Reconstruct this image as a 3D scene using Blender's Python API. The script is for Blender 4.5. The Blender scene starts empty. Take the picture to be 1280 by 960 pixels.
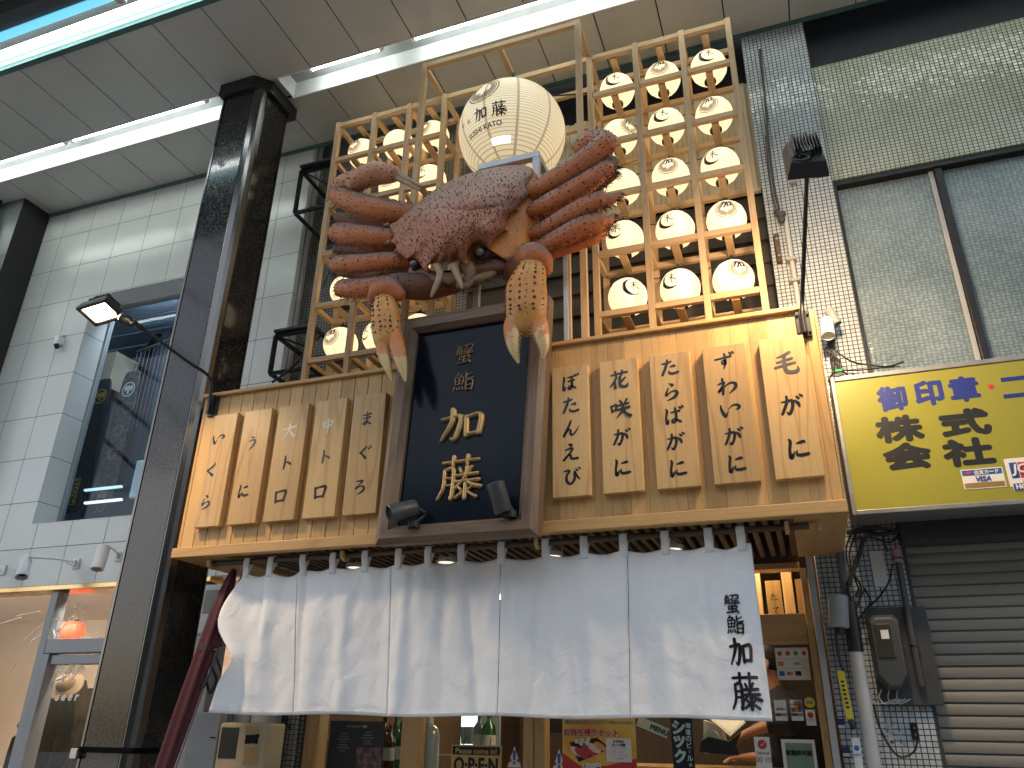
import bpy, bmesh, math, random
from mathutils import Vector, Matrix, noise
random.seed(7)
sc = bpy.context.scene
C = sc.collection
# ------------------------------------------------------------------ camera
H = 1.4
FPX = 970.27
CM = ((0.9394853, 0.34219233, 0.01648565), (-0.12609856, 0.39014304, -0.91207871), (-0.3185381, 0.85480572, 0.40968361))
cd = bpy.data.cameras.new('camera'); cam = bpy.data.objects.new('camera', cd); C.objects.link(cam)
cd.sensor_width = 36; cd.lens = FPX/1280*36; cd.clip_start = .05; cd.clip_end = 500
R3 = Matrix(((CM[0][0], -CM[1][0], -CM[2][0]), (CM[0][1], -CM[1][1], -CM[2][1]), (CM[0][2], -CM[1][2], -CM[2][2])))
cam.matrix_world = Matrix.Translation((0, 0, H)) @ R3.to_4x4()
sc.camera = cam
# ------------------------------------------------------------------ sky, sun, exposure
SUN_EL, SUN_AZ = math.radians(42), math.radians(200)      # azimuth from +Y, clockwise: behind the viewer
w = bpy.data.worlds.new('World'); sc.world = w; w.use_nodes = True
nt = w.node_tree; bg = nt.nodes['Background']
sk = nt.nodes.new('ShaderNodeTexSky'); sk.sky_type = 'NISHITA'; sk.sun_disc = False
sk.sun_elevation = SUN_EL; sk.sun_rotation = SUN_AZ; sk.air_density = 1.0; sk.dust_density = 3.0
nt.links.new(sk.outputs[0], bg.inputs[0]); bg.inputs[1].default_value = 0.15
sl = bpy.data.lights.new('sun', 'SUN'); so = bpy.data.objects.new('sun', sl); C.objects.link(so)
sl.energy = 5.0; sl.angle = math.radians(40); sl.color = (1, .97, .92)
sd = Vector((math.sin(SUN_AZ)*math.cos(SUN_EL), math.cos(SUN_AZ)*math.cos(SUN_EL), math.sin(SUN_EL)))
so.rotation_euler = sd.to_track_quat('Z', 'Y').to_euler()
vs = sc.view_settings
vs.view_transform = 'Standard'; vs.look = 'None'; vs.gamma = 1; vs.use_curve_mapping = False; vs.exposure = 0.9
sc.cycles.max_bounces = 8; sc.cycles.diffuse_bounces = 4; sc.cycles.glossy_bounces = 4; sc.cycles.transparent_max_bounces = 12
sc.cycles.use_denoising = True
sc.cycles.sample_clamp_indirect = 6

def ray(px, py):
    a = ((px-640)/FPX, (py-480)/FPX, 1.0)
    return Vector(tuple(sum(CM[k][i]*a[k] for k in range(3)) for i in range(3)))
def at(px, py, Y):
    r = ray(px, py); return r*(Y/r[1]) + Vector((0, 0, H))
def atz(px, py, Z):
    r = ray(px, py); return r*((Z-H)/r[2]) + Vector((0, 0, H))
def ppm(p):
    d = Vector(p)-Vector((0, 0, H)); return FPX/(d[0]*CM[2][0]+d[1]*CM[2][1]+d[2]*CM[2][2])

# ------------------------------------------------------------------ mesh builder
def cat(pts, n):
    pts = [Vector(p) for p in pts]
    if len(pts) < 3:
        return [pts[0].lerp(pts[-1], i/n) for i in range(n+1)]
    P = [pts[0]*2-pts[1]]+pts+[pts[-1]*2-pts[-2]]
    out = []
    for i in range(1, len(P)-2):
        a, b, c, d = P[i-1:i+3]
        for k in range(n):
            t = k/n
            out.append(.5*((2*b)+(c-a)*t+(2*a-5*b+4*c-d)*t*t+(3*b-a-3*c+d)*t**3))
    out.append(pts[-1]); return out

class G:
    def __init__(s): s.v = []; s.f = []; s.m = []; s.pv = []; s.mi = 0; s.p = .5
    def face(s, idx): s.f.append(tuple(idx)); s.m.append(s.mi); s.pv.append(s.p)
    def poly(s, pts):
        b = len(s.v); s.v += [tuple(p) for p in pts]; s.face(range(b, b+len(pts)))
    def hexa(s, q):   # q: 8 corners, bottom loop then top loop
        b = len(s.v); s.v += [tuple(p) for p in q]
        for f in ((0,3,2,1),(4,5,6,7),(0,1,5,4),(1,2,6,5),(2,3,7,6),(3,0,4,7)): s.face([b+i for i in f])
    def box(s, x0, x1, y0, y1, z0, z1):
        s.hexa([(x0,y0,z0),(x1,y0,z0),(x1,y1,z0),(x0,y1,z0),(x0,y0,z1),(x1,y0,z1),(x1,y1,z1),(x0,y1,z1)])
    def obox(s, c, ax, ay, az):   # centre and three half-vectors
        c, ax, ay, az = map(Vector, (c, ax, ay, az))
        s.hexa([c-ax-ay-az, c+ax-ay-az, c+ax+ay-az, c-ax+ay-az, c-ax-ay+az, c+ax-ay+az, c+ax+ay+az, c-ax+ay+az])
    def prism(s, pts, d):         # flat polygon swept by d
        d = Vector(d); pts = [Vector(p) for p in pts]; b = len(s.v); n = len(pts)
        s.v += [tuple(p) for p in pts]+[tuple(p+d) for p in pts]
        s.face(range(b, b+n)); s.face(range(b+2*n-1, b+n-1, -1))
        for i in range(n): j = (i+1) % n; s.face((b+i, b+j, b+n+j, b+n+i))
    def rings(s, rs, closed=True, caps=True):
        b = len(s.v); n = len(rs[0])
        for r in rs: s.v += [tuple(p) for p in r]
        for k in range(len(rs)-1):
            for i in range(n if closed else n-1):
                j = (i+1) % n
                s.face((b+k*n+i, b+k*n+j, b+(k+1)*n+j, b+(k+1)*n+i))
        if caps and closed:
            s.face(range(b+n-1, b-1, -1)); e = b+(len(rs)-1)*n; s.face(range(e, e+n))
    def tube(s, pts, r, n=10, sub=0, flat=1.0, up=(0,0,1), caps=True):
        # r: number or list per point
        if not hasattr(r, '__len__'): r = [r]*len(pts)
        if sub:
            q = cat([(*p, 0) if False else Vector(p) for p in pts], sub)
            rr = [v[0] for v in cat([Vector((x, 0, 0)) for x in r], sub)]
            pts, r = q, rr
        pts = [Vector(p) for p in pts]; up = Vector(up); rs = []
        for i, p in enumerate(pts):
            t = (pts[min(i+1, len(pts)-1)]-pts[max(i-1, 0)])
            if t.length < 1e-9: t = Vector((0,0,1))
            t.normalize()
            u = up if abs(t.dot(up)) < .97 else Vector((0, 1, 0))
            a = t.cross(u).normalized(); b2 = a.cross(t).normalized()
            rs.append([p+a*(math.cos(2*math.pi*k/n)*r[i])+b2*(math.sin(2*math.pi*k/n)*r[i]*flat) for k in range(n)])
        s.rings(rs, True, caps); return rs
    def cyl(s, p0, p1, r, n=16, r1=None): s.tube([p0, p1], [r, r if r1 is None else r1], n)
    def lathe(s, c, prof, n=24, axis=(0,0,1), caps=True):
        c = Vector(c); ax = Vector(axis).normalized(); u = ax.orthogonal().normalized(); w2 = ax.cross(u)
        s.rings([[c+ax*z+(u*math.cos(2*math.pi*k/n)+w2*math.sin(2*math.pi*k/n))*max(r, 1e-4) for k in range(n)] for r, z in prof], True, caps)
    def sphere(s, c, r, n=16, m=10, sc3=(1,1,1)):
        c = Vector(c)
        s.rings([[c+Vector((r*sc3[0]*math.sin(math.pi*j/m)*math.cos(2*math.pi*k/n), r*sc3[1]*math.sin(math.pi*j/m)*math.sin(2*math.pi*k/n), -r*sc3[2]*math.cos(math.pi*j/m))) if 0 < j < m else c+Vector((1e-4*math.cos(2*math.pi*k/n), 1e-4*math.sin(2*math.pi*k/n), -r*sc3[2]*math.cos(math.pi*j/m))) for k in range(n)] for j in range(m+1)])
    def spike(s, p, d, r, h, n=4):
        p = Vector(p); d = Vector(d).normalized(); a = d.orthogonal().normalized(); b2 = d.cross(a); b = len(s.v)
        s.v += [tuple(p-d*h*.15+(a*math.cos(2*math.pi*k/n)+b2*math.sin(2*math.pi*k/n))*r) for k in range(n)]+[tuple(p+d*h)]
        for k in range(n): s.face((b+k, b+(k+1) % n, b+n))
    def build(s, name, mats, parent=None, smooth=0, bev=0, recalc=True, seg=2):
        me = bpy.data.meshes.new(name); me.from_pydata(s.v, [], s.f)
        me.polygons.foreach_set('material_index', s.m)
        a = me.attributes.new('pv', 'FLOAT', 'FACE'); a.data.foreach_set('value', s.pv)
        if recalc:
            bm = bmesh.new(); bm.from_mesh(me); bmesh.ops.recalc_face_normals(bm, faces=bm.faces); bm.to_mesh(me); bm.free()
        for m in (mats if isinstance(mats, (list, tuple)) else [mats]): me.materials.append(m)
        if smooth:
            me.shade_smooth()
            if smooth < 180: me.set_sharp_from_angle(angle=math.radians(smooth))
        me.update()
        o = bpy.data.objects.new(name, me); C.objects.link(o)
        if bev:
            b = o.modifiers.new('bevel', 'BEVEL'); b.width = bev; b.segments = seg; b.limit_method = 'ANGLE'; b.angle_limit = math.radians(40)
        if parent: put(o, parent)
        return o
def put(o, parent):
    o.parent = parent
    if parent.type == 'EMPTY': o.matrix_parent_inverse = Matrix.Translation(parent.location).inverted()
def thing(name, label, cat_, loc=(0,0,0), group=None):
    o = bpy.data.objects.new(name, None); C.objects.link(o); o.location = loc; o.empty_display_size = .1
    return tag(o, label, cat_, group)
def tag(o, label, cat_, group=None):
    o['label'] = label; o['category'] = cat_; o['kind'] = 'thing'
    if group: o['group'] = group
    return o
def struct(o): o['kind'] = 'structure'; return o
def stuff(o): o['kind'] = 'stuff'; return o
def boxobj(name, mats, parent, *b, bev=.002):
    g = G(); g.box(*b); return g.build(name, mats, parent, bev=bev)

# ------------------------------------------------------------------ materials
def nm(name):
    m = bpy.data.materials.new(name); m.use_nodes = True; t = m.node_tree
    return m, t, t.nodes['Principled BSDF']
def N(t, ty, **kw):
    n = t.nodes.new(ty)
    for k, v in kw.items():
        if k.startswith('i_'):
            key = k[2:]; key = int(key) if key.isdigit() else key.replace('_', ' ')
            n.inputs[key].default_value = v
        else: setattr(n, k, v)
    return n
def coords(t, sc3=(1,1,1), rnd=0, pv=0):
    tc = N(t, 'ShaderNodeTexCoord'); mp = N(t, 'ShaderNodeMapping'); mp.inputs['Scale'].default_value = sc3
    src = tc.outputs['Object']
    if rnd or pv:
        ad = N(t, 'ShaderNodeVectorMath', operation='ADD'); t.links.new(src, ad.inputs[0])
        cb = N(t, 'ShaderNodeMath', operation='MULTIPLY_ADD')
        oi = N(t, 'ShaderNodeObjectInfo'); at_ = N(t, 'ShaderNodeAttribute', attribute_name='pv')
        m1 = N(t, 'ShaderNodeMath', operation='MULTIPLY'); m1.inputs[1].default_value = rnd; t.links.new(oi.outputs['Random'], m1.inputs[0])
        t.links.new(at_.outputs['Fac'], cb.inputs[0]); cb.inputs[1].default_value = pv; t.links.new(m1.outputs[0], cb.inputs[2])
        t.links.new(cb.outputs[0], ad.inputs[1]); src = ad.outputs[0]
    t.links.new(src, mp.inputs[0]); return mp.outputs[0]
def ramp(t, fac, stops):
    r = N(t, 'ShaderNodeValToRGB'); e = r.color_ramp.elements
    e[0].position, e[0].color = stops[0][0], (*stops[0][1], 1); e[1].position, e[1].color = stops[-1][0], (*stops[-1][1], 1)
    for p, c in stops[1:-1]: x = e.new(p); x.color = (*c, 1)
    t.links.new(fac, r.inputs[0]); return r.outputs[0]
def mul(c, k): return tuple(min(1, x*k) for x in c)
def pm(name, col, rough=.5, metal=0, var=.12, vs=4, bump=0, bs=60, coat=0, st=(1,1,1), rnd=0, rv=.1):
    m, t, b = nm(name); v = coords(t, st, rnd)
    n = N(t, 'ShaderNodeTexNoise', i_Scale=vs, i_Detail=6.0, i_Roughness=.6); t.links.new(v, n.inputs['Vector'])
    c = ramp(t, n.outputs[0], [(.3, mul(col, 1-var)), (.7, mul(col, 1+var))]); t.links.new(c, b.inputs['Base Color'])
    mr = N(t, 'ShaderNodeMapRange', i_3=max(0, rough-rv), i_4=min(1, rough+rv)); t.links.new(n.outputs[0], mr.inputs[0]); t.links.new(mr.outputs[0], b.inputs['Roughness'])
    b.inputs['Metallic'].default_value = metal; b.inputs['Coat Weight'].default_value = coat; b.inputs['Coat Roughness'].default_value = .08
    if bump:
        n2 = N(t, 'ShaderNodeTexNoise', i_Scale=bs, i_Detail=3.0); t.links.new(v, n2.inputs['Vector'])
        bp = N(t, 'ShaderNodeBump', i_Strength=bump, i_Distance=.01); t.links.new(n2.outputs[0], bp.inputs['Height']); t.links.new(bp.outputs[0], b.inputs['Normal'])
    return m
def wood(name, c1, c2, axis='z', rough=.5, ring=7, coat=0, k=.5, dirt=0):
    m, t, b = nm(name)
    st = {'x': (.1,1,1), 'y': (1,.1,1), 'z': (1,1,.1)}[axis]
    v = coords(t, st, 13, 29)
    n = N(t, 'ShaderNodeTexNoise', i_Scale=ring, i_Detail=2.0, i_Distortion=.4); t.links.new(v, n.inputs['Vector'])
    a = N(t, 'ShaderNodeMath', operation='MULTIPLY'); a.inputs[1].default_value = 9; t.links.new(n.outputs[0], a.inputs[0])
    pp = N(t, 'ShaderNodeMath', operation='PINGPONG'); pp.inputs[1].default_value = .5; t.links.new(a.outputs[0], pp.inputs[0])
    rg = N(t, 'ShaderNodeMapRange', i_1=.36, i_2=.5, i_3=0, i_4=1); t.links.new(pp.outputs[0], rg.inputs[0])
    f = N(t, 'ShaderNodeTexNoise', i_Scale=120.0, i_Detail=3.0); t.links.new(v, f.inputs['Vector'])
    big = N(t, 'ShaderNodeTexNoise', i_Scale=2.5, i_Detail=2.0); t.links.new(v, big.inputs['Vector'])
    s1 = N(t, 'ShaderNodeMath', operation='MULTIPLY_ADD'); t.links.new(rg.outputs[0], s1.inputs[0]); s1.inputs[1].default_value = k
    s2 = N(t, 'ShaderNodeMath', operation='MULTIPLY_ADD'); t.links.new(f.outputs[0], s2.inputs[0]); s2.inputs[1].default_value = .55; s2.inputs[2].default_value = -.28
    t.links.new(s2.outputs[0], s1.inputs[2])
    s3 = N(t, 'ShaderNodeMath', operation='MULTIPLY_ADD'); t.links.new(big.outputs[0], s3.inputs[0]); s3.inputs[1].default_value = .9; s3.inputs[2].default_value = -.2
    s4 = N(t, 'ShaderNodeMath', operation='ADD'); t.links.new(s1.outputs[0], s4.inputs[0]); t.links.new(s3.outputs[0], s4.inputs[1])
    c = ramp(t, s4.outputs[0], [(0, c1), (.95, c2)])
    at_ = N(t, 'ShaderNodeAttribute', attribute_name='pv'); mr = N(t, 'ShaderNodeMapRange', i_3=.84, i_4=1.14); t.links.new(at_.outputs['Fac'], mr.inputs[0])
    mx = N(t, 'ShaderNodeVectorMath', operation='SCALE'); t.links.new(c, mx.inputs[0]); t.links.new(mr.outputs[0], mx.inputs['Scale'])
    t.links.new(mx.outputs[0], b.inputs['Base Color']); b.inputs['Roughness'].default_value = rough; b.inputs['Coat Weight'].default_value = coat
    bp = N(t, 'ShaderNodeBump', i_Strength=.15, i_Distance=.002); t.links.new(f.outputs[0], bp.inputs['Height']); t.links.new(bp.outputs[0], b.inputs['Normal'])
    return m
def tiles(name, col, mortar, px_, pz, gap, off=(0,0), rough=.2, var=.06, bump=.5, plane='xz', dirt=.15, spread=.06, stain=(.35,.33,.25)):
    m, t, b = nm(name)
    tc = N(t, 'ShaderNodeTexCoord'); sp = N(t, 'ShaderNodeSeparateXYZ'); t.links.new(tc.outputs['Object'], sp.inputs[0])
    fr = []; cell = []
    for ax, p, o in ((plane[0], px_, off[0]), (plane[1], pz, off[1])):
        a = N(t, 'ShaderNodeMath', operation='MULTIPLY_ADD'); t.links.new(sp.outputs['XYZ'.index(ax.upper())], a.inputs[0]); a.inputs[1].default_value = 1/p; a.inputs[2].default_value = -o/p+500
        f = N(t, 'ShaderNodeMath', operation='FRACT'); t.links.new(a.outputs[0], f.inputs[0])
        pp = N(t, 'ShaderNodeMath', operation='PINGPONG'); pp.inputs[1].default_value = .5; t.links.new(f.outputs[0], pp.inputs[0])
        g = N(t, 'ShaderNodeMapRange', i_1=gap/p*.35, i_2=gap/p*.65, i_3=0, i_4=1); t.links.new(pp.outputs[0], g.inputs[0]); fr.append(g.outputs[0])
        fl = N(t, 'ShaderNodeMath', operation='FLOOR'); t.links.new(a.outputs[0], fl.inputs[0]); cell.append(fl.outputs[0])
    mk = N(t, 'ShaderNodeMath', operation='MULTIPLY'); t.links.new(fr[0], mk.inputs[0]); t.links.new(fr[1], mk.inputs[1])
    cb = N(t, 'ShaderNodeCombineXYZ'); t.links.new(cell[0], cb.inputs[0]); t.links.new(cell[1], cb.inputs[1])
    wn = N(t, 'ShaderNodeTexWhiteNoise'); t.links.new(cb.outputs[0], wn.inputs['Vector'])
    tcl = ramp(t, wn.outputs['Value'], [(0, mul(col, 1-var*2)), (.3, col), (1, mul(col, 1+var))])
    dn = N(t, 'ShaderNodeTexNoise', i_Scale=2.2, i_Detail=8.0, i_Roughness=.65); t.links.new(tc.outputs['Object'], dn.inputs['Vector'])
    df = N(t, 'ShaderNodeMapRange', i_1=.5, i_2=.8, i_3=0, i_4=dirt); t.links.new(dn.outputs[0], df.inputs[0])
    mx0 = N(t, 'ShaderNodeMixRGB'); t.links.new(df.outputs[0], mx0.inputs[0]); t.links.new(tcl, mx0.inputs[1]); mx0.inputs[2].default_value = (*stain, 1)
    mx = N(t, 'ShaderNodeMixRGB'); t.links.new(mk.outputs[0], mx.inputs[0]); mx.inputs[1].default_value = (*mortar, 1); t.links.new(mx0.outputs[0], mx.inputs[2])
    t.links.new(mx.outputs[0], b.inputs['Base Color'])
    rr = N(t, 'ShaderNodeMapRange', i_3=.8, i_4=rough); t.links.new(mk.outputs[0], rr.inputs[0]); t.links.new(rr.outputs[0], b.inputs['Roughness'])
    # each tile sits a little out of true
    wn2 = N(t, 'ShaderNodeTexWhiteNoise'); wn2.noise_dimensions = '3D'; t.links.new(cb.outputs[0], wn2.inputs['Vector'])
    ge = N(t, 'ShaderNodeNewGeometry'); sub = N(t, 'ShaderNodeVectorMath', operation='SUBTRACT'); t.links.new(wn2.outputs['Color'], sub.inputs[0]); sub.inputs[1].default_value = (.5,.5,.5)
    scv = N(t, 'ShaderNodeVectorMath', operation='SCALE'); t.links.new(sub.outputs[0], scv.inputs[0]); scv.inputs['Scale'].default_value = spread
    ad = N(t, 'ShaderNodeVectorMath', operation='ADD'); t.links.new(ge.outputs['Normal'], ad.inputs[0]); t.links.new(scv.outputs[0], ad.inputs[1])
    nr = N(t, 'ShaderNodeVectorMath', operation='NORMALIZE'); t.links.new(ad.outputs[0], nr.inputs[0])
    bp = N(t, 'ShaderNodeBump', i_Strength=bump, i_Distance=.003); t.links.new(mk.outputs[0], bp.inputs['Height']); t.links.new(nr.outputs[0], bp.inputs['Normal'])
    t.links.new(bp.outputs[0], b.inputs['Normal'])
    return m
EM = .66      # lamps against the exposure
def emit(name, col, s, base=(.8,.8,.8)):
    m, t, b = nm(name); b.inputs['Base Color'].default_value = (*base, 1)
    b.inputs['Emission Color'].default_value = (*col, 1); b.inputs['Emission Strength'].default_value = s*EM; b.inputs['Roughness'].default_value = .6
    return m
def glass(name, tint=(.9,.95,.95), refl=1.0, rough=.02, bump=0, bs=30):
    m, t, b = nm(name); t.nodes.remove(b); out = [n for n in t.nodes if n.type == 'OUTPUT_MATERIAL'][0]
    tr = N(t, 'ShaderNodeBsdfTransparent'); tr.inputs[0].default_value = (*tint, 1)
    gl = N(t, 'ShaderNodeBsdfGlossy'); gl.inputs['Roughness'].default_value = rough; gl.inputs['Color'].default_value = (1,1,1,1)
    lw = N(t, 'ShaderNodeLayerWeight', i_Blend=.5); pw = N(t, 'ShaderNodeMath', operation='POWER'); t.links.new(lw.outputs['Facing'], pw.inputs[0]); pw.inputs[1].default_value = 4.0
    ml = N(t, 'ShaderNodeMath', operation='MULTIPLY_ADD'); ml.inputs[1].default_value = .7*refl; ml.inputs[2].default_value = .035*refl; ml.use_clamp = True
    t.links.new(pw.outputs[0], ml.inputs[0]); mx = N(t, 'ShaderNodeMixShader'); t.links.new(ml.outputs[0], mx.inputs[0])
    t.links.new(tr.outputs[0], mx.inputs[1]); t.links.new(gl.outputs[0], mx.inputs[2]); t.links.new(mx.outputs[0], out.inputs[0])
    if bump:
        nn = N(t, 'ShaderNodeTexNoise', i_Scale=bs); bp = N(t, 'ShaderNodeBump', i_Strength=bump, i_Distance=.01); t.links.new(nn.outputs[0], bp.inputs['Height'])
        t.links.new(bp.outputs[0], gl.inputs['Normal'])
    return m

M = {}
HIN1, HIN2 = (.57,.355,.14), (.42,.235,.08)
for ax in 'xyz':
    M['lat'+ax] = wood('lattice_cedar_'+ax, (.56,.39,.22), (.40,.25,.12), ax, .6)
    M['plank'+ax] = wood('hinoki_'+ax, HIN1, HIN2, ax, .45, 5)
    M['oak'+ax] = wood('brown_stained_wood_'+ax, (.20,.13,.08), (.10,.062,.038), ax, .5, 8)
    M['jamb'+ax] = wood('door_wood_'+ax, (.58,.38,.18), (.42,.25,.10), ax, .42, 5, .1)
M['plate'] = wood('nameplate_wood', (.60,.39,.165), (.35,.19,.065), 'z', .38, 4.5, .15, .45)
M['ink'] = pm('black_ink', (.012,.012,.016), .28, var=.2, coat=.3)
M['inkg'] = pm('sheen_grey_ink', (.10,.085,.075), .25, var=.3, vs=40, coat=.4)  # glossy reflection on dark letters painted in as grey
M['inks'] = pm('sheen_pale_ink', (.62,.55,.45), .3, var=.2, vs=30, coat=.3)  # bright reflection on dark letters painted in as pale ink
M['gold'] = pm('dull_gold', (.44,.31,.14), .48, .8, .2, 30)
M['goldd'] = pm('dark_gold', (.22,.15,.08), .45, .5, .2, 60)
M['black'] = pm('black_metal', (.014,.014,.016), .45, 0, .3, 12, .1, 200)
M['blackm'] = pm('black_steel', (.02,.021,.023), .4, .4, .3, 14, .1, 120)
M['steel'] = pm('brushed_steel', (.42,.41,.40), .3, 1, .15, 6, st=(6,6,.3))
M['white'] = pm('white_paint', (.72,.72,.70), .45, 0, .06, 5)
M['whitem'] = pm('white_lamp_housing', (.70,.71,.72), .35, 0, .06, 8)
M['grey'] = pm('grey_paint', (.30,.31,.31), .5, 0, .12, 5)
M['dgrey'] = pm('dark_grey_plastic', (.05,.053,.055), .5, 0, .15, 9)
M['lgrey'] = pm('light_grey_pvc', (.45,.46,.46), .45, 0, .1, 6)
M['paper'] = pm('paper', (.74,.73,.69), .7, 0, .05, 6)
M['cloth'] = None
M['glass'] = glass('window_glass', refl=.35)
M['glassd'] = glass('tinted_window_glass', (.82,.90,.96), .35)
M['red'] = pm('red_print', (.55,.03,.03), .5, var=.1)
M['blue'] = pm('blue_print', (.03,.06,.30), .5, var=.1)
M['yellow'] = pm('yellow_print', (.75,.50,.06), .5, var=.1)
M['navy'] = pm('navy_cloth', (.012,.016,.035), .8, var=.3, vs=20, bump=.2, bs=300)
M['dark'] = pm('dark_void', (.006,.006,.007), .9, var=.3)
M['tube'] = emit('fluorescent_tube', (.92,1.0,.96), 13)
M['warm'] = emit('warm_lamp', (1,.72,.40), 10)

# ------------------------------------------------------------------ brush lettering
GL = {
'い': "8,18,5 10,40,9 22,72,12 30,76,8 42,50,2/42,42,2 62,24,5 84,22,9 95,34,11 86,44,7 76,46,2",
'く': "75,5,5 70,20,9 40,45,10 22,56,9 40,70,9 66,90,13 72,88,6",
'ら': "45,4,6 60,12,10 52,20,4/38,26,4 28,52,8 26,68,8 50,50,5 72,46,9 80,60,12 66,80,11 30,96,3",
'う': "40,5,6 60,12,9/24,36,4 50,28,7 70,32,11 72,48,12 55,75,8 30,97,2",
'に': "22,10,6 26,22,9 20,60,8 24,90,12 40,62,2/50,30,5 74,24,10 82,26,5/48,60,3 46,76,8 60,82,10 90,78,9",
'大': "10,40,7 50,32,9 90,28,10/50,5,8 48,40,9 30,75,8 8,95,3/50,42,4 65,65,9 92,92,14 96,90,6",
'中': "22,30,9 26,58,9/22,32,8 78,24,10 72,52,9/28,56,8 72,50,8/50,5,8 52,50,10 50,98,6",
'ト': "40,5,8 42,40,11 38,75,11 36,95,5/46,42,4 70,50,10 82,60,12",
'ロ': "18,20,9 22,50,10 24,82,10/20,24,8 60,16,9 84,18,12 80,50,10 74,76,10/26,76,8 74,72,9",
'ま': "22,24,6 50,22,9 80,16,8/26,46,6 52,43,8 76,38,8/50,4,6 54,30,9 52,62,9 46,82,10 30,84,8 34,70,5 54,70,6 80,86,9",
'ぐ': "58,10,5 54,22,9 30,46,10 20,54,9 36,66,9 58,90,13/70,22,5 78,32,8/84,12,5 92,22,8",
'ろ': "28,12,6 56,10,9 66,14,9 44,36,6 22,58,8 50,46,5 74,48,9 80,64,12 64,82,10 36,96,3",
'ぼ': "16,14,6 20,26,9 14,60,8 18,92,11 28,70,2/40,20,6 74,14,8/42,42,6 74,36,8/60,16,6 62,50,9 60,78,10 46,88,9 42,76,6 58,70,6 80,84,9/78,4,5 86,12,8/92,0,5 98,8,7",
'た': "16,24,6 40,22,9 62,14,7/44,4,7 36,40,10 16,88,9/58,44,5 78,40,9 80,48,4/50,66,3 52,78,8 70,84,9 96,78,9",
'ん': "52,4,7 40,36,10 12,92,9 30,66,6 44,54,7 50,62,9 50,80,10 62,84,8 80,64,6 96,36,2",
'え': "44,4,6 60,10,10 50,18,3/26,36,5 58,28,9 64,36,8 40,66,8 14,94,8 44,66,5 54,66,9 60,84,9 92,84,10",
'び': "12,24,6 34,20,9 40,26,8 26,46,9 26,76,11 46,92,9 66,68,10 66,34,8 70,28,6 78,50,8 92,68,6/74,14,5 82,22,8/88,6,5 96,14,7",
'花': "12,22,7 50,16,8 88,12,9/32,4,8 36,32,7/66,2,8 60,28,7/38,34,7 24,60,8 4,84,4/28,54,8 30,92,10/80,40,6 62,58,8 48,66,4/54,34,9 54,74,10 62,86,10 86,86,9 92,70,3",
'咲': "6,34,7 12,66,8/8,36,7 32,30,8 28,58,8/12,60,6 28,56,6/50,8,6 58,22,9/84,4,7 72,24,5/44,34,7 90,26,8/38,56,7 94,46,9/66,30,8 60,62,9 34,96,3/66,54,6 76,78,9 98,92,12",
'が': "14,32,5 40,30,8 56,30,10 54,60,9 40,88,9 30,78,3/36,8,7 34,36,9 12,86,8/66,30,6 78,44,10 82,58,6/74,12,5 82,20,8/88,4,5 96,12,7",
'ば': "16,14,6 20,26,9 14,60,8 18,92,11 28,70,2/40,34,6 80,28,9/60,10,7 64,46,9 62,76,10 48,88,9 42,76,6 58,70,6 84,86,9/80,6,5 88,14,8/94,0,5 100,8,7",
'ず': "8,36,7 40,32,8 84,26,9/54,8,7 56,40,10 54,62,9 42,62,8 40,50,6 52,46,6 56,60,9 46,92,4/78,4,5 86,12,8/92,0,5 98,8,7",
'わ': "28,6,7 30,40,10 26,92,9/8,36,6 34,28,8 30,42,7 6,78,8 40,48,5 66,34,8 88,40,11 86,62,11 58,90,3",
'毛': "70,4,9 46,16,9 22,22,5/20,44,7 50,38,8 76,32,8/10,66,7 50,58,8 84,52,8/48,18,9 46,60,10 52,86,11 76,92,11 92,86,10 94,70,3",
'加': "4,30,8 30,26,10 46,26,11 44,60,11 34,92,9 24,84,3/26,4,11 26,40,11 4,92,5/60,30,10 62,84,10/60,30,9 92,27,10 90,80,10/62,80,9 90,78,9",
'藤': "10,14,6 90,12,7/34,2,8 34,24,6/66,2,8 66,24,6/16,32,7 16,70,7 4,96,5/16,32,6 36,32,8 36,94,8 30,92,3/18,50,5 34,50,5/18,66,5 34,66,5/50,30,6 55,40,6/76,28,6 69,40,6/44,46,6 90,44,7/42,60,6 94,58,7/66,28,7 64,50,7 42,76,5/66,56,5 80,68,8 99,74,8/66,66,8 66,98,8/50,72,5 58,80,6/44,96,5 60,84,6/80,72,5 72,80,5/72,84,5 90,96,7",
'蟹': "18,4,5 8,18,3/12,14,4 30,12,5 24,22,4/8,24,5 8,44,5 2,58,3/8,24,4 32,24,5 32,56,5/10,34,4 30,34,4/10,44,4 30,44,4/20,24,4 20,52,4/44,8,5 90,6,6 84,26,6 76,22,3/62,8,5 56,22,5 42,30,3/54,30,5 48,40,3/48,38,4 90,36,5/42,48,5 96,46,6/70,28,6 70,58,6/26,66,5 26,80,5/26,66,5 78,64,6 76,78,5/28,79,5 76,77,5/50,58,6 50,92,6/14,96,5 50,93,6 84,88,6/74,84,4 88,98,7",
'鮨': "22,2,6 4,24,3/16,14,5 38,12,5 30,26,5/8,28,5 10,64,6/8,28,5 46,26,6 44,62,6/10,44,4 44,43,4/28,28,5 28,62,5/10,62,5 44,60,5/4,92,6 10,74,5/18,76,5 22,90,6/30,76,5 34,88,6/42,74,5 50,90,7/60,6,7 62,34,7 74,38,7 96,32,6/88,10,5 64,20,4/60,48,7 62,96,6/60,48,6 92,46,7 90,96,7/62,70,5 90,69,5/62,92,5 90,91,5",
'末': "16,24,7 84,20,8/24,44,6 76,42,7/50,4,8 50,96,8/48,46,7 30,70,6 8,84,3/52,46,5 70,68,8 94,80,9",
'て': "10,22,7 50,20,9 86,12,9 56,38,8 44,62,9 58,84,9 78,88,5",
}
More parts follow.
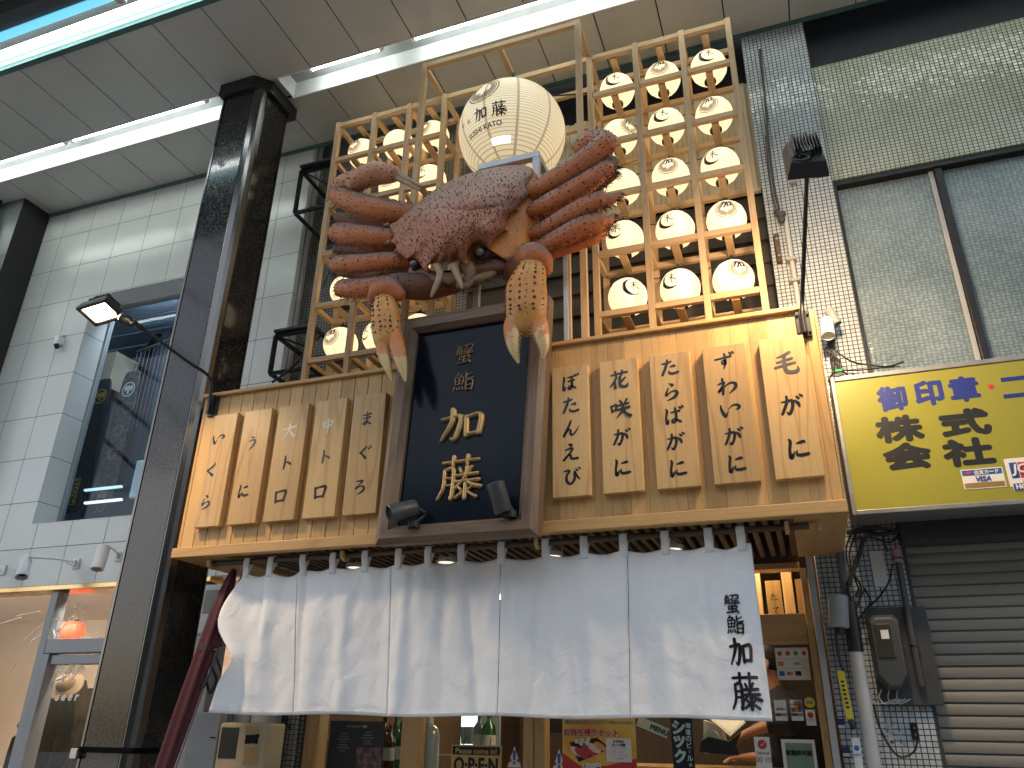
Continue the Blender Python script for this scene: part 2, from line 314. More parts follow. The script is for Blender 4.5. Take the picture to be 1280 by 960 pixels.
def glyph(g, ch, mp, wk=1.0, h0=.0006, prof=0, dh=.00025, sub=7):
    """brush strokes of one character; mp(u, v, h) maps the unit box (v down) onto a surface"""
    for si, st in enumerate(GL[ch].split('/')):
        raw = [tuple(map(float, q.split(','))) for q in st.split()]
        p = cat([Vector(q) for q in raw], sub)
        L = len(p); d0 = (p[0]-p[1]); d0.z = 0; d1 = (p[-1]-p[-2]); d1.z = 0
        if d0.length: d0.normalize()
        if d1.length: d1.normalize()
        w0, w1 = p[0].z*wk, p[-1].z*wk
        q = [(p[0]+d0*w0*.45, w0*.35), (p[0]+d0*w0*.3, w0*.75)]+[(x, x.z*wk) for x in p]+[(p[-1]+d1*w1*.3, w1*.75), (p[-1]+d1*w1*.45, w1*.35)]
        rows = []
        for i, (c, wd) in enumerate(q):
            t = q[min(i+1, len(q)-1)][0]-q[max(i-1, 0)][0]; t.z = 0
            if t.length < 1e-6: t = Vector((1, 0, 0))
            t.normalize(); n = Vector((-t.y, t.x, 0)); hh = wd/2
            if prof:
                row = [mp((c.x+n.x*hh*a)/100, (c.y+n.y*hh*a)/100, h0+si*dh+prof*b*min(1, wd/9)) for a, b in ((-1, -.2), (-.85, .55), (-.4, .95), (0, 1), (.4, .95), (.85, .55), (1, -.2))]
            else:
                row = [mp((c.x+n.x*hh*a)/100, (c.y+n.y*hh*a)/100, h0+si*dh) for a in (-1, 1)]
            rows.append(row)
        g.rings(rows, False, False)
def plane_map(c, r, u, size, sizev=None):
    c, r, u = Vector(c), Vector(r).normalized(), Vector(u).normalized(); n = r.cross(u); sv = sizev or size
    if n.y > 0 and abs(n.y) > .5: n = -n
    return lambda a, b, h: c+r*((a-.5)*size)+u*((.5-b)*sv)+n*h
_tc = {}
def tmesh(body, shear=0):
    if (body, shear) in _tc: return _tc[(body, shear)]
    cu = bpy.data.curves.new('tmp', 'FONT'); cu.body = body; cu.align_x = 'CENTER'; cu.align_y = 'CENTER'; cu.shear = shear; cu.resolution_u = 3
    o = bpy.data.objects.new('tmp', cu); C.objects.link(o); bpy.context.view_layer.update()
    me = bpy.data.meshes.new_from_object(o)
    vs_ = [v.co.copy() for v in me.vertices]; fs = [tuple(p.vertices) for p in me.polygons]
    bpy.data.objects.remove(o); bpy.data.meshes.remove(me); bpy.data.curves.remove(cu)
    xs = [v.x for v in vs_] or [0]; ys = [v.y for v in vs_] or [0]
    cx, cy = (min(xs)+max(xs))/2, (min(ys)+max(ys))/2
    _tc[(body, shear)] = ([(v.x-cx, v.y-cy) for v in vs_], fs, max(xs)-min(xs), max(ys)-min(ys))
    return _tc[(body, shear)]
def text(g, body, mp, width=None, height=None, bold=0, h0=.0006, shear=0):
    """printed text; mp takes (u, v, h) with u, v measured in metres from the centre when its size is 1"""
    v, f, W, Ht = tmesh(body, shear)
    if not v: return
    sx = (width/W) if width else height/Ht; sy = (height/Ht) if height else sx
    offs = [(0, 0)] if not bold else [(0, 0)]+[(bold*math.cos(a*math.pi/4), bold*math.sin(a*math.pi/4)) for a in range(8)]
    for k, (ox, oy) in enumerate(offs):
        b = len(g.v)
        g.v += [tuple(mp(x*sx+ox+.5, .5-(y*sy+oy), h0+k*.00008)) for x, y in v]
        for q in f: g.face([b+i for i in q])
# ================================================================== SETTING
g = G(); g.poly([(-40,-30,0),(40,-30,0),(40,14,0),(-40,14,0)])
M['ground'] = tiles('paving_blocks', (.28,.26,.24), (.10,.10,.10), .3, .3, .006, rough=.6, plane='xy', bump=.3)
struct(g.build('ground', M['ground'], recalc=False))
ZC = 5.36
M['ceil'] = pm('cream_ceiling_panel', (.52,.535,.505), .22, 0, .06, 1.2, .03, 3)
M['teal'] = pm('teal_trim', (.06,.14,.13), .4, 0, .15, 5)
g = G(); x = -9.63
while x < 5:
    a, b = x+.004, x+.366
    for y0, y1 in ((2.47, 3.09), (3.29, 3.735)): g.p = random.random(); g.box(a, b, y0, y1, ZC, ZC+.02)
    x += .37
g.mi = 1; g.box(-10, 5.2, 2.45, 3.098, ZC+.022, ZC+.03); g.box(-10, 5.2, 3.282, 3.75, ZC+.022, ZC+.03)
g.mi = 0; g.box(-10, 5.2, 1.2, 3.8, ZC+.42, ZC+.45)
ceil = struct(g.build('ceiling', [M['ceil'], M['dark']]))
g = G(); g.box(-10, 5.2, 3.736, 3.752, ZC-.025, ZC+.02); g.build('ceiling_trim', M['teal'], ceil, bev=.002)
g = G(); g.box(-10, 5.2, 2.43, 2.468, ZC-.012, ZC+.06); g.build('ceiling_edge', M['teal'], ceil, bev=.002)

# recessed fluorescent lights
M['refl'] = pm('white_reflector', (.82,.84,.82), .35, 0, .04, 3)
def trough(label, x0, x1, tubes):
    t = thing('fluorescent_light', label, 'ceiling light', ((x0+x1)/2, 3.19, ZC), 'recessed fluorescent lights in the ceiling')
    g = G(); y0, y1, zt = 3.10, 3.28, ZC+.13
    g.mi = 1; g.box(x0, x1, y0, y1, zt, zt+.01); g.mi = 0  # top in darker grey: its dimmer light is put into the colour
    g.box(x0, x1, y1, y1+.008, ZC-.004, zt); g.box(x0, x1, y0-.008, y0, ZC-.004, zt)
    g.box(x0-.008, x0, y0-.008, y1+.008, ZC-.004, zt); g.box(x1, x1+.008, y0-.008, y1+.008, ZC-.004, zt)
    g.build('trough', [M['refl'], M['grey']], t)
    for a, b in tubes:
        g = G(); g.cyl((a, 3.128, ZC+.035), (b, 3.128, ZC+.035), .016, 12)
        tb = g.build('tube', M['tube'], t, smooth=40)
        for q, s in ((a, -1), (b, 1)): g = G(); g.box(q-.012+s*.012, q+.012+s*.012, 3.108, 3.148, ZC+.02, ZC+.128); g.build('tube_holder', M['white'], tb, bev=.002)
trough('long bright fluorescent trough on the left, ending behind the black pillar', -7.4, -3.1, [(-7.3, -6.1), (-6.0, -4.8), (-4.7, -3.5)])
trough('fluorescent trough over the big round lantern, with a gap between its two tubes', -2.86, 2.4, [(-2.62, -2.12), (-1.86, -.66), (-.56, .64), (.74, 1.94)])

# edge cove with blue light at the lip of the ceiling
t = thing('cove_light', 'white tube between cyan strips along the ceiling edge, top left corner', 'ceiling light', (-3, 2.2, ZC))
def zy(y): return atz(0, y, ZC+.03)[1]
M['cyan'] = emit('cyan_light_strip', (.16,.62,.85), .75, (.2,.6,.8)); M['cyanw'] = emit('pale_light_strip', (.62,.92,1.0), .8)
ys = [zy(v) for v in (20, 42, 53, 62, 77, 80, 86, 88)]
g = G(); g.box(-10, 5, ys[2], ys[1], ZC+.03, ZC+.045); g.build('cyan_strip', M['cyan'], t)
g = G(); g.cyl((-9.9, (ys[3]+ys[4])/2, ZC+.035), (4.9, (ys[3]+ys[4])/2, ZC+.035), (ys[3]-ys[4])/2*.62, 14); g.build('tube', M['tube'], t, smooth=60)
g = G(); g.box(-10, 5, ys[5], ys[4], ZC+.03, ZC+.04); g.build('blue_strip', M['cyan'], t)
g = G(); g.box(-10, 5, 2.474, ys[5]-.003, ZC+.026, ZC+.036); g.build('pale_strip', M['cyanw'], t)
g = G(); g.box(-10, 5, ys[0]-.5, ys[0]-.1, ZC+.02, ZC+.1); g.box(-10, 5, ys[1]+.01, ys[0], ZC+.05, ZC+.16); g.box(-10, 5, 2.47, ys[0], ZC+.165, ZC+.18); g.build('housing', M['dgrey'], t, bev=.003)
g = G()
for x in (-4.93, -3.4, -1.9): g.obox((x, ys[2]-.01, ZC+.02), (.03, 0, 0), (0, .03, 0), (0, 0, .02))
g.build('clip', M['lgrey'], t, bev=.004)

# ------------------------------------------------------------------ left: white tiled building
TY = 3.75
bl = thing('tiled_shop_building', 'white tiled shop building left of the restaurant with display window upstairs', 'building', (-5, TY, 0))
M['wtile'] = tiles('white_wall_tile', (.60,.62,.60), (.10,.105,.10), .31, .327, .0045, (-5.10, 2.465), .22, .025, .35, dirt=.25, spread=.008, stain=(.42,.43,.36))
M['wtile_side'] = tiles('white_reveal_tile', (.60,.62,.60), (.10,.105,.10), .31, .327, .0045, (3.62, 2.465), .22, .02, .35, plane='yz', dirt=.2, spread=.008)
WX0, WX1, WZ0, WZ1, PY = -4.85, -3.86, 2.63, 4.42, 3.93
g = G()
def wall_hole(g, x0, x1, z0, z1, y, th, hx0, hx1, hz0, hz1):
    g.box(x0, hx0, y, y+th, z0, z1); g.box(hx1, x1, y, y+th, z0, z1)
    g.box(hx0, hx1, y, y+th, z0, hz0); g.box(hx0, hx1, y, y+th, hz1, z1)
wall_hole(g, -7.5, -3.0, 2.215, ZC+.4, TY, .16, WX0, WX1, WZ0, WZ1)
g.build('tile_wall', M['wtile'], bl)
g = G()
g.box(WX0, WX0+.004, TY-.002, PY, WZ0+.004, WZ1-.004); g.mi = 1; g.box(WX1-.004, WX1, TY-.002, PY, WZ0+.004, WZ1-.004)
g.mi = 2; g.box(WX0, WX1, TY-.002, PY, WZ0, WZ0+.004); g.box(WX0, WX1, TY-.002, PY, WZ1-.004, WZ1)
g.build('window_reveal', [M['wtile_side'], M['wtile_side'], M['white']], bl)
wf = G(); wall_hole(wf, WX0-.01, WX1+.01, WZ0-.01, WZ1+.01, PY+.001, .04, WX0+.02, WX1-.02, WZ0+.015, WZ1-.02)
wf = wf.build('window', M['grey'], bl, bev=.003)
g = G(); g.box(WX0+.02, WX1-.02, PY+.015, PY+.021, WZ0+.015, WZ1-.02); g.build('pane', M['glassd'], wf)
# room behind the display window
M['room'] = pm('blue_grey_room_paint', (.20,.24,.30), .6, var=.06)
g = G(); g.box(-6.6, -3.02, 5.6, 5.65, 2.3, 4.75); g.box(-6.65, -6.6, PY, 5.65, 2.3, 4.75); g.box(-3.05, -3.02, PY, 5.6, 2.3, 4.75)
g.box(-6.6, -3.05, PY, 5.6, 2.40, 2.44)
for k in range(8): g.box(-6.6, -3.05, PY+.04+k*.21, PY+.235+k*.21, 4.6, 4.63)
g.build('upper_room', M['room'], bl)
t = thing('room_lamp_and_fill_strip', 'cool white downlight and added unseen light strip inside the upper display window', 'ceiling lamp', (-4.3, 4.6, 4.58))
g = G(); g.lathe((-4.25, 4.5, 4.575), [(.001,0),(.05,0),(.055,.02)], 20); g.box(-4.9, -3.7, 3.99, 4.05, 4.54, 4.56); g.build('lens', emit('cool_lamp_and_fill', (.90,.95,1), 42), t)  # downlight lens, plus an unseen strip added above the lintel to light the room
# storefront below
SZ = 2.215
M['brass'] = pm('brass_header', (.55,.40,.20), .25, 1, .15, 8)
M['alu'] = pm('grey_aluminium_frame', (.20,.22,.25), .4, .3, .08, 6)
M['pink'] = pm('warm_plaster', (.62,.50,.41), .7, 0, .08, 2)
g = G(); g.box(-7.5, -3.26, TY-.01, TY+.15, SZ-.035, SZ-.002); g.build('header_strip', M['brass'], bl, bev=.004)
g = G(); g.box(-7.5, -3.0, 5.5, 5.55, 0, 2.29); g.box(-7.5, -7.45, TY+.165, 5.5, 0, 2.29); g.box(-3.05, -3.0, TY+.165, 5.5, 0, 2.29); g.box(-7.45, -3.05, TY+.1, 5.5, .02, .06)
g.box(-7.45, -3.05, TY+.155, 5.5, 2.26, 2.3); g.build('store_interior', M['pink'], bl)
mx = -4.50   # mullion
fr = G(); fr.box(mx-.03, mx+.03, TY+.02, TY+.10, 0, SZ-.036); fr.box(mx+.031, -3.4, TY+.02, TY+.10, 1.80, 1.885); fr.box(mx+.031, mx+.085, TY+.015, TY+.105, 0, 1.798)
fr.box(mx+.09, -3.4, TY+.03, TY+.09, 1.735, 1.79); fr.box(-3.4, -3.3, TY+.02, TY+.10, 0, SZ-.036); fr.box(-5.5, -5.44, TY+.02, TY+.10, 0, SZ-.036); fr.box(-6.6, -6.54, TY+.02, TY+.10, 0, SZ-.036)
sf = fr.build('storefront_frame', M['alu'], bl, bev=.004)
g = G(); g.box(-5.44, mx-.03, TY+.055, TY+.061, .1, SZ-.036); g.build('window_pane', M['glass'], sf)
g = G(); g.box(mx+.03, -3.4, TY+.055, TY+.061, 1.886, SZ-.036); g.build('transom_pane', M['glass'], sf)
g = G(); g.box(mx+.09, -3.4, TY+.055, TY+.061, .1, 1.733); g.build('door_pane', M['glass'], sf)
g = G(); g.box(-6.54, -5.5, TY+.055, TY+.061, .1, SZ-.036); g.build('window_pane', M['glass'], sf)
# white line decals on the glass
def lines(g, segs, Y, wpx=1.1):
    for (a, b, c, d) in segs:
        p, q = at(a, b, Y), at(c, d, Y); g.tube([p, q], .0034*wpx, 4)
g = G(); yd = TY+.05
lines(g, [(12,842,40,800),(40,800,58,790),(58,790,44,820),(44,820,70,806),(30,800,62,772),(62,772,80,776),(80,776,92,770),(62,772,70,796),(70,796,88,772),(20,770,50,764),(70,790,96,772),(84,762,110,756),(0,780,26,772)], yd)
lines(g, [(66,852,80,828),(80,828,78,852),(78,852,92,824),(92,824,90,850),(90,850,104,826),(66,852,84,846),(72,838,98,842),(84,846,96,826),(104,826,100,842)], yd, 1.3)
for k in range(60):
    a = k/60*3.4; p = at(82+22*math.cos(a-2.2)+random.uniform(-3, 3), 770+16*math.sin(a-2.2)+random.uniform(-3, 3), yd); g.sphere(p, .0022, 5, 3)
for k in range(26): p = at(104+random.uniform(0, 20), 792+random.uniform(-4, 6), yd); g.sphere(p, .002, 5, 3)
g.build('glass_decal', M['white'], sf)
g = G(); p = at(84, 872, yd); text(g, 's e e r', plane_map(p, (1,0,0), (0,0,1), 1), height=.032, shear=.25, bold=.002); g.build('lettering', M['paper'], sf, recalc=False)

# things inside the store
def lathe_obj(name, mats, parent, c, prof, n=24, axis=(0,0,1), smooth=45):
    g = G(); g.lathe(c, prof, n, axis); return g.build(name, mats, parent, smooth=smooth)
M['redlan'] = emit('red_lantern_paper', (1,.10,.03), 1.1, (.7,.05,.02))
c = at(90, 789, 4.3); t = thing('red_paper_lantern', 'small glowing red paper lantern inside the left store behind the transom glass', 'lantern', c)
g = G(); pr = []
for k in range(25):
    a = -1.25+2.5*k/24; pr.append((.085*math.cos(a)**.6+.003*(k % 2), .065*math.sin(a)/.95))
g.lathe(c, pr, 24); g.build('shade', M['redlan'], t, smooth=60)
g = G(); g.cyl(c+Vector((0,0,.06)), c+Vector((0,0,.075)), .04, 16); g.cyl(c+Vector((0,0,-.075)), c+Vector((0,0,-.06)), .04, 16); g.cyl(c+Vector((0,0,.075)), (c[0], c[1], 2.2), .002, 5); g.build('rim', M['black'], t, smooth=40)
# unseen warm strip added behind the header to light the store
t = thing('store_fill_strip', 'unseen warm light strip added behind the header to light the left store', 'ceiling lamp', (-4.6, 4.4, 2.19))
g = G(); g.box(-6.4, -3.6, 3.915, 3.945, 2.228, 2.236); g.build('fill_diffuser', emit('warm_store_fill', (1,.80,.62), 190), t)
g = G(); g.box(-6.42, -3.58, 3.912, 3.955, 2.237, 2.258); g.build('frame', M['white'], t)
# coats and a hat hanging in the door
M['coat'] = pm('black_fabric', (.003,.003,.004), .85, var=.4, vs=10, bump=.3, bs=120)
M['coat2'] = pm('brown_fabric', (.015,.01,.008), .85, var=.4, vs=10, bump=.3, bs=120)
for q in ('coat', 'coat2'): M[q].node_tree.nodes['Principled BSDF'].inputs['Specular IOR Level'].default_value = .08
def coat(px, py, Y, wd, ht, m, label):
    c = at(px, py, Y); t = thing('hanging_coat', label, 'coat', (c[0], c[1], c[2]-ht), 'clothes hanging in the left store')
    g = G(); rs = []
    for k in range(13):
        f = k/12; hw = wd*(.18+.32*min(1, f*4)**.7+.12*f); d = .05+.05*min(1, f*3)
        rs.append([c+Vector((math.cos(a)*hw*(1+.06*math.sin(5*a+k)), math.sin(a)*d*(1+.15*math.sin(7*a)), -f*ht)) for a in [2*math.pi*i/28 for i in range(28)]])
    g.rings(rs)
    for s in (-1, 1): g.tube([c+Vector((s*wd*.4, 0, -.07)), c+Vector((s*wd*.62, -.02, -.3)), c+Vector((s*wd*.6, -.05, -.62))], [.05, .05, .04], 10, 4)
    g.build('coat_body', m, t, smooth=60)
    g = G(); g.tube([c+Vector((0,0,0)), c+Vector((0,0,.06)), c+Vector((.025,0,.09)), c+Vector((.03,0,.06))], .003, 6, 4); g.build('hanger', M['steel'], t, smooth=60)
coat(70, 862, 4.15, .30, .9, M['coat'], 'black coat hanging just inside the glass door of the left store')
coat(98, 850, 4.5, .30, .9, M['coat2'], 'dark brown coat hanging deeper inside the left store, near the pillar')
c = at(82, 856, 4.0); t = thing('brimmed_hat', 'brown hat with curled brim hanging behind the left store door', 'hat', c)
g = G(); g.lathe(c, [(.001,.045),(.04,.04),(.055,.02),(.058,0),(.1,-.012),(.105,-.008),(.06,.004),(.05,-.0)], 20, (.25,-.6,.5)); g.build('felt', pm('felt', (.16,.10,.06), .9, var=.2), t, smooth=60)

# spotlights on the tiled wall
def wall_spot(px, py, bpx, bpy, d, label, arm=True):
    Yl = 3.50; c = at(px, py, Yl); b = at(bpx, bpy, TY)
    t = thing('wall_spotlight', label, 'spotlight', b, 'white spotlights on the tiled wall')
    d = Vector(d).normalized(); g = G()
    g.lathe(c-d*.075, [(.001, 0),(.032, 0),(.036,.006),(.037,.15),(.033,.152),(.031,.12),(.001,.118)], 24, d); g.build('lamp_head', M['whitem'], t, smooth=40)
    g = G(); g.lathe(c-d*.075, [(.001,.119),(.030,.119),(.030,.122),(.001,.1225)], 20, d); g.build('lens', M['black'], t)
    g = G(); k = c-d*.03+Vector((.02, 0, .035)); g.tube([b+Vector((0,-.02,.01)), b.lerp(k, .5)+Vector((0,0,.012)), k], .0055, 8, 4)
    g.tube([b+Vector((0,-.02,-.015)), b.lerp(k, .25)+Vector((0,0,.0))], .004, 6); g.sphere(k, .014, 10, 6); g.build('arm', M['whitem'], t, smooth=60)
    g = G(); g.box(b[0]-.028, b[0]+.028, TY-.012, TY, b[2]-.033, b[2]+.033); g.box(b[0]-.012, b[0]+.012, TY-.03, TY-.0125, b[2]-.02, b[2]+.02); g.build('mount', M['whitem'], t, bev=.003)
wall_spot(30, 709, 96, 705, (.35,-.25,-.75), 'white spotlight on a long arm above the left store')
wall_spot(126, 697, 150, 695, (.12,-.2,-.9), 'white cylinder spotlight beside the black pillar, partly behind it')
b = at(4, 713, TY); t = thing('wall_spotlight', 'white spotlight mount cut off by the left picture edge', 'spotlight', b, 'white spotlights on the tiled wall')
g = G(); g.box(b[0]-.028, b[0]+.028, TY-.012, TY, b[2]-.033, b[2]+.033); g.build('mount', M['whitem'], t, bev=.003)
g = G(); g.tube([b+Vector((0,-.02,0)), b+Vector((-.1,-.12,.01)), b+Vector((-.2,-.24,.03))], .0055, 8, 4); g.build('arm', M['whitem'], t, smooth=60)
g = G(); g.lathe(b+Vector((-.22,-.25,.07)), [(.001,0),(.032,0),(.036,.006),(.037,.15),(.001,.15)], 20, (.2,-.3,-.8)); g.build('lamp_head', M['whitem'], t, smooth=40)
# small camera on the tile wall
c = at(77, 430, TY); t = thing('security_camera', 'tiny white security camera on the tiled wall', 'camera', c)
g = G(); g.box(c[0]-.03, c[0]+.03, TY-.02, TY, c[2]+.062, c[2]+.068); g.box(c[0]-.02, c[0]+.025, TY-.055, TY, c[2]-.02, c[2]+.045); g.build('housing', M['whitem'], t, bev=.006)
g = G(); g.lathe((c[0], TY-.045, c[2]-.018), [(.001,.0),(.016,0),(.017,-.03),(.012,-.04),(.001,-.04)], 14, (0,-.5,.8)); g.build('lens', M['black'], t, smooth=40)

# display in the upper window
def snowboard(px0, py0, px1, py1, Y, wd, mat_, label, ring, logo):
    a, b = at(px0, py0, Y), at(px1, py1, Y); t = thing('snowboard', label, 'snowboard', b, 'snowboards in the upper window')
    L = (a-b).length; up = (a-b).normalized(); r = Vector((1, 0, 0)); r = (r-up*r.dot(up)).normalized(); n = r.cross(up)
    if n.y > 0: n = -n
    pts = []
    for k in range(49):
        q = 2*math.pi*k/48; ca, sa = math.cos(q), math.sin(q)
        hw = wd/2*(abs(ca)**.35)*(1 if ca > 0 else -1) if abs(ca) > 1e-3 else 0
        pts.append(b+up*(L/2+L/2*(abs(sa)**.8)*(1 if sa > 0 else -1))+r*hw*(.93+.07*abs(sa)))
    g = G(); g.prism(pts[:-1], n*.012); g.build('deck', mat_, t, bev=.003)
    g = G(); cc = b+up*L*.86+n*.0135
    for r0, r1 in ((.052,.062),):
        g.rings([[cc+r*math.cos(2*math.pi*i/32)*q+up*math.sin(2*math.pi*i/32)*q for i in range(32)] for q in (r0, r1)], True, False)
    # bird crest: wings, body, head
    Z_ = 1.55
    for s in (-1, 1):
        g.poly([cc+(r*(s*.003)+up*.012)*Z_, cc+(r*(s*.02)+up*.024)*Z_, cc+(r*(s*.028)+up*.006)*Z_, cc+(r*(s*.022)+up*-.012)*Z_, cc+(r*(s*.012)-up*.004)*Z_, cc+(r*(s*.004)-up*.006)*Z_])
    g.poly([cc+(r*.006+up*.012)*Z_, cc+up*.026*Z_, cc+(-r*.008+up*.012)*Z_, cc+(-r*.007-up*.02)*Z_, cc-up*.028*Z_, cc+(r*.007-up*.02)*Z_])
    g.build('crest', logo, t, recalc=False)
    return t, b, up, r, n, L
M['board1'] = pm('black_board', (.012,.013,.015), .3, var=.2, coat=.3)
def pattern_mat():
    m, tt, b = nm('brown_mottled_board'); v = coords(tt)
    n = N(tt, 'ShaderNodeTexVoronoi', i_Scale=14.0); n.feature = 'DISTANCE_TO_EDGE'; tt.links.new(v, n.inputs['Vector'])
    c = ramp(tt, n.outputs['Distance'], [(0, (.12,.10,.08)), (.12, (.03,.02,.02)), (.5, (.07,.03,.025)), (1, (.2,.17,.13))]); tt.links.new(c, b.inputs['Base Color']); b.inputs['Roughness'].default_value = .35
    return m
M['logoy'] = pm('yellow_logo', (.55,.42,.06), .4); M['logow'] = pm('white_logo', (.6,.6,.58), .4)
t, b, up, r, n, L = snowboard(133, 474, 88, 642, 4.05, .20, M['board1'], 'black snowboard with yellow eagle crest in the upper window', .05, M['logoy'])
g = G(); cc = b+up*.16+n*.0135; g.poly([cc+r*.028-up*.1, cc+r*.028+up*.1, cc-r*.028+up*.1, cc-r*.028-up*.1]); pn = g.build('name_patch', M['logoy'], t, recalc=False)
g = G(); text(g, 'PROTE', plane_map(cc+n*.001, up, -r, 1), width=.18, bold=.002); g.build('lettering', M['board1'], pn, recalc=False)
t, b, up, r, n, L = snowboard(168, 464, 124, 642, 4.12, .20, pattern_mat(), 'brown patterned snowboard with white eagle crest in the upper window', .05, M['logow'])
g = G(); cc = b+up*.12+n*.014
g.rings([[cc+r*math.cos(2*math.pi*i/32)*q+up*math.sin(2*math.pi*i/32)*q for i in range(32)] for q in (.036,.042)], True, False)
for s in (-1, 1): g.poly([cc+r*(s*.003)+up*.012, cc+r*(s*.02)+up*.024, cc+r*(s*.028)+up*.006, cc+r*(s*.022)+up*-.012, cc+r*(s*.012)-up*.004, cc+r*(s*.004)-up*.006])
for q in (.4, .56): 
    for k in range(10):
        a = 2*math.pi*k/10; p = b+up*L*q+n*.0135; g.poly([p+r*math.cos(a-.15)*.05+up*math.sin(a-.15)*.05, p+r*math.cos(a+.15)*.05+up*math.sin(a+.15)*.05, p+r*math.cos(a+.15)*.025+up*math.sin(a+.15)*.025, p+r*math.cos(a-.15)*.025+up*math.sin(a-.15)*.025])
g.build('graphics', pm('faded_graphics', (.28,.24,.19), .5), t, recalc=False)
p = at(136, 462, 4.5); boxobj('carton', pm('cream_carton', (.42,.36,.26), .7), None, p[0]-.1, p[0]+.1, 4.45, 4.7, p[2]-.2, p[2]+.14)
tag(bpy.data.objects['carton'], 'tall cream carton standing behind the snowboards in the upper window', 'box')
p = at(162, 600, 4.02); t = thing('display_case', 'small white display case on the upper window ledge beside the pillar', 'display case', (p[0]+.1, 4.1, 2.64))
boxobj('case_body', M['white'], t, p[0]-.02, p[0]+.3, 4.06, 4.3, p[2]-.12, p[2]+.16, bev=.01)
for (y, m_, lb) in ((612, M['cyanw'], 'cyan bright line low in the upper window, upper of two'), (628, emit('white_bar', (1,1,1), 1.2), 'white bright line at the bottom of the upper window')):
    a, b = at(106, y+1, 4.0), at(152, y-3, 4.0); o = boxobj('bright_line', m_, None, a[0], b[0], 3.99, 4.01, a[2]-.008, a[2]+.008); tag(o, lb, 'light bar')  # emissive bars drawn for two bright lines in the window
# jackets on a rack upstairs
t = thing('clothes_rack', 'wire rack of dark jackets in the upper window', 'clothes rack', at(195, 600, 4.5), )
g = G(); p0, p1 = at(172, 440, 4.5), at(215, 424, 4.5); g.cyl(p0, p1, .012, 8)
for k in range(9): q = p0.lerp(p1, k/8); g.cyl(q, q-Vector((0,0,.75)), .003, 5)
g.build('rack', M['dgrey'], t, smooth=50)
for k in range(6):
    q = p0.lerp(p1+Vector((.3,0,0)), (k+.5)/6)+Vector((0,.12,.0)); g = G()
    g.tube([q+Vector((0,0,.2)), q+Vector((.02,-.02,0)), q+Vector((0,0,-.5)), q+Vector((.01,0,-1.2))], [.05,.10,.11,.12], 12, 4, .6); g.build('jacket', [M['coat'], M['navy'], pm('dark_green_fabric', (.03,.05,.05), .8)][k % 3], t, smooth=60)

# ------------------------------------------------------------------ pillars
def marble():
    m, t, b = nm('black_mottled_laminate'); v = coords(t)
    n = N(t, 'ShaderNodeTexNoise', i_Scale=110.0, i_Detail=2.0, i_Distortion=1.4); t.links.new(v, n.inputs['Vector'])
    c = ramp(t, n.outputs[0], [(.44, (.008,.008,.009)), (.54, (.022,.022,.023)), (.66, (.055,.054,.053))]); t.links.new(c, b.inputs['Base Color'])
    rr = N(t, 'ShaderNodeMapRange', i_1=.4, i_2=.6, i_3=.08, i_4=.28); t.links.new(n.outputs[0], rr.inputs[0]); t.links.new(rr.outputs[0], b.inputs['Roughness'])
    b.inputs['Specular IOR Level'].default_value = .3; b.inputs['Coat Weight'].default_value = .35; b.inputs['Coat Roughness'].default_value = .08; b.inputs['Coat IOR'].default_value = 1.5
    return m
M['marble'] = marble(); M['dsteel'] = pm('dark_bronze_steel', (.16,.155,.15), .22, 1, .15, 5, st=(5,5,.3))
t = thing('clad_pillar', 'black mottled square pillar with steel corner strips left of the restaurant', 'pillar', (-3.08, 3.19, 0))
x0, x1, y0, y1 = -3.235, -2.935, 3.05, 3.33
g = G(); g.box(x0+.02, x1-.02, y0+.02, y1, 0, 5.26); g.build('core', M['dark'], t)
g = G(); g.box(x0+.014, x1-.062, y0, y0+.018, 0, 5.26); g.build('panel', M['marble'], t, bev=.002)
g = G(); g.box(x1-.018, x1, y0+.062, y1-.012, 0, 5.26); g.build('panel', M['marble'], t, bev=.002)
g = G(); g.box(x0, x0+.018, y0+.014, y1, 0, 5.26); g.build('panel', M['marble'], t, bev=.002)
g = G(); g.prism([(x1-.058, y0-.002, 0), (x1-.05, y0-.004, 0), (x1-.02, y0+.004, 0), (x1-.004, y0+.02, 0), (x1+.004, y0+.05, 0), (x1+.002, y0+.058, 0), (x1-.03, y0+.058, 0), (x1-.058, y0+.03, 0)], (0,0,5.26)); g.build('corner_strip', M['dsteel'], t)
g = G(); g.box(x0-.003, x0+.010, y0-.003, y0+.012, 0, 5.26); g.box(x1-.012, x1+.003, y1-.01, y1+.004, 0, 5.26); g.build('edge_strip', M['dsteel'], t)
g = G(); e = .03
g.prism([(x0-e, y0-e, 5.26), (x1-.06, y0-e, 5.26), (x1+e, y0+.06, 5.26), (x1+e, y1+.06, 5.26), (x0-e, y1+.06, 5.26)], (0,0,.1)); g.build('capital', M['black'], t, bev=.006)
b = at(277, 205, 3.05); g = G()
for k in range(5): a = k*1.3; g.tube([b+Vector((0,-.004,0)), b+Vector((.012*math.cos(a), -.012, .012*math.sin(a))), b+Vector((.026*math.cos(a+.4), -.004, .022*math.sin(a+.4)))], .0025, 5, 3)
g.build('wire_knot', M['black'], t)
p = at(110, 937, 3.04); z = p[2]
g = G(); g.box(x0-.012, x1+.012, y0-.012, y0-.005, z-.012, z+.012); g.box(x1+.005, x1+.012, y0-.005, y1+.02, z-.012, z+.012); g.box(x0-.012, x0-.005, y0-.005, y1+.02, z-.012, z+.012)
st_ = g.build('pillar_strap', M['coat'], None, bev=.002); tag(st_, 'black strap with buckle tied round the black pillar', 'strap')
g = G(); g.box(x0-.03, x0+.012, y0-.03, y0-.013, z-.04, z+.005); g.build('buckle', M['steel'], st_, bev=.004)
t = thing('stone_pillar', 'dark grey green stone pillar at the far left edge', 'pillar', (-6, 3.6, 0))
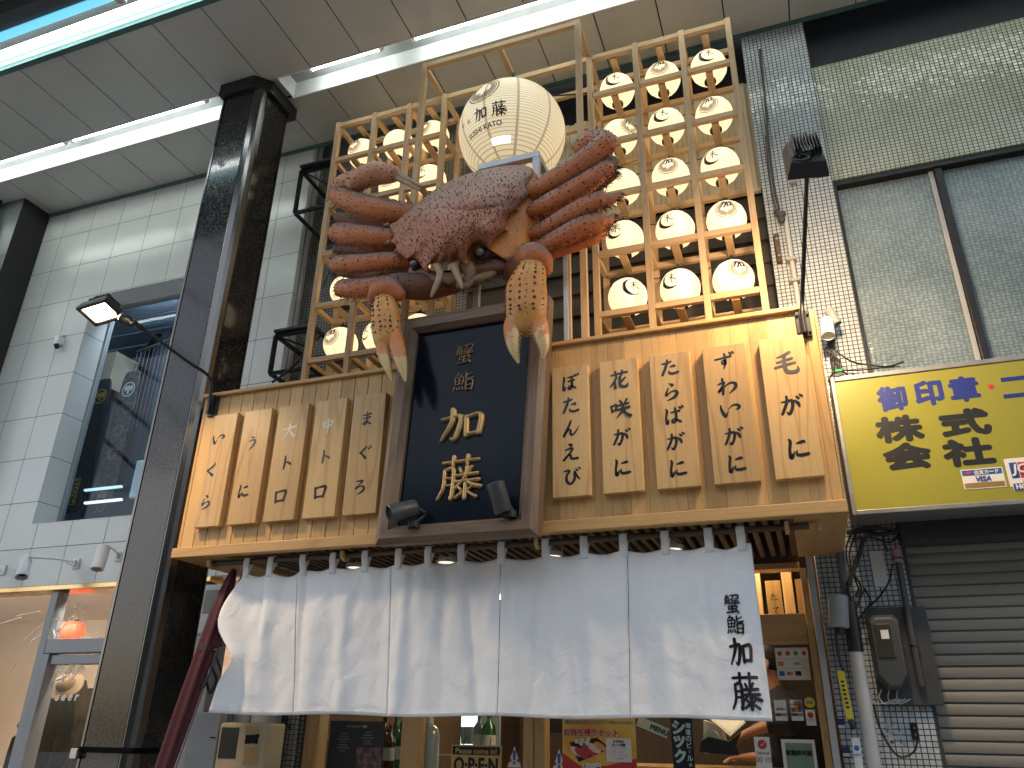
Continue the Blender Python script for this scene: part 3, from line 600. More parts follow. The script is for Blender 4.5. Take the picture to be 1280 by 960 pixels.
M['dstone'] = tiles('dark_stone_panel', (.05,.062,.06), (.02,.02,.02), .62, .9, .006, (-5.62, .3), .35, .15, .2, dirt=.2)
g = G(); g.box(-6.6, -5.62, 3.5, 3.748, 0, ZC-.002); g.build('stone_cladding', M['dstone'], t, bev=.003)
for k, x in enumerate((-5.86, -5.96)):
    g = G(); g.cyl((x, 3.46, 0), (x, 3.46, ZC), .022, 12); g.build('downpipe', M['dgrey'], t, smooth=40)

# ------------------------------------------------------------------ right: mosaic building
br = thing('mosaic_building', 'old right-hand building faced with small white mosaic tiles', 'building', (1.2, TY, 0))
M['mos'] = tiles('white_mosaic', (.47,.515,.545), (.055,.06,.065), .0225, .0218, .0042, rough=.18, var=.07, bump=.6, dirt=.5, spread=.10, stain=(.30,.27,.22))
M['mosg'] = tiles('greenish_mosaic', (.55,.57,.45), (.06,.065,.05), .0235, .0205, .0038, rough=.18, var=.06, bump=.6, dirt=.55, spread=.10, stain=(.22,.22,.13))
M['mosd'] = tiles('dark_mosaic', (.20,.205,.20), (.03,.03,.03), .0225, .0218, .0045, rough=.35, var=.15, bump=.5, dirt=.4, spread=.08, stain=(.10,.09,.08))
g = G(); g.box(.07, .43, TY, 4.4, 0, ZC+.4); g.build('mosaic_pier', M['mos'], br)
g = G(); g.box(.4305, 4.0, TY+.05, TY+.25, 4.19, 5.01); g.build('mosaic_spandrel', M['mosg'], br)
g = G(); g.box(.4305, 4.0, TY+.10, TY+.2, 5.012, ZC+.4); g.box(.4305, 4.0, TY+.049, TY+.09, 5.012, 5.03); g.build('dark_band', pm('blackish_sheet', (.008,.010,.016), .6), br)  # near-black sheets closing the dark recess over the spandrel
def hammered():
    m, t, b = nm('hammered_window_glass'); tc = N(t, 'ShaderNodeTexCoord'); mp = N(t, 'ShaderNodeMapping'); mp.inputs['Scale'].default_value = (46, 1, 62); t.links.new(tc.outputs['Object'], mp.inputs[0])
    vo = N(t, 'ShaderNodeTexVoronoi', i_Scale=1.0, i_Randomness=.25); t.links.new(mp.outputs[0], vo.inputs['Vector'])
    n = N(t, 'ShaderNodeTexNoise', i_Scale=3.0, i_Detail=5.0); t.links.new(tc.outputs['Object'], n.inputs['Vector'])
    c = ramp(t, n.outputs[0], [(.3, (.19,.25,.27)), (.75, (.34,.41,.42))])
    c2 = ramp(t, vo.outputs['Distance'], [(.15, (1.25,1.25,1.25)), (.6, (.62,.64,.67))]); mx = N(t, 'ShaderNodeMixRGB', blend_type='MULTIPLY'); mx.inputs[0].default_value = 1
    t.links.new(c, mx.inputs[1]); t.links.new(c2, mx.inputs[2]); t.links.new(mx.outputs[0], b.inputs['Base Color'])
    b.inputs['Roughness'].default_value = .16; bp = N(t, 'ShaderNodeBump', i_Strength=.6, i_Distance=.006); bp.invert = True; t.links.new(vo.outputs['Distance'], bp.inputs['Height']); t.links.new(bp.outputs[0], b.inputs['Normal'])
    return m
M['hamm'] = hammered()
g = G(); g.box(.4305, 4, TY+.06, TY+.2, 4.155, 4.188); g.box(.4305, .452, TY+.06, TY+.2, 2.9, 4.154); g.box(.93, .965, TY+.07, TY+.13, 2.9, 4.154); g.box(1.9, 1.94, TY+.07, TY+.13, 2.9, 4.154); g.box(.4305, 4, TY+.06, TY+.2, 2.85, 2.898)
wf = g.build('window_frame', M['blackm'], br, bev=.003)
for a, b_ in ((.453, .929), (.966, 1.899), (1.941, 4)):
    g = G(); g.box(a, b_, TY+.105, TY+.112, 2.9, 4.153); g.build('window_pane', M['hamm'], wf)
g = G(); g.box(.905, .928, TY+.09, TY+.104, 2.9, 4.153); g.build('sash_stile', M['lgrey'], wf, bev=.002)
c = at(1063, 352, TY+.1); g = G(); g.tube([c+Vector((0,0,.012)), c+Vector((.012,-.01,.012)), c+Vector((.012,-.01,-.012)), c+Vector((0,0,-.012))], .0016, 5); g.build('catch', M['blackm'], wf)
# shutter
g = G(); z = 0.0
while z < 2.28:
    rs = []
    for dz, dy in ((0, .020), (.0065, .016), (.008, .0), (.022, -.005), (.038, -.004), (.0462, -.001)): rs.append([(.445, TY+.05+dy, z+dz), (4, TY+.05+dy, z+dz)])
    g.p = random.random(); g.rings(rs, False, False); z += .0465
M['shut'] = pm('grey_shutter_slats', (.24,.225,.19), .55, 0, .15, 3, .05, 60, st=(.3,1,3))
g.build('roller_shutter', M['shut'], br, smooth=50)
g = G(); g.box(.431, .444, TY+.02, TY+.09, 0, 2.28); g.build('shutter_rail', M['dgrey'], br, bev=.002)
g = G(); g.box(.42, 4, TY-.12, TY+.045, 2.17, 2.34); g.build('shutter_box', pm('dark_shutter_box', (.03,.028,.026), .6), br, bev=.006)
g = G(); g.box(.4305, 4, TY+.06, 4.3, 0, 5.6); 
g = G(); g.box(.431, 4, TY+.2, TY+.3, 2.3, 5.2); g.build('backing_wall', M['dgrey'], br)

# yellow shop sign
ty_ = 3.42; sgn = thing('shop_sign', 'yellow lightbox sign with blue and black Japanese lettering on the right', 'sign', (1.0, ty_, 2.2))
a, b_ = at(1037, 472, ty_), at(1066, 644, ty_); X0 = (a[0]+b_[0])/2; Z1, Z0 = a[2], b_[2]
M['signy'] = pm('yellow_acrylic', (.29,.275,.03), .35, 0, .07, 1.5, coat=.2); M['signf'] = pm('aluminium_edge', (.26,.26,.25), .45, .5, .2, 10)
g = G(); wall_hole(g, X0, X0+2.2, Z0, Z1, ty_, .18, X0+.018, X0+2.18, Z0+.02, Z1-.022); g.build('frame', M['signf'], sgn, bev=.003)
g = G(); g.box(X0+.018, X0+2.18, ty_+.006, ty_+.17, Z0+.02, Z1-.022); face = g.build('face', M['signy'], sgn)
YF = ty_+.006; SB = pm('sign_blue', (.015,.03,.22), .4); SK = pm('sign_black', (.012,.012,.012), .4)
def sx(px, py): return at(px, py, YF)
for ch, x, y, s in (('御',1115,498,.105),('印',1161,491,.105),('章',1205,486,.105)):
    g = G(); p = sx(x, y); text(g, ch, plane_map(p, (1,0,.0), (0,0,1), 1), height=s, bold=.0055); g.build('lettering', SB, face, recalc=False)
g = G(); p = sx(1239, 483.5); g.rings([[p+Vector((math.cos(2*math.pi*i/20)*q, -.001, math.sin(2*math.pi*i/20)*q)) for i in range(20)] for q in (.0005, .011)], True, False); g.build('dot', M['red'], face, recalc=False)
g = G(); p = sx(1270, 473); g.poly([p+Vector(q) for q in ((-.055,-.001,-.009),(.3,-.001,-.009),(.3,-.001,.009),(-.055,-.001,.009))]); p = sx(1272, 494); g.poly([p+Vector(q) for q in ((-.05,-.001,-.009),(.3,-.001,-.009),(.3,-.001,.009),(-.05,-.001,.009))]); g.build('lettering', SB, face, recalc=False)
for ch, x, y in (('株',1124,536),('式',1206,528),('会',1134,570),('社',1210,565)):
    g = G(); p = sx(x, y); text(g, ch, plane_map(p, (1,0,.0), (0,0,1), 1), width=.17, height=.105, bold=.0075); g.build('lettering', SK, face, recalc=False)
# card stickers on the sign
def card(parent, p, w_, h_, bands, rim=.004, n=(0,-1,0)):
    g = G(); g.box(p[0]-w_/2, p[0]+w_/2, p[1]-.0022, p[1]-.0006, p[2]-h_/2, p[2]+h_/2); o = g.build('sticker', M['paper'], parent, bev=.0005)
    for (f0, f1, m_) in bands:
        g = G(); g.poly([(p[0]-w_/2+rim, p[1]-.003, p[2]-h_/2+h_*f0), (p[0]+w_/2-rim, p[1]-.003, p[2]-h_/2+h_*f0), (p[0]+w_/2-rim, p[1]-.003, p[2]-h_/2+h_*f1), (p[0]-w_/2+rim, p[1]-.003, p[2]-h_/2+h_*f1)]); g.build('band', m_, o, recalc=False)
    return o
def tx(parent, body, p, m_, height=None, width=None, bold=0, shear=0, dy=.004):
    g = G(); text(g, body, plane_map((p[0], p[1]-dy, p[2]), (1,0,0), (0,0,1), 1), height=height, width=width, bold=bold, shear=shear); return g.build('print', m_, parent, recalc=False)
p = sx(1229, 598); k = card(face, p, .148, .082, [(.68, .95, pm('card_blue', (.03,.10,.35), .4)), (.05, .30, pm('card_brown', (.28,.17,.05), .4))])
tx(k, '住友カード', p+Vector((.015,0,.025)), M['paper'], width=.085, bold=.0008); tx(k, 'VISA', p+Vector((0,0,-.002)), M['blue'], height=.02, bold=.001, shear=.25)
g = G(); q = p+Vector((-.048,-.0045,.025)); g.poly([q+Vector((-.012,0,0)), q+Vector((0,0,-.008)), q+Vector((.012,0,0)), q+Vector((0,0,.008))]); g.build('print', M['red'], k, recalc=False)
p = sx(1275, 590)+Vector((.012,0,0)); k = card(face, p, .115, .115, [])
for i, m_ in enumerate((M['blue'], M['red'], pm('card_green', (.02,.25,.08), .4))):
    g = G(); q = p+Vector((-.03+i*.03, -.003, .008)); g.box(q[0]-.0135, q[0]+.0135, q[1]-.0005, q[1]+.001, q[2]-.032, q[2]+.032); g.build('band', m_, k, bev=.004)
tx(k, 'JCB', p+Vector((0,-.003,.008)), M['paper'], width=.08, bold=.0015, shear=.15); tx(k, 'JCB', p+Vector((0,0,-.04)), M['ink'], height=.012, bold=.001, shear=.2)
p = sx(1279, 607); k = card(face, p+Vector((.015,0,-.004)), .10, .03, [(.05, .95, M['blue'])], .002); g = G(); g.box(p[0]-.0, p[0]+.03, p[1]-.0042, p[1]-.0035, p[2]-.017, p[2]+.009); g.build('band', M['red'], k)
tx(k, 'HC', p+Vector((-.008,-.002,-.004)), M['paper'], height=.018, bold=.0015)
# ================================================================== RESTAURANT FRONT
rb = thing('restaurant_building', 'crab sushi restaurant front with cream corrugated panel and lapped boards', 'building', (-1.4, TY, 0))
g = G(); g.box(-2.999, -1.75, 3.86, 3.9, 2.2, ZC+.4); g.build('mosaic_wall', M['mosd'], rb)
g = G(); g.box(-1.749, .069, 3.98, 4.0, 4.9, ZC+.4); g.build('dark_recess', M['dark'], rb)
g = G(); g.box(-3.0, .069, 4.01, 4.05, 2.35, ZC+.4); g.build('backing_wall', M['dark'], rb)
pz1, pz0 = at(820, 130, 3.85)[2], at(870, 250, 3.85)[2]
g = G(); x = -1.745; pts = []
while x < .06:
    pts += [(x, 3.86), (x+.032, 3.86), (x+.036, 3.85), (x+.058, 3.85)]; x += .062
g.rings([[(px, py, z) for px, py in pts] for z in (pz0, pz1)], False, False); g.box(-1.745, .065, 3.866, 3.9, pz0, pz1); g.box(-1.745, .065, 3.84, 3.865, pz0-.03, pz0-.002)
M['corr'] = pm('cream_corrugated_sheet', (.50,.46,.36), .4, 0, .08, 2)
g.build('corrugated_panel', M['corr'], rb)
M['lap'] = pm('dark_brown_boards', (.045,.038,.03), .55, 0, .35, 3, .1, 60, st=(.4,1,4))
g = G(); z = 2.9
while z < pz0-.16:
    g.p = random.random(); g.hexa([(-1.745,3.85,z),(.065,3.85,z),(.065,3.89,z),(-1.745,3.89,z),(-1.745,3.872,z+.145),(.065,3.872,z+.145),(.065,3.89,z+.145),(-1.745,3.89,z+.145)]); z += .146
g.box(-1.745, .065, 3.88, 3.90, 2.9, pz0-.035); g.build('lapped_boards', M['lap'], rb)

# the wooden sign box over the entrance
BX0, BX1, BY, BZ0, BZ1 = -2.855, .19, 3.0, 2.145, 3.01
wb = thing('wooden_sign_box', 'long light wood sign box over the entrance carrying the name boards', 'sign box', (-1.33, BY, BZ0))
g = G(); x = BX0+.02; pw = .0745
while x < BX1-.01:
    x1 = min(x+pw, BX1-.008); g.p = random.random()
    gap = .0016 if x < -1.5 else .0003
    g.box(x+gap, x1-gap, BY, BY+.018, BZ0+.03, BZ1-.02); x += pw
g.build('plank_face', M['plankz'], wb, bev=.0012)
g = G(); g.box(BX0+.022, BX1-.01, BY+.019, BY+.04, BZ0+.03, BZ1-.02); g.build('backing', M['lap'], wb)
g = G(); g.box(BX0+.0, BX1-.04, BY-.02, BY+.5, BZ1-.019, BZ1); g.build('top_board', M['plankx'], wb, bev=.003)
g = G(); g.box(BX0, BX1, BY-.028, BY-.002, BZ0-.002, BZ0+.045); g.build('bottom_fascia', M['plankx'], wb, bev=.003)
for a, b, c in ((BX0, BX0+.27, 3.74), (.0, BX1, 3.74), (BX0+.272, -.002, BY+.03)): g = G(); g.p = random.random(); g.box(a, b, BY-.001, c, BZ0, BZ0+.029); g.build('underside_board', M['planky'], wb, bev=.002)
for a, b in ((BX0+.002, BX0+.019), (BX1-.007, BX1)): g = G(); g.box(a, b, BY, 3.74, BZ0+.03, BZ1-.02); g.build('side_board', M['plankz'], wb, bev=.002)
g = G(); jx, jy = at(1034, 668, 3.4)[0], 3.36
for q in ([(-.012,.0),(.030,.02),(.034,.10),(.004,.19),(-.04,.20),(-.062,.16),(-.055,.11),(-.04,.115),(-.04,.15),(-.02,.155),(-.004,.12),(-.004,.06)],): g.prism([(atz(1034,668,BZ0)[0]+a, atz(1034,668,BZ0)[1]-.02+b, BZ0-.003) for a, b in q], (0,0,.0025))
g.build('hook_carving', M['jambx'], wb)
M['slat'] = wood('dark_slat_wood', (.16,.11,.08), (.07,.05,.035), 'y', .6)
g = G(); x = BX0+.29
while x < -.01: g.p = random.random(); g.box(x, x+.022, BY+.031, 3.86, BZ0+.03, BZ0+.055); x += .047
g.build('slat_ceiling', M['slat'], wb)
g = G(); g.box(BX0+.28, -.003, BY+.04, 3.87, BZ0+.16, BZ0+.18); g.build('void_shade_sheet', M['dark'], wb)  # near-black sheet painting the shade of the void over the slats
M['dl'] = emit('downlight_lens', (1,.80,.62), 1.1)
for k, x in enumerate((-2.144, -1.633, -1.088, -.526)):
    t = thing('downlight', 'round downlight in the slatted underside, %s from the left' % ('first','second','third','last')[k], 'downlight', (x, 3.5, BZ0+.03), 'downlights under the sign box')
    g = G(); g.lathe((x, 3.5, BZ0+.012), [(.040,.006),(.042,0),(.05,.002),(.052,.05),(.040,.05),(.040,.006)], 28, (0,0,1), False); g.build('rim', M['whitem'], t, smooth=40)
    g = G(); g.lathe((x, 3.5, BZ0+.016), [(.001,0),(.0395,0),(.0395,.004),(.001,.004)], 24); g.build('lens', M['dl'], t)

# name boards
YN = 2.965
boards = [
 ('いくら', (-3.652,-3.454), [('い',272.8,549.4),('く',264,587),('ら',257,628)]),
 ('うに', (-3.395,-3.176), [('う',315,554),('に',304,613.5)]),
 ('大トロ', (-3.121,-2.889), [('大',362,538.5),('ト',357.6,578.6),('ロ',350,621)]),
 ('中トロ', (-2.832,-2.602), [('中',410,531.8),('ト',406,571),('ロ',399.5,615.7)]),
 ('まぐろ', (-2.549,-2.320), [('ま',458.6,523.6),('ぐ',455.9,565),('ろ',449.6,609)]),
 ('ぼたんえび', (-1.224,-1.006), [('ぼ',712.3,478.3),('た',712.3,507.3),('ん',713.3,536),('え',712.3,565.7),('び',714.3,595)]),
 ('花咲がに', (-.938,-.718), [('花',774,475),('咲',775.3,510.7),('が',776.7,546.7),('に',777.3,584)]),
 ('たらばがに', (-.650,-.425), [('た',836,460),('ら',838.7,490),('ば',841.7,519.3),('が',844,552.3),('に',846.7,585)]),
 ('ずわいがに', (-.356,-.128), [('ず',905,451.7),('わ',909.3,482.7),('い',912.7,513.3),('が',916.7,545.7),('に',920,579.3)]),
 ('毛がに', (-.057,.173), [('毛',981.7,454),('が',989,506.7),('に',996.7,560)]),
]
lab = ['leftmost wooden name board, with three hiragana, under the left floodlight bracket', 'wooden name board with two hiragana, second from the left', 'wooden name board with kanji 大 in painted-on pale sheen at the top', 'wooden name board with kanji 中 in painted-on pale sheen at the top', 'wooden name board just left of the black centre sign',
 'wooden name board just right of the black centre sign, five small hiragana', 'wooden name board headed by kanji 花咲, second right of the black sign', 'wooden name board reading たらばがに, middle of the five right boards', 'wooden name board reading ずわいがに, second from the right end', 'rightmost wooden name board, with grey kanji 毛 at its top']
for bi, (nm_, (xa, xb), chs) in enumerate(boards):
    xa, xb = xa*2.965/3.95, xb*2.965/3.95
    z0, z1 = 1.4+(2.774-1.6)*2.965/3.95, 1.4+(3.555-1.6)*2.965/3.95
    t = thing('name_board', lab[bi], 'name board', ((xa+xb)/2, YN, z0), 'wooden name boards on the sign box')
    g = G(); g.p = random.random(); g.box(xa, xb, YN, BY-.001, z0, z1); bd = g.build('board', M['plate'], t, bev=.0025)
    for ch, px, py in chs:
        m_ = M['ink']
        if ch in '大中': m_ = M['inks']
        elif (ch == '毛') or (ch == 'ト' and bi == 3): m_ = M['inkg']
        g = G(); s = .078 if bi < 5 else (.088 if bi == 9 else .077)
        if ch in '大中毛花咲': s *= 1.08
        if bi < 5 and ch not in '大ロ': s *= .92
        glyph(g, ch, plane_map(at(px, py, YN), (1,0,0), (0,0,1), s*1.06, s*1.04), 1.5)
        g.build('lettering', m_, bd, recalc=False)

# centre signboard, leaning back a little
sg = thing('framed_signboard', 'tall glossy black signboard in a dark wood frame with raised gold characters', 'sign', (-1.33, 2.95, 2.13))
def sp(u, v, d=0):     # u across 0..1, v down 0..1, d out of the board
    T = Vector((-1.663, 2.955, 3.225)); TRr = Vector((-.916, 2.955, 3.225)); BLl = Vector((-1.663, 2.88, 2.109)); BRr = Vector((-.947, 2.88, 2.109))
    p = (T.lerp(TRr, u)).lerp(BLl.lerp(BRr, u), v); return p+Vector((0, -1, -.08)).normalized()*d
fu, fv = .115, .078
g = G()
def beam(a, b, c, d, h0=.0, h1=.05):    # mitred frame member: a,b outer ends; c,d inner ends
    e = .3
    mid1 = (a[0]+(d[0]-a[0])*e, a[1]+(d[1]-a[1])*e); mid2 = (b[0]+(c[0]-b[0])*e, b[1]+(c[1]-b[1])*e)
    m3 = (a[0]+(d[0]-a[0])*.75, a[1]+(d[1]-a[1])*.75); m4 = (b[0]+(c[0]-b[0])*.75, b[1]+(c[1]-b[1])*.75)
    rs = []
    for A, D_, M1, M2 in ((a, d, mid1, m3), (b, c, mid2, m4)):
        rs.append([sp(*A, -.04), sp(*A, h1*.6), sp(*M1, h1), sp(*M2, h1), sp(*D_, h1*.45), sp(*D_, -.04)])
    g.rings(rs)
O = ((0,0),(1,0),(1,1),(0,1)); I = ((fu,fv),(1-fu,fv),(1-fu,1-fv*.9),(fu,1-fv*.9))
for k, m_ in ((0,'oakx'),(1,'oakz'),(2,'oakx'),(3,'oakz')):
    g = G(); beam(O[k], O[(k+1)%4], I[(k+1)%4], I[k]); g.build('frame', M[m_], sg, smooth=30)
g = G(); g.poly([sp(.1,.07,.004), sp(.9,.07,.004), sp(.9,.94,.004), sp(.1,.94,.004)])
M['lacq'] = pm('black_lacquer', (.004,.009,.018), .16, 0, .15, 3, coat=.0, rv=.04); M['lacq'].node_tree.nodes['Principled BSDF'].inputs['Specular IOR Level'].default_value = .15
g.build('panel', M['lacq'], sg, recalc=False)
g = G(); g.poly([sp(.02,.02,-.03), sp(.98,.02,-.03), sp(.98,.98,-.03), sp(.02,.98,-.03)]); g.build('back', M['lap'], sg, recalc=False)
def sign_map(px, py, s, sv):
    c = at(px, py, 3.0)
    # find u, v on the leaning board through that sight line
    r = ray(px, py); n = (sp(1,0)-sp(0,0)).cross(sp(0,1)-sp(0,0)).normalized(); o_ = Vector((0,0,H)); k = (sp(0,0)-o_).dot(n)/r.dot(n); c = o_+r*k
    up = (sp(.5,0)-sp(.5,1)).normalized()
    return plane_map(c, (1,0,0), up, s, sv)
for ch, px, py, s, sv, m_, pr in (('蟹',581.5,443.5,.094,.105,M['goldd'],.004),('鮨',580.5,478,.105,.10,M['goldd'],.004),('加',579,532,.205,.165,M['gold'],.018),('藤',575.5,598,.205,.20,M['gold'],.014)):
    g = G(); glyph(g, ch, sign_map(px, py, s, sv), 1.35 if pr > .01 else 1.05, .006, pr, .0003); g.build('raised_lettering', m_, sg, smooth=60, recalc=False)

# small black spotlights on the bottom of the sign frame
for (px, py, d, lb) in ((505, 638, (-.62,-.62,-.30), 'left one of the two black spotlights at the foot of the black sign'), (625, 624, (-.22,-.25,.95), 'right one of the two black spotlights at the foot of the black sign')):
    c = at(px, py, 2.80); d = Vector(d).normalized(); t = thing('sign_spotlight', lb, 'spotlight', c+Vector((0,.05,-.06)), 'black spotlights on the centre sign')
    g = G(); g.lathe(c-d*.055, [(.001,0),(.032,0),(.037,.006),(.037,.12),(.034,.123),(.031,.108),(.001,.107)], 28, d); g.build('lamp_head', pm('charcoal_lamp_paint', (.055,.057,.06), .38, var=.1), t, smooth=40)
    g = G(); e = c+Vector((.035,.03,-.05)); g.tube([c-d*.03+Vector((.03,0,0)), c-d*.04+Vector((.045,.03,-.02)), e], .008, 10, 4); g.cyl(e-Vector((.0,0,.02)), e+Vector((0,0,.006)), .026, 18); g.build('bracket', M['black'], t, smooth=40)

# ------------------------------------------------------------------ noren curtain
YC = 3.085
ZR = 2.128
nr = thing('noren_curtain', 'white split shop curtain hanging across the entrance with black brush characters', 'curtain', (-1.35, YC, ZR))
cl, tt, bb = nm('white_cotton'); v_ = coords(tt)
bb.inputs['Base Color'].default_value = (.80,.81,.82,1); bb.inputs['Roughness'].default_value = .85; bb.inputs['Sheen Weight'].default_value = .2
bb.inputs['Subsurface Weight'].default_value = .0
wv = N(tt, 'ShaderNodeTexNoise', i_Scale=420.0, i_Detail=2.0); tt.links.new(v_, wv.inputs['Vector'])
cr = N(tt, 'ShaderNodeTexNoise', i_Scale=16.0, i_Detail=6.0, i_Distortion=.8); tt.links.new(v_, cr.inputs['Vector'])
b1 = N(tt, 'ShaderNodeBump', i_Strength=.3, i_Distance=.02); tt.links.new(cr.outputs[0], b1.inputs['Height'])
b2 = N(tt, 'ShaderNodeBump', i_Strength=.12, i_Distance=.001); tt.links.new(wv.outputs[0], b2.inputs['Height']); tt.links.new(b1.outputs[0], b2.inputs['Normal']); tt.links.new(b2.outputs[0], bb.inputs['Normal'])
M['cloth'] = cl
tabpx = [310,340,380,418,458,500,537,578,628,683,731,780,832,886,926]
tabx = [at(p, 712-(p-305)*.0698, YC)[0] for p in tabpx]
seam = [at(p, 893, YC)[0] for p in (276, 365, 485, 625, 788, 965)]
seam_top = [tabx[0]-.005, at(372, 715, YC)[0], at(489, 715, YC)[0], at(627, 700, YC)[0], at(785, 690, YC)[0], tabx[-1]+.035]
ZT, ZB = 2.076, 1.455
_fr = random.Random(5)
FOLDS = [(-2.5+2.36*i/25+_fr.uniform(-.04,.04), _fr.uniform(-.09,.09), _fr.uniform(.014,.045), _fr.choice((-1,1,1))*_fr.uniform(.004,.011), _fr.uniform(-.2,.25)) for i in range(26)]
def cl_y(x, v, x0):
    """depth of the cloth at x, v from 0 (top) to 1 (hem)"""
    a = .005+.014*min(1, v*1.6)
    y = a*(.55*math.sin(x*15.3+.6)+.35*math.sin(x*27.1+1.9+.6*v)+.30*math.sin(x*44.7+.3-1.1*v)+.25*noise.noise((x*7, v*1.5, 3)))
    y += .012*noise.noise((x*3.1, v*2.2, 9))*v + .004*noise.noise((x*22, v*7, 1))
    
    for (fx, sl, wd, am, v0) in FOLDS:
        e = (x-fx-sl*v)/(wd*(.7+.6*v)); y += am*math.exp(-e*e)*min(1, max(0, (v-v0)*3+.25))
    d = min(abs(x-q) for q in tabx); y += .010*math.exp(-v*9)*math.cos(min(d/.085, 1)*math.pi)
    return YC - y
def sag(x):
    for a, b in zip(tabx, tabx[1:]):
        if a <= x <= b: u = (x-a)/(b-a); return .024*(b-a)/.19*(4*u*(1-u))**.8*(.5+.6*abs(noise.noise((a*5, 1, 1))) + (.7 if a < tabx[2] or a > tabx[12] else 0))
    return 0
def cl_p(k, u, v):
    xt = seam_top[k]+(seam_top[k+1]-seam_top[k])*u; xb = seam[k]+(seam[k+1]-seam[k])*u
    x = xt+(xb-xt)*v
    z = (ZT-sag(xt))*(1-v)+(ZB+.004*math.sin(x*9))*v
    y = cl_y(x, v, 0)
    e = min(u, 1-u)
    if k < 5: y -= .012*v*math.exp(-e*14)*(1 if (k % 2 == 0) == (u > .5) else -.6)
    p = Vector((x, y, z))
    if k == 0:           # free left edge swings out into the street
        f = max(0, 1-u/.34); b = math.sin(math.pi*min(1, v*1.08))
        p.y -= .13*f*f*(v**1.1); p.x += .03*f*f*v-.085*f*f*math.sin(math.pi*max(0, min(1, (v-.02)/.62)))+.05*f*f*math.exp(-((v-.62)/.14)**2)
    return p
for k in range(5):
    n, m_ = 46, 44; g = G()
    g.rings([[cl_p(k, .002+.996*i/n, j/m_) for i in range(n+1)] for j in range(m_+1)], False, False)
    o = g.build('cloth_panel', cl, nr, smooth=180, recalc=False)
    so_ = o.modifiers.new('thick', 'SOLIDIFY'); so_.thickness = .0012
    g = G(); g.tube([cl_p(k, .01+.98*i/40, .978)+Vector((0,-.0012,0)) for i in range(41)], .0011, 4); g.build('hem', cl, o)
for x in tabx:
    g = G(); z0 = ZT-.028; y = cl_y(x, 0, 0); w_ = .0165
    rs = [[(x+s*w_, yy, zz) for s in (-1, -.3, .3, 1)] for yy, zz in ((y-.003, z0), (y-.003, ZT-.004), (YC-.02, ZR-.015), (YC-.018, ZR+.012), (YC, ZR+.0185), (YC+.018, ZR+.01), (YC+.016, ZR-.015), (y+.003, ZT-.005), (y+.003, z0))]
    g.rings(rs, False, False); o = g.build('tab', cl, nr, smooth=60); o.modifiers.new('thick', 'SOLIDIFY').thickness = .0015
def cloth_map(px, py, s, sv):
    p0 = at(px, py, YC-.02)
    def f(a, b, h):
        x = p0[0]+(a-.5)*s; z = p0[2]+(.5-b)*sv
        v = (ZT-z)/(ZT-ZB); 
        u = 0
        for it in range(3):
            xt = seam_top[4]+(seam_top[5]-seam_top[4])*u; xb = seam[4]+(seam[5]-seam[4])*u; cur = xt+(xb-xt)*v; u += (x-cur)/(seam[5]-seam[4])
        q = cl_p(4, u, v); return Vector((x, q.y-.0022-h, z))
    return f
for ch, px, py, s, sv in (('蟹',914.5,754,.058,.070),('鮨',919,780.5,.062,.068),('加',926,815,.080,.098),('藤',932,864,.104,.124)):
    g = G(); glyph(g, ch, cloth_map(px, py, s, sv), 1.36 if ch in '加藤' else 1.6); g.build('lettering', M['ink'], nr, recalc=False)
M['rod'] = wood('dark_pole_wood', (.10,.065,.045), (.05,.03,.02), 'x', .5)
rx0, rx1 = at(260, 712, YC)[0], at(1012, 663, YC)[0]
g = G(); g.cyl((rx0, YC, ZR), (rx1, YC, ZR), .013, 14); rod = g.build('curtain_rod', M['rod'], None, smooth=40); tag(rod, 'dark wooden rod carrying the white curtain', 'rod')
for k, x in enumerate((BX0+.16, -1.95, -1.02, at(985, 670, YC)[0], at(1026, 672, YC)[0])):
    t = thing('rod_bracket', 'wooden hook bracket holding the curtain rod, %s from the left' % ('first','second','third','fourth','fifth')[k], 'bracket', (x, YC, BZ0), 'hook brackets of the curtain rod')
    g = G(); pts = [(-.035,0),(-.035,-.012),(-.03,-.03),(-.012,-.042),(.012,-.042),(.032,-.03),(.04,-.008),(.04,0),(.018,0),(.016,-.014),(.0,-.022),(-.014,-.014),(-.016,0)]
    g.prism([(x-.008, YC+a, BZ0-.001+b) for a, b in pts], (.016,0,0)); g.build('hook', M['jambz'], t, bev=.002)

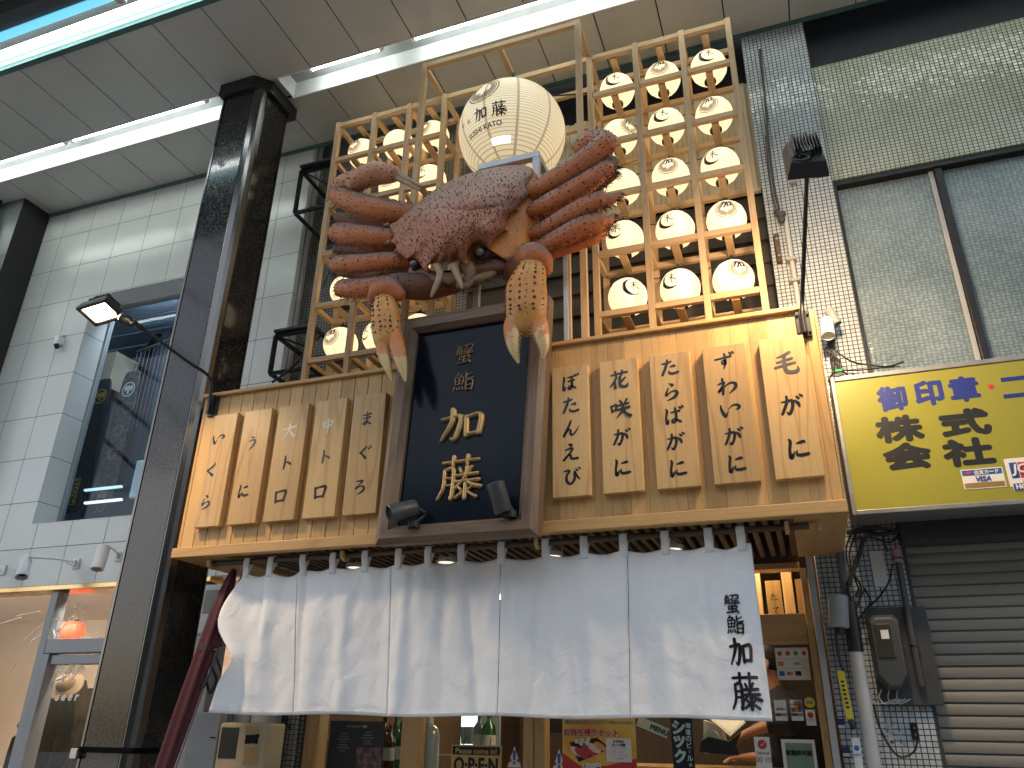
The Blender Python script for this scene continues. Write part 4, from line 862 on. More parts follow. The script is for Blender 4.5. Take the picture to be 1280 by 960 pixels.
# ------------------------------------------------------------------ lantern lattices
YL, YK = 3.45, 3.69
ZRL = [5.165, 4.865, 4.49, 4.12, 3.745, 3.375]
def lattice(name, label, X, top, bot=3.012):
    t = thing('timber_lattice', label, 'lattice', ((X[0]+X[-1])/2, (YL+YK)/2, bot), 'timber lattices holding the small lanterns')
    s = .0165
    for x in X:
        for Y, nmx in ((YL, 'post'), (YK, 'rear_post')):
            g = G(); g.p = random.random(); g.box(x-s, x+s, Y-s, Y+s, bot, top); g.build(nmx, M['latz'], t, bev=.0015)
    for z in ZRL+[3.06]:
        for Y, nmx in ((YL, 'rail'), (YK, 'rear_rail')):
            for a, b in zip(X, X[1:]):
                if nmx == 'rear_rail' and a != X[0]: continue
                g = G(); g.p = random.random()
                if nmx == 'rail': g.box(a+s+.0005, b-s-.0005, Y-s+.003, Y+s-.003, z-s, z+s)
                else: g.box(X[0]+s+.0005, X[-1]-s-.0005, Y+s-.06, Y-s-.002, z-s, z+s)
                g.build(nmx, M['latx'], t, bev=.0015)
        for x in X:
            g = G(); g.p = random.random(); g.box(x-s+.002, x+s-.002, YL+s+.0005, YK-s-.0275, z-s+.002, z+s-.002); g.build('tie_bar', M['laty'], t, bev=.0015)
        if z > 3.1:
            for a, b in zip(X, X[1:]):
                x = (a+b)/2; g = G(); g.p = random.random(); g.box(x-.02, x+.02, YL+s+.0005, YK-s-.0275, z-s-.006, z-s+.012); g.build('hanger_bar', M['laty'], t, bev=.0015)
    return t
XR = [-.818, -.537, -.263, .004]; XL = [-2.582, -2.300, -2.040, -1.785]
lattice('R', 'right timber lattice holding fifteen small round paper lanterns', XR, 5.19)
lattice('L', 'left timber lattice, partly hidden behind the crab, holding small paper lanterns', XL, 5.19)

M['lan'] = None
lm, tt, bb = nm('glowing_washi_paper'); v_ = coords(tt)
nn = N(tt, 'ShaderNodeTexNoise', i_Scale=45.0, i_Detail=6.0); tt.links.new(v_, nn.inputs['Vector'])
c_ = ramp(tt, nn.outputs[0], [(.3, (.94,.68,.36)), (.7, (1.0,.78,.46))]); tt.links.new(c_, bb.inputs['Emission Color']); bb.inputs['Emission Strength'].default_value = .66
bb.inputs['Base Color'].default_value = (.75,.70,.58,1); bb.inputs['Roughness'].default_value = .6
M['lan'] = lm
M['rib'] = emit('lantern_paper_seam', (.95,.66,.34), .56, (.5,.42,.3))
M['crest'] = pm('brown_black_crest_ink', (.035,.022,.02), .5)
LR = .104
def sph_map(c, R, yaw, pit, s, sq=1.0):
    c = Vector(c)
    def f(a, b, h):
        th = yaw+(a-.5)*s/R; ph = pit+(.5-b)*s/R; r = R+h+.0008
        return c+Vector((math.sin(th)*math.cos(ph)*r, -math.cos(th)*math.cos(ph)*r, math.sin(ph)*r*sq))
    return f
def ring_on(g, mp, r0, r1, a0=0, a1=360, n=40, h=.0003, ox=0, oy=0):
    k = max(3, int(n*(a1-a0)/360)); rows = []
    for i in range(k+1):
        a = math.radians(a0+(a1-a0)*i/k); rows.append([mp(.5+ox+q*math.cos(a), .5+oy-q*math.sin(a), h) for q in ((r0, r1) if not callable(r0) else (r0(i/k), r1(i/k)))])
    g.rings(rows, False, False)
def crest(g, mp):
    ring_on(g, mp, .47, .5); ring_on(g, mp, .40, .425)
    for k in range(34):       # radiating feathered ring, open at the top under the character
        a = 118+k*304/33; r1 = .385; r0 = .25-.07*math.sin(math.radians((a-90)))*.0
        ring_on(g, mp, r0, r1, a, a+6.2, 60)
    for sgn in (-1, 1):       # side leaves
        for k in range(5): ring_on(g, mp, .13+.012*k, .14+.012*k, 200 if sgn < 0 else 340-60, 260 if sgn < 0 else 340, 40, .0003, sgn*.06*(k/5), .06)
def crescent(g, mp):
    ring_on(g, mp, lambda u: .44-.15*math.sin(math.pi*u)**1.2, lambda u: .46, 78, 318, 44)
root = None
def lantern_master():
    t = thing('paper_lantern', 'x', 'lantern', (0,0,0), 'small glowing paper lanterns')
    g = G(); prof = []
    for k in range(27):
        a = -1.28+2.56*k/26; prof.append((LR*math.cos(a)*(1.0+.004*(k % 2)), LR*1.02*math.sin(a)))
    g.lathe((0,0,0), prof, 40); sh = g.build('shade', M['lan'], t, smooth=60)
    g = G()
    for k in range(8):
        a = k*math.pi/4+.3
        g.tube([(LR*1.004*math.cos(b)*math.cos(a), LR*1.004*math.cos(b)*math.sin(a), LR*1.024*math.sin(b)) for b in [-1.26+2.52*i/24 for i in range(25)]], .0016, 5)
    g.build('seam', M['rib'], sh, smooth=60)
    z = LR*.975
    g = G(); g.lathe((0,0,z), [(.001,0),(.032,0),(.034,.004),(.034,.016),(.026,.018),(.026,.012),(.001,.012)], 24); g.build('top_ring', M['black'], t, smooth=40)
    g = G(); g.lathe((0,0,-z-.016), [(.022,.0),(.026,0),(.034,.004),(.034,.016),(.024,.016),(.022,.004)], 24)
    g.build('bottom_ring', M['black'], t, smooth=40)
    g = G(); g.cyl((0,0,z+.012), (0,0,z+.05), .004, 8); g.tube([(.01,0,z+.05),(.03,.03,z+.045),(.06,.09,z+.052)], .0022, 5, 4); g.sphere((0,0,z+.03), .01, 8, 6); g.build('cord', M['black'], t, smooth=60)
    return t
lan0 = lantern_master()
mk = {}
for kind in ('crest', 'moon'):
    g = G(); mp = sph_map((0,0,0), LR, 0, .10, .118)
    if kind == 'crest':
        crest(g, mp); o = g.build('emblem', M['crest'], None, recalc=False)
        g = G(); q = sph_map((0,0,0), LR, 0, .10+.27, .060); glyph(g, '加', q, 1.5); o2 = g.build('lettering', M['ink'], None, recalc=False)
    else:
        crescent(g, mp); o = g.build('emblem', M['ink'], None, recalc=False)
        g = G(); q = sph_map((0,0,0), LR, .07, .16, .062); glyph(g, '末', q, 1.0); o2 = g.build('lettering', M['ink'], None, recalc=False)
    mk[kind] = (o.data, o2.data); bpy.data.objects.remove(o); bpy.data.objects.remove(o2)
rown = ['top row', 'second row', 'third row', 'fourth row', 'bottom row']; coln = ['left column', 'middle column', 'right column']
RZ = [4.985, 4.622, 4.257, 3.900, 3.530]
first = [True]
def place_lantern(side, r, c, kind, yaw):
    X = XR if side else XL; x = (X[c]+X[c+1])/2-.004; loc = Vector((x, 3.575, RZ[r]))
    if first[0]: o = lan0; first[0] = False; kids = list(o.children)
    else:
        o = lan0.copy(); C.objects.link(o)
        for ch in [q for q in lan0.children if not q.name.startswith('emblem')]:
            d = ch.copy(); C.objects.link(d); d.parent = o
            for s2 in ch.children:
                e = s2.copy(); C.objects.link(e); e.parent = d
    o.location = loc; o.rotation_euler = (0, 0, yaw)
    what = {'crest': 'round crest', 'moon': 'crescent emblem', None: 'plain face'}[kind]
    o['label'] = 'paper lantern with %s, %s, %s of the %s lattice' % (what, rown[r], coln[c], 'right' if side else 'left')
    if kind:
        e = bpy.data.objects.new('emblem', mk[kind][0]); C.objects.link(e); e.parent = o
        l = bpy.data.objects.new('lettering', mk[kind][1]); C.objects.link(l); l.parent = e
lay = {(1,0,0):('moon',0),(1,0,1):('crest',0),(1,0,2):('moon',.05),(1,1,0):('crest',.85),(1,1,1):('moon',-.1),(1,1,2):('crest',-.25),(1,2,0):('moon',-1.2),(1,2,1):('crest',0),(1,2,2):('moon',-.35),
 (1,3,0):('moon',-.35),(1,3,1):('moon',-.3),(1,3,2):('crest',.1),(1,4,0):('moon',.45),(1,4,1):('moon',-.35),(1,4,2):('crest',.4),
 (0,0,0):('crest',-.2),(0,0,1):(None,1.2),(0,0,2):('crest',-.3),(0,1,1):('crest',-.1),(0,1,2):('moon',-.2),(0,3,0):(None,1),(0,4,0):('crest',-.15),(0,4,1):('moon',-.6),(0,4,2):(None,2),(0,3,2):(None,1)}
for (s, r, c), (k, y) in lay.items(): place_lantern(s, r, c, k, y)
# cables draped behind the lanterns
g = G()
for r in range(5):
    pts = [(.0, 3.62, RZ[r]-.02)]
    for c in (2, 1, 0): x = (XR[c]+XR[c+1])/2; pts += [(x+.06, 3.66, RZ[r]+.14), (x-.09, 3.65, RZ[r]+.125+.02*math.sin(r*3+c))]
    g.tube(pts, .0028, 5, 4)
cb = g.build('cable', M['black'], None, smooth=60); tag(cb, 'thin black cables strung behind the lanterns of the right lattice', 'cable')

# frame round the big lantern
FY = 3.20
t = thing('lantern_frame', 'slim timber box frame round the big lantern, rising above the crab', 'frame', (-1.31, FY, 3.02))
s = .0165; fx0, fx1, ft = -1.812, -.822, 5.215
for x in (fx0, fx1):
    g = G(); g.box(x-s, x+s, FY-s, FY+s, 3.02, ft); g.build('post', M['latz'], t, bev=.0015)
for x in (fx0, (fx0+fx1)/2, fx1):
    g = G(); g.box(x-s+.001, x+s-.001, FY+s+.0005, YL-s-.006 if x != -9 else 0, ft-.034, ft-.001); g.build('top_tie', M['laty'], t, bev=.0015)
g = G(); g.box(fx0+s+.0005, fx1-s-.0005, FY-s+.002, FY+s-.002, ft-.034, ft-.001); g.build('top_rail', M['latx'], t, bev=.0015)
for Y in (YL, YK):
    for z in (5.165, 4.865 if Y == YK else 5.165):
        if Y == YL and z != 5.165: continue
        g = G(); g.box(XL[-1]+.017, XR[0]-.017, Y-s+.003, Y+s-.003, z-s-.001, z+s+.001); g.build('rear_rail', M['latx'], t, bev=.0015)
        if Y == YL: break
# big lantern
GR = .322; gc = at(640, 157, 3.47); gc = Vector((gc[0], 3.42, gc[2]))
gc = Vector((0,0,H))+ray(640, 168)*(3.42/ray(640, 168)[1])
t = thing('giant_paper_lantern', 'big round cream paper lantern above the crab with crest and black lettering', 'lantern', gc)
gm, tt, bb = nm('ribbed_lantern_paper'); tc = N(tt, 'ShaderNodeTexCoord'); sx_ = N(tt, 'ShaderNodeSeparateXYZ'); tt.links.new(tc.outputs['Object'], sx_.inputs[0])
a_ = N(tt, 'ShaderNodeMath', operation='MULTIPLY'); a_.inputs[1].default_value = 1/.0175; tt.links.new(sx_.outputs[2], a_.inputs[0]); f_ = N(tt, 'ShaderNodeMath', operation='PINGPONG'); f_.inputs[1].default_value = .5; tt.links.new(a_.outputs[0], f_.inputs[0])
c_ = ramp(tt, f_.outputs[0], [(.0, (.50,.40,.22)), (.12, (.80,.62,.34)), (.2, (1.0,.78,.45))]); tt.links.new(c_, bb.inputs['Emission Color']); bb.inputs['Emission Strength'].default_value = .30
bc = ramp(tt, f_.outputs[0], [(.0, (.38,.34,.28)), (.2, (.72,.67,.55))]); tt.links.new(bc, bb.inputs['Base Color']); bb.inputs['Roughness'].default_value = .45
bp_ = N(tt, 'ShaderNodeBump', i_Strength=.4, i_Distance=.004); bp_.invert = True; tt.links.new(f_.outputs[0], bp_.inputs['Height']); tt.links.new(bp_.outputs[0], bb.inputs['Normal'])
g = G(); g.lathe(gc, [(GR*math.cos(a), GR*1.0*math.sin(a)) for a in [-1.33+2.66*k/48 for k in range(49)]], 64); sh = g.build('shade', gm, t, smooth=70)
M['gseam'] = emit('big_lantern_seam', (.85,.64,.40), .26, (.40,.36,.29))
for k in range(10):
    th = k*2*math.pi/10+.15; g = G(); rows = []
    for i in range(41):
        a = -1.32+2.64*i/40; r = (GR+.0012); w_ = .011
        rows.append([gc+Vector((math.cos(th+q)*math.cos(a)*r, math.sin(th+q)*math.cos(a)*r, GR*1.003*math.sin(a))) for q in (-w_/GR/max(.25, math.cos(a))*.7, w_/GR/max(.25, math.cos(a))*.7)])
    g.rings(rows, False, False); g.build('seam', M['gseam'], sh, smooth=70, recalc=False)
g = G(); g.lathe(gc+Vector((0,0,GR*.972)), [(.001,0),(.085,0),(.088,.03),(.06,.032),(.001,.02)], 32); g.lathe(gc-Vector((0,0,GR*.972+.03)), [(.06,0),(.088,.0),(.088,.03),(.06,.03)], 32); g.build('rim', M['blackm'], t, smooth=40)
g = G(); g.cyl(gc+Vector((0,0,GR*1.0)), (gc[0], gc[1], ft-.02), .008, 8); g.tube([gc+Vector((.02,.02,GR*1.0)), gc+Vector((.25,.1,GR*1.0)), gc+Vector((.5,.2,GR*1.12))], .005, 6, 6); g.build('cord', M['black'], t, smooth=60)
def gmap(px, py, s, roll=0):
    # where the sight line meets the lantern
    o_ = Vector((0,0,H)); d = ray(px, py).normalized(); oc = o_-gc; bq = oc.dot(d); disc = bq*bq-oc.dot(oc)+GR*GR
    p = o_+d*(-bq-math.sqrt(max(0, disc)))-gc; yaw = math.atan2(p[0], -p[1]); pit = math.asin(max(-1, min(1, p[2]/GR)))
    f0 = sph_map(gc, GR+.001, 0, 0, 1, 1.0)
    def f(a, b, h):
        x, y = (a-.5)*s, (.5-b)*s
        x, y = x*math.cos(roll)-y*math.sin(roll), x*math.sin(roll)+y*math.cos(roll)
        ph = pit+y/GR; th = yaw+x/GR/max(.3, math.cos(pit))
        return f0(.5+th*GR, .5-ph*GR, h)
    return f
g = G(); crest(g, gmap(604, 112, .21)); g.build('emblem', M['crest'], t, recalc=False)
for ch, px, py, s in (('加',600.5,142,.088),('藤',623.5,135,.092)):
    g = G(); glyph(g, ch, gmap(px, py, s), 1.2); g.build('lettering', M['ink'], t, recalc=False)
for ch, px, py, s in (('蟹',580,158,.03),('鮨',586.5,152.5,.03)):
    g = G(); glyph(g, ch, gmap(px, py, s), .9); g.build('lettering', M['ink'], t, recalc=False)
g = G(); fm = gmap(604, 160, 1.0); text(g, 'SUSHI KATO', fm, width=.235, height=.030, bold=.0006, h0=.001); g.build('lettering', M['ink'], t, recalc=False)
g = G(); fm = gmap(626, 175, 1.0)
rows = [[fm(.5+a, .5+b, .002) for a in (-.055, -.03, 0, .03, .055)] for b in (-.02, 0, .02)]; g.rings(rows, False, False); g.build('bright_patch', emit('patch_glow', (1,.95,.85), 1.3), t, recalc=False)  # bright spot on the paper, put in as a glowing patch

# steel stand behind the crab
t = thing('steel_stand', 'square steel tube stand carrying the crab in front of the big lantern', 'stand', (-1.1, 3.2, 3.02))
M['paintsteel'] = pm('pale_steel_tube', (.52,.56,.60), .35, .3, .06, 6)
def stx(px, py, Y): return at(px, py, Y)[0]
xa, xb, xc = stx(596, 368, 3.16), stx(709, 370, 3.16), stx(671, 205, 3.16); zt = at(668, 192, 3.16)[2]
g = G(); g.box(xa-.016, xa+.016, 3.145, 3.177, 3.02, zt-.05); g.build('post', M['paintsteel'], t, bev=.003)
g = G(); g.box(xb-.016, xb+.010, 3.145, 3.177, 3.02, 4.1); g.build('post', M['paintsteel'], t, bev=.003)
g = G(); g.box(xb+.011, xb+.019, 3.147, 3.175, 3.02, 4.1); g.build('edge_strip', M['latz'], t)
g = G(); g.box(xc-.018, xc+.018, 3.14, 3.18, 3.5, zt-.041); g.build('post', M['paintsteel'], t, bev=.003)
g = G(); g.box(xa-.016, xc+.018, 3.14, 3.18, zt-.04, zt); g.build('top_beam', M['paintsteel'], t, bev=.003)
g = G(); g.box(xc-.018, xc+.018, 3.181, 3.45, zt-.04, zt); g.build('rear_beam', M['paintsteel'], t, bev=.003)
g = G(); g.box(xa-.016, xb+.010, 3.178, 3.2, 4.02, 4.06); g.build('cross_beam', M['paintsteel'], t, bev=.003)

# ------------------------------------------------------------------ floodlights
def flood(label, base, elbow, head, aim, glow, power, fs=1.1, neck=None, wh=(.088,.068)):
    base, elbow, head = Vector(base), Vector(elbow), Vector(head); d = (Vector(aim)-head).normalized()
    t = thing('floodlight', label, 'floodlight', base, 'floodlights on arms over the sign box')
    g = G(); g.box(base[0]-.028, base[0]+.028, BY-.012, BY-.001, base[2]-.065, base[2]+.055)
    g.box(base[0]-.012, base[0]+.012, BY-.03, BY-.0125, base[2]-.05, base[2]+.05); 
    for s1 in (-1, 1):
        for s2 in (-.045, .035): g.cyl((base[0]+s1*.02, BY-.02, base[2]+s2), (base[0]+s1*.02, BY-.012, base[2]+s2), .006, 8)
    g.build('wall_bracket', M['black'], t, bev=.003)
    r_ = Vector((1,0,0)); r_ = (r_-d*r_.dot(d)).normalized(); u_ = r_.cross(d).normalized()
    neck = Vector(neck) if neck else head-d*.055*fs-u_*.06*fs; kx, ky = wh[0]/.088, wh[1]/.068
    g = G(); g.tube([base+Vector((0,-.022,-.06)), base+Vector((0,-.022,.02)), elbow, elbow.lerp(neck, .35), neck], .0085, 10, 6); g.build('arm', M['black'], t, smooth=60)
    g = G(); ed = (neck-(head-d*.05*fs)); el_ = ed.length; ed.normalize(); g.obox(neck-ed*.02, ed*.035, ed.cross(Vector((0,0,1))).normalized()*.022, Vector((0,0,1)).cross(ed.cross(Vector((0,0,1)))).normalized()*.018); g.tube([neck-ed*.05, head-d*.05*fs], .014, 10); g.cyl(neck-r_*.0-u_*.03, neck+u_*.03, .012, 10); g.build('swivel', M['black'], t, bev=.004)
    # housing: shallow tray, wider in front, fins behind
    def rect(off, a, b): return [head+d*off*fs+r_*(sx1*a*fs*kx)+u_*(sy1*b*fs*ky) for sx1, sy1 in ((-1,-1),(1,-1),(1,1),(-1,1))]
    g = G(); g.rings([rect(-.045,.06,.045), rect(-.035,.075,.058), rect(.0,.088,.068), rect(.012,.088,.068), rect(.012,.074,.054), rect(.004,.070,.050)], True, True)
    for k in range(9): o_ = -.055+k*.01375; g.obox(head+(-d*.055+r_*o_*kx)*fs, r_*.0022, u_*.046*fs*ky, d*.018*fs)
    hs = g.build('housing', M['black'], t, bev=.003)
    g = G(); g.poly(rect(.006,.068,.048)); g.build('lens', glow, hs, recalc=False)
    g = G(); c = neck-r_*.03; g.tube([c, c-u_*.05-r_*.03, c-u_*.08, c-u_*.05+r_*.03, c], .006, 8, 6); g.build('cable_loop', M['black'], t, smooth=60)
    L = bpy.data.lights.new('flood_beam', 'AREA'); L.shape = 'RECTANGLE'; L.size = .18; L.size_y = .12; L.energy = power; L.color = (1, .70, .40); L.spread = math.radians(150)
    lo = bpy.data.objects.new('flood_beam', L); C.objects.link(lo); lo.location = head+d*.022; lo.rotation_euler = (-d).to_track_quat('Z', 'Y').to_euler(); put(lo, t)
    return t
M['fglow'] = emit('flood_lens', (1,.80,.52), 14)
hl = at(126, 390, 2.42)
flood('lit black floodlight on a bent arm at the left end of the sign box', at(265, 505, 2.98), at(262, 472, 2.93), hl, hl+Vector((.12,-.22,-.93)), M['fglow'], 14, 1.0, at(172, 406, 2.50))
hr = at(1006, 203, 2.62)
flood('black floodlight seen from behind on an arm at the right end of the sign box', at(1004, 402, 2.98), at(1003, 370, 2.95), hr, hr+Vector((-.12,.85,-.5)), M['fglow'], 14, 1.22, None, (.060,.105))
# ================================================================== CRAB
crab = thing('crab_sculpture', 'huge orange and purple-grey spiny crab sculpture clinging above the entrance', 'crab sculpture', at(560, 330, 3.15))
def zc(x, y, Y): return at(390+x/2.8225, 140+y/2.8225, Y)
def zr(r, p): return r/2.8225/ppm(p)
def shellmat(name, dors, vent, zmid=None, spread=.25, rough=.42, bump=.35):
    """painted crab shell: two paint colours blended over height or by the way the surface faces up, mottled"""
    m, t, b = nm(name); v = coords(t)
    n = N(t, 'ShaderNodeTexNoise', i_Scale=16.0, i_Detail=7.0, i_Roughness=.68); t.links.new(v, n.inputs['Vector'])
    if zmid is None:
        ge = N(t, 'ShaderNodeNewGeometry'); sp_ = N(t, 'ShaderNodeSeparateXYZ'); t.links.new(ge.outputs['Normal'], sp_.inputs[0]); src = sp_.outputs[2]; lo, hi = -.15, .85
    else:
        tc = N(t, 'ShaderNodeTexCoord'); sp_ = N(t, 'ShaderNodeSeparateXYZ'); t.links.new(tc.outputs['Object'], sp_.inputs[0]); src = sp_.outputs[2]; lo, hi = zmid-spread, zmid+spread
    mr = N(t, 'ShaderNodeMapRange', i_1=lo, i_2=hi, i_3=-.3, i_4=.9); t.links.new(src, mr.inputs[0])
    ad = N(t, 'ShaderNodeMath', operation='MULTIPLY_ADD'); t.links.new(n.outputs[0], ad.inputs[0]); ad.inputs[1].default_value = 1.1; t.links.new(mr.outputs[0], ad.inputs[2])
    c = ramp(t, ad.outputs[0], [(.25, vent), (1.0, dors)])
    f = N(t, 'ShaderNodeTexNoise', i_Scale=150.0, i_Detail=3.0); t.links.new(v, f.inputs['Vector'])
    c2 = ramp(t, f.outputs[0], [(.35, (.74,.66,.6)), (.6, (1.06,1.06,1.06))]); mx = N(t, 'ShaderNodeMixRGB', blend_type='MULTIPLY'); mx.inputs[0].default_value = .8
    t.links.new(c, mx.inputs[1]); t.links.new(c2, mx.inputs[2]); t.links.new(mx.outputs[0], b.inputs['Base Color'])
    b.inputs['Roughness'].default_value = rough
    nb = N(t, 'ShaderNodeTexNoise', i_Scale=70.0, i_Detail=5.0); t.links.new(v, nb.inputs['Vector'])
    bp = N(t, 'ShaderNodeBump', i_Strength=bump, i_Distance=.008); t.links.new(nb.outputs[0], bp.inputs['Height']); t.links.new(bp.outputs[0], b.inputs['Normal'])
    return m
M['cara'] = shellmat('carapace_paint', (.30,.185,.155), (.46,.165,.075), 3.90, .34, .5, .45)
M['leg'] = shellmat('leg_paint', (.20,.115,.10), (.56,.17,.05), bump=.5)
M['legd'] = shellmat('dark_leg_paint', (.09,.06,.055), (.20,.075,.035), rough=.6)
M['pinkleg'] = shellmat('pink_leg_paint', (.48,.24,.18), (.50,.22,.10))
M['vent'] = pm('orange_under_shell', (.56,.20,.04), .45, var=.3, vs=9, bump=.3, bs=70)
M['spine'] = pm('dark_red_spine', (.10,.025,.02), .4, var=.3, vs=30)
M['bone'] = pm('bone_coloured_shell', (.33,.22,.13), .45, var=.2, vs=25, bump=.2)
M['bris'] = pm('dark_bristle', (.015,.011,.009), .7)
M['eye'] = pm('glossy_dark_eye', (.12,.12,.125), .12, coat=1, rv=.03)
def clawmat():
    m, t, b = nm('claw_paint'); v = coords(t); at_ = N(t, 'ShaderNodeAttribute', attribute_name='pv')
    n = N(t, 'ShaderNodeTexNoise', i_Scale=26.0, i_Detail=6.0, i_Roughness=.65); t.links.new(v, n.inputs['Vector'])
    ad = N(t, 'ShaderNodeMath', operation='MULTIPLY_ADD'); t.links.new(n.outputs[0], ad.inputs[0]); ad.inputs[1].default_value = .55; t.links.new(at_.outputs['Fac'], ad.inputs[2])
    c = ramp(t, ad.outputs[0], [(.2, (.52,.17,.06)), (.36, (.64,.32,.07)), (.50, (.62,.24,.05)), (.66, (.60,.30,.08)), (.80, (.56,.17,.03)), (.98, (.62,.24,.07)), (1.15, (.66,.48,.22)), (1.35, (.70,.58,.34))])
    t.links.new(c, b.inputs['Base Color']); b.inputs['Roughness'].default_value = .35
    nb = N(t, 'ShaderNodeTexNoise', i_Scale=60.0, i_Detail=5.0); t.links.new(v, nb.inputs['Vector'])
    bp = N(t, 'ShaderNodeBump', i_Strength=.3, i_Distance=.006); t.links.new(nb.outputs[0], bp.inputs['Height']); t.links.new(bp.outputs[0], b.inputs['Normal'])
    return m
M['claw'] = clawmat()
rr_ = random.Random(11)
def limb(name, pts, mats, parent, Yfl=.85, n=22, sub=8, tub=True, bris=0, p0=0, p1=0, lump=.05, rows=.034, tr=1.0, tipround=True, spine=True):
    """pts: (x, y, Y, r) in the working grid of the crab; a rounded, slightly lumpy tapering limb with rows of tubercles and bristles"""
    P = [zc(x, y, Y) for x, y, Y, r in pts]; Rr = [zr(q[3], p) for q, p in zip(pts, P)]
    q = cat(P, sub); r = [v[0] for v in cat([Vector((a, 0, 0)) for a in Rr], sub)]
    if tipround:      # rounded ends
        for end in (0, -1):
            d = (q[end]-q[1 if end == 0 else -2]).normalized(); rad = r[end]; ex = [(q[end]+d*rad*math.sin(a)*.8, rad*math.cos(a)) for a in (.5, .95, 1.3, 1.5)]
            if end == 0: q = [e[0] for e in ex[::-1]]+q; r = [e[1] for e in ex[::-1]]+r
            else: q = q+[e[0] for e in ex]; r = r+[e[1] for e in ex]
    g = G(); L = len(q); rs = []; acc = 0; nxt = .02; sp_pts = []
    for i in range(L):
        t = (q[min(i+1, L-1)]-q[max(i-1, 0)]).normalized(); u = Vector((0,-1,0)); a = t.cross(u).normalized(); b = a.cross(t).normalized()
        if b.y > 0: b = -b
        row = []
        for k in range(n):
            w_ = 2*math.pi*k/n; dirv = a*math.cos(w_)+b*(math.sin(w_)*Yfl); pt = q[i]+dirv*r[i]
            pt += dirv.normalized()*r[i]*lump*noise.noise(pt*9); row.append(pt)
        rs.append(row)
        if i: acc += (q[i]-q[i-1]).length
        if acc >= nxt and 3 < i < L-3:
            nxt += rows
            for k in range(8):
                w_ = math.pi*(k+.5+(.4 if int(acc/rows) % 2 else 0))/8-.25+rr_.uniform(-.08,.08); dirv = a*math.cos(w_)+b*(math.sin(w_)*Yfl); pt = q[i]+dirv*r[i]; pt += dirv.normalized()*r[i]*lump*noise.noise(pt*9)
                sp_pts.append((pt, dirv.normalized()))
    base = len(g.f); 
    for k in range(len(rs)-1):
        g.p = p0+(p1-p0)*k/(len(rs)-1); g.rings([rs[k], rs[k+1]], True, False)
    g.face(list(range(n))[::-1]); e = len(g.v)-n; g.face(range(e, e+n))
    # weld ring pairs
    o = g.build(name, mats, parent, recalc=False)
    bm = bmesh.new(); bm.from_mesh(o.data); bmesh.ops.remove_doubles(bm, verts=bm.verts, dist=1e-6); bmesh.ops.recalc_face_normals(bm, faces=bm.faces); bm.to_mesh(o.data); bm.free(); o.data.shade_smooth()
    if tub and spine:
        h = G()
        for p, d in sp_pts:
            if rr_.random() < .8: h.spike(p+Vector((rr_.uniform(-.006,.006),0,rr_.uniform(-.006,.006))), d+t*.3, .0052*tr*rr_.uniform(.6,1.2), .0062*tr*rr_.uniform(.6,1.2), 6)
        if h.v: h.build('tubercles', M['spine'], o, smooth=50)
    if bris:
        h = G()
        for k in range(int(bris*1.6)):
            i = rr_.randrange(2, L-1); a2 = rr_.uniform(-.5, .6); t = (q[min(i+1, L-1)]-q[max(i-1, 0)]).normalized(); dn = Vector((0,0,-1)); dn = (dn-t*dn.dot(t)).normalized(); sd_ = t.cross(dn)
            d = (dn*math.cos(a2)+Vector((0,-1,0))*math.sin(a2)*.8).normalized(); p = q[i]+d*r[i]*.95
            h.spike(p, d+t*rr_.uniform(-.1,.9)+Vector((rr_.uniform(-.3,.3),rr_.uniform(-.3,.3),0)), .0019, rr_.uniform(.018,.055), 3)
        h.build('bristles', M['bris'], o)
    return o
# ---- carapace
OUT = [(760,190),(730,186),(700,187),(670,190),(640,195),(600,204),(560,215),(510,232),(470,250),(430,275),(400,298),(365,325),(330,352),(312,372),(296,388),(268,398),(284,424),(292,444),(272,458),(298,468),(296,490),(318,506),(336,522),(346,514),(362,514),(378,530),(388,550),(405,558),(412,538),(422,529),(434,534),(444,546),(456,530),(470,522),(484,530),(497,512),(512,504),(522,522),(540,532),(546,505),(556,478),(582,460),(608,466),(622,488),(632,472),(642,448),(660,434),(682,416),(684,398),(690,372),(700,358),(722,343),(735,326),(748,310),(762,296),(772,280),(764,256),(768,236),(784,214),(780,200)]
CX, CY = 545, 350
def dens(o, k):
    r = []
    for i in range(len(o)):
        a, b = o[i], o[(i+1) % len(o)]
        for j in range(k): r.append((a[0]+(b[0]-a[0])*j/k, a[1]+(b[1]-a[1])*j/k))
    return r
O2 = dens(OUT, 3); NO = len(O2)
def smooth(o, it):
    o = list(o)
    for _ in range(it): o = [((o[i-1][0]+o[i][0]*2+o[(i+1) % len(o)][0])/4, (o[i-1][1]+o[i][1]*2+o[(i+1) % len(o)][1])/4) for i in range(len(o))]
    return o
O2 = smooth(O2, 2); O3 = smooth(O2, 60)
def ybase(y): return 3.12-(y-190)/360*.25
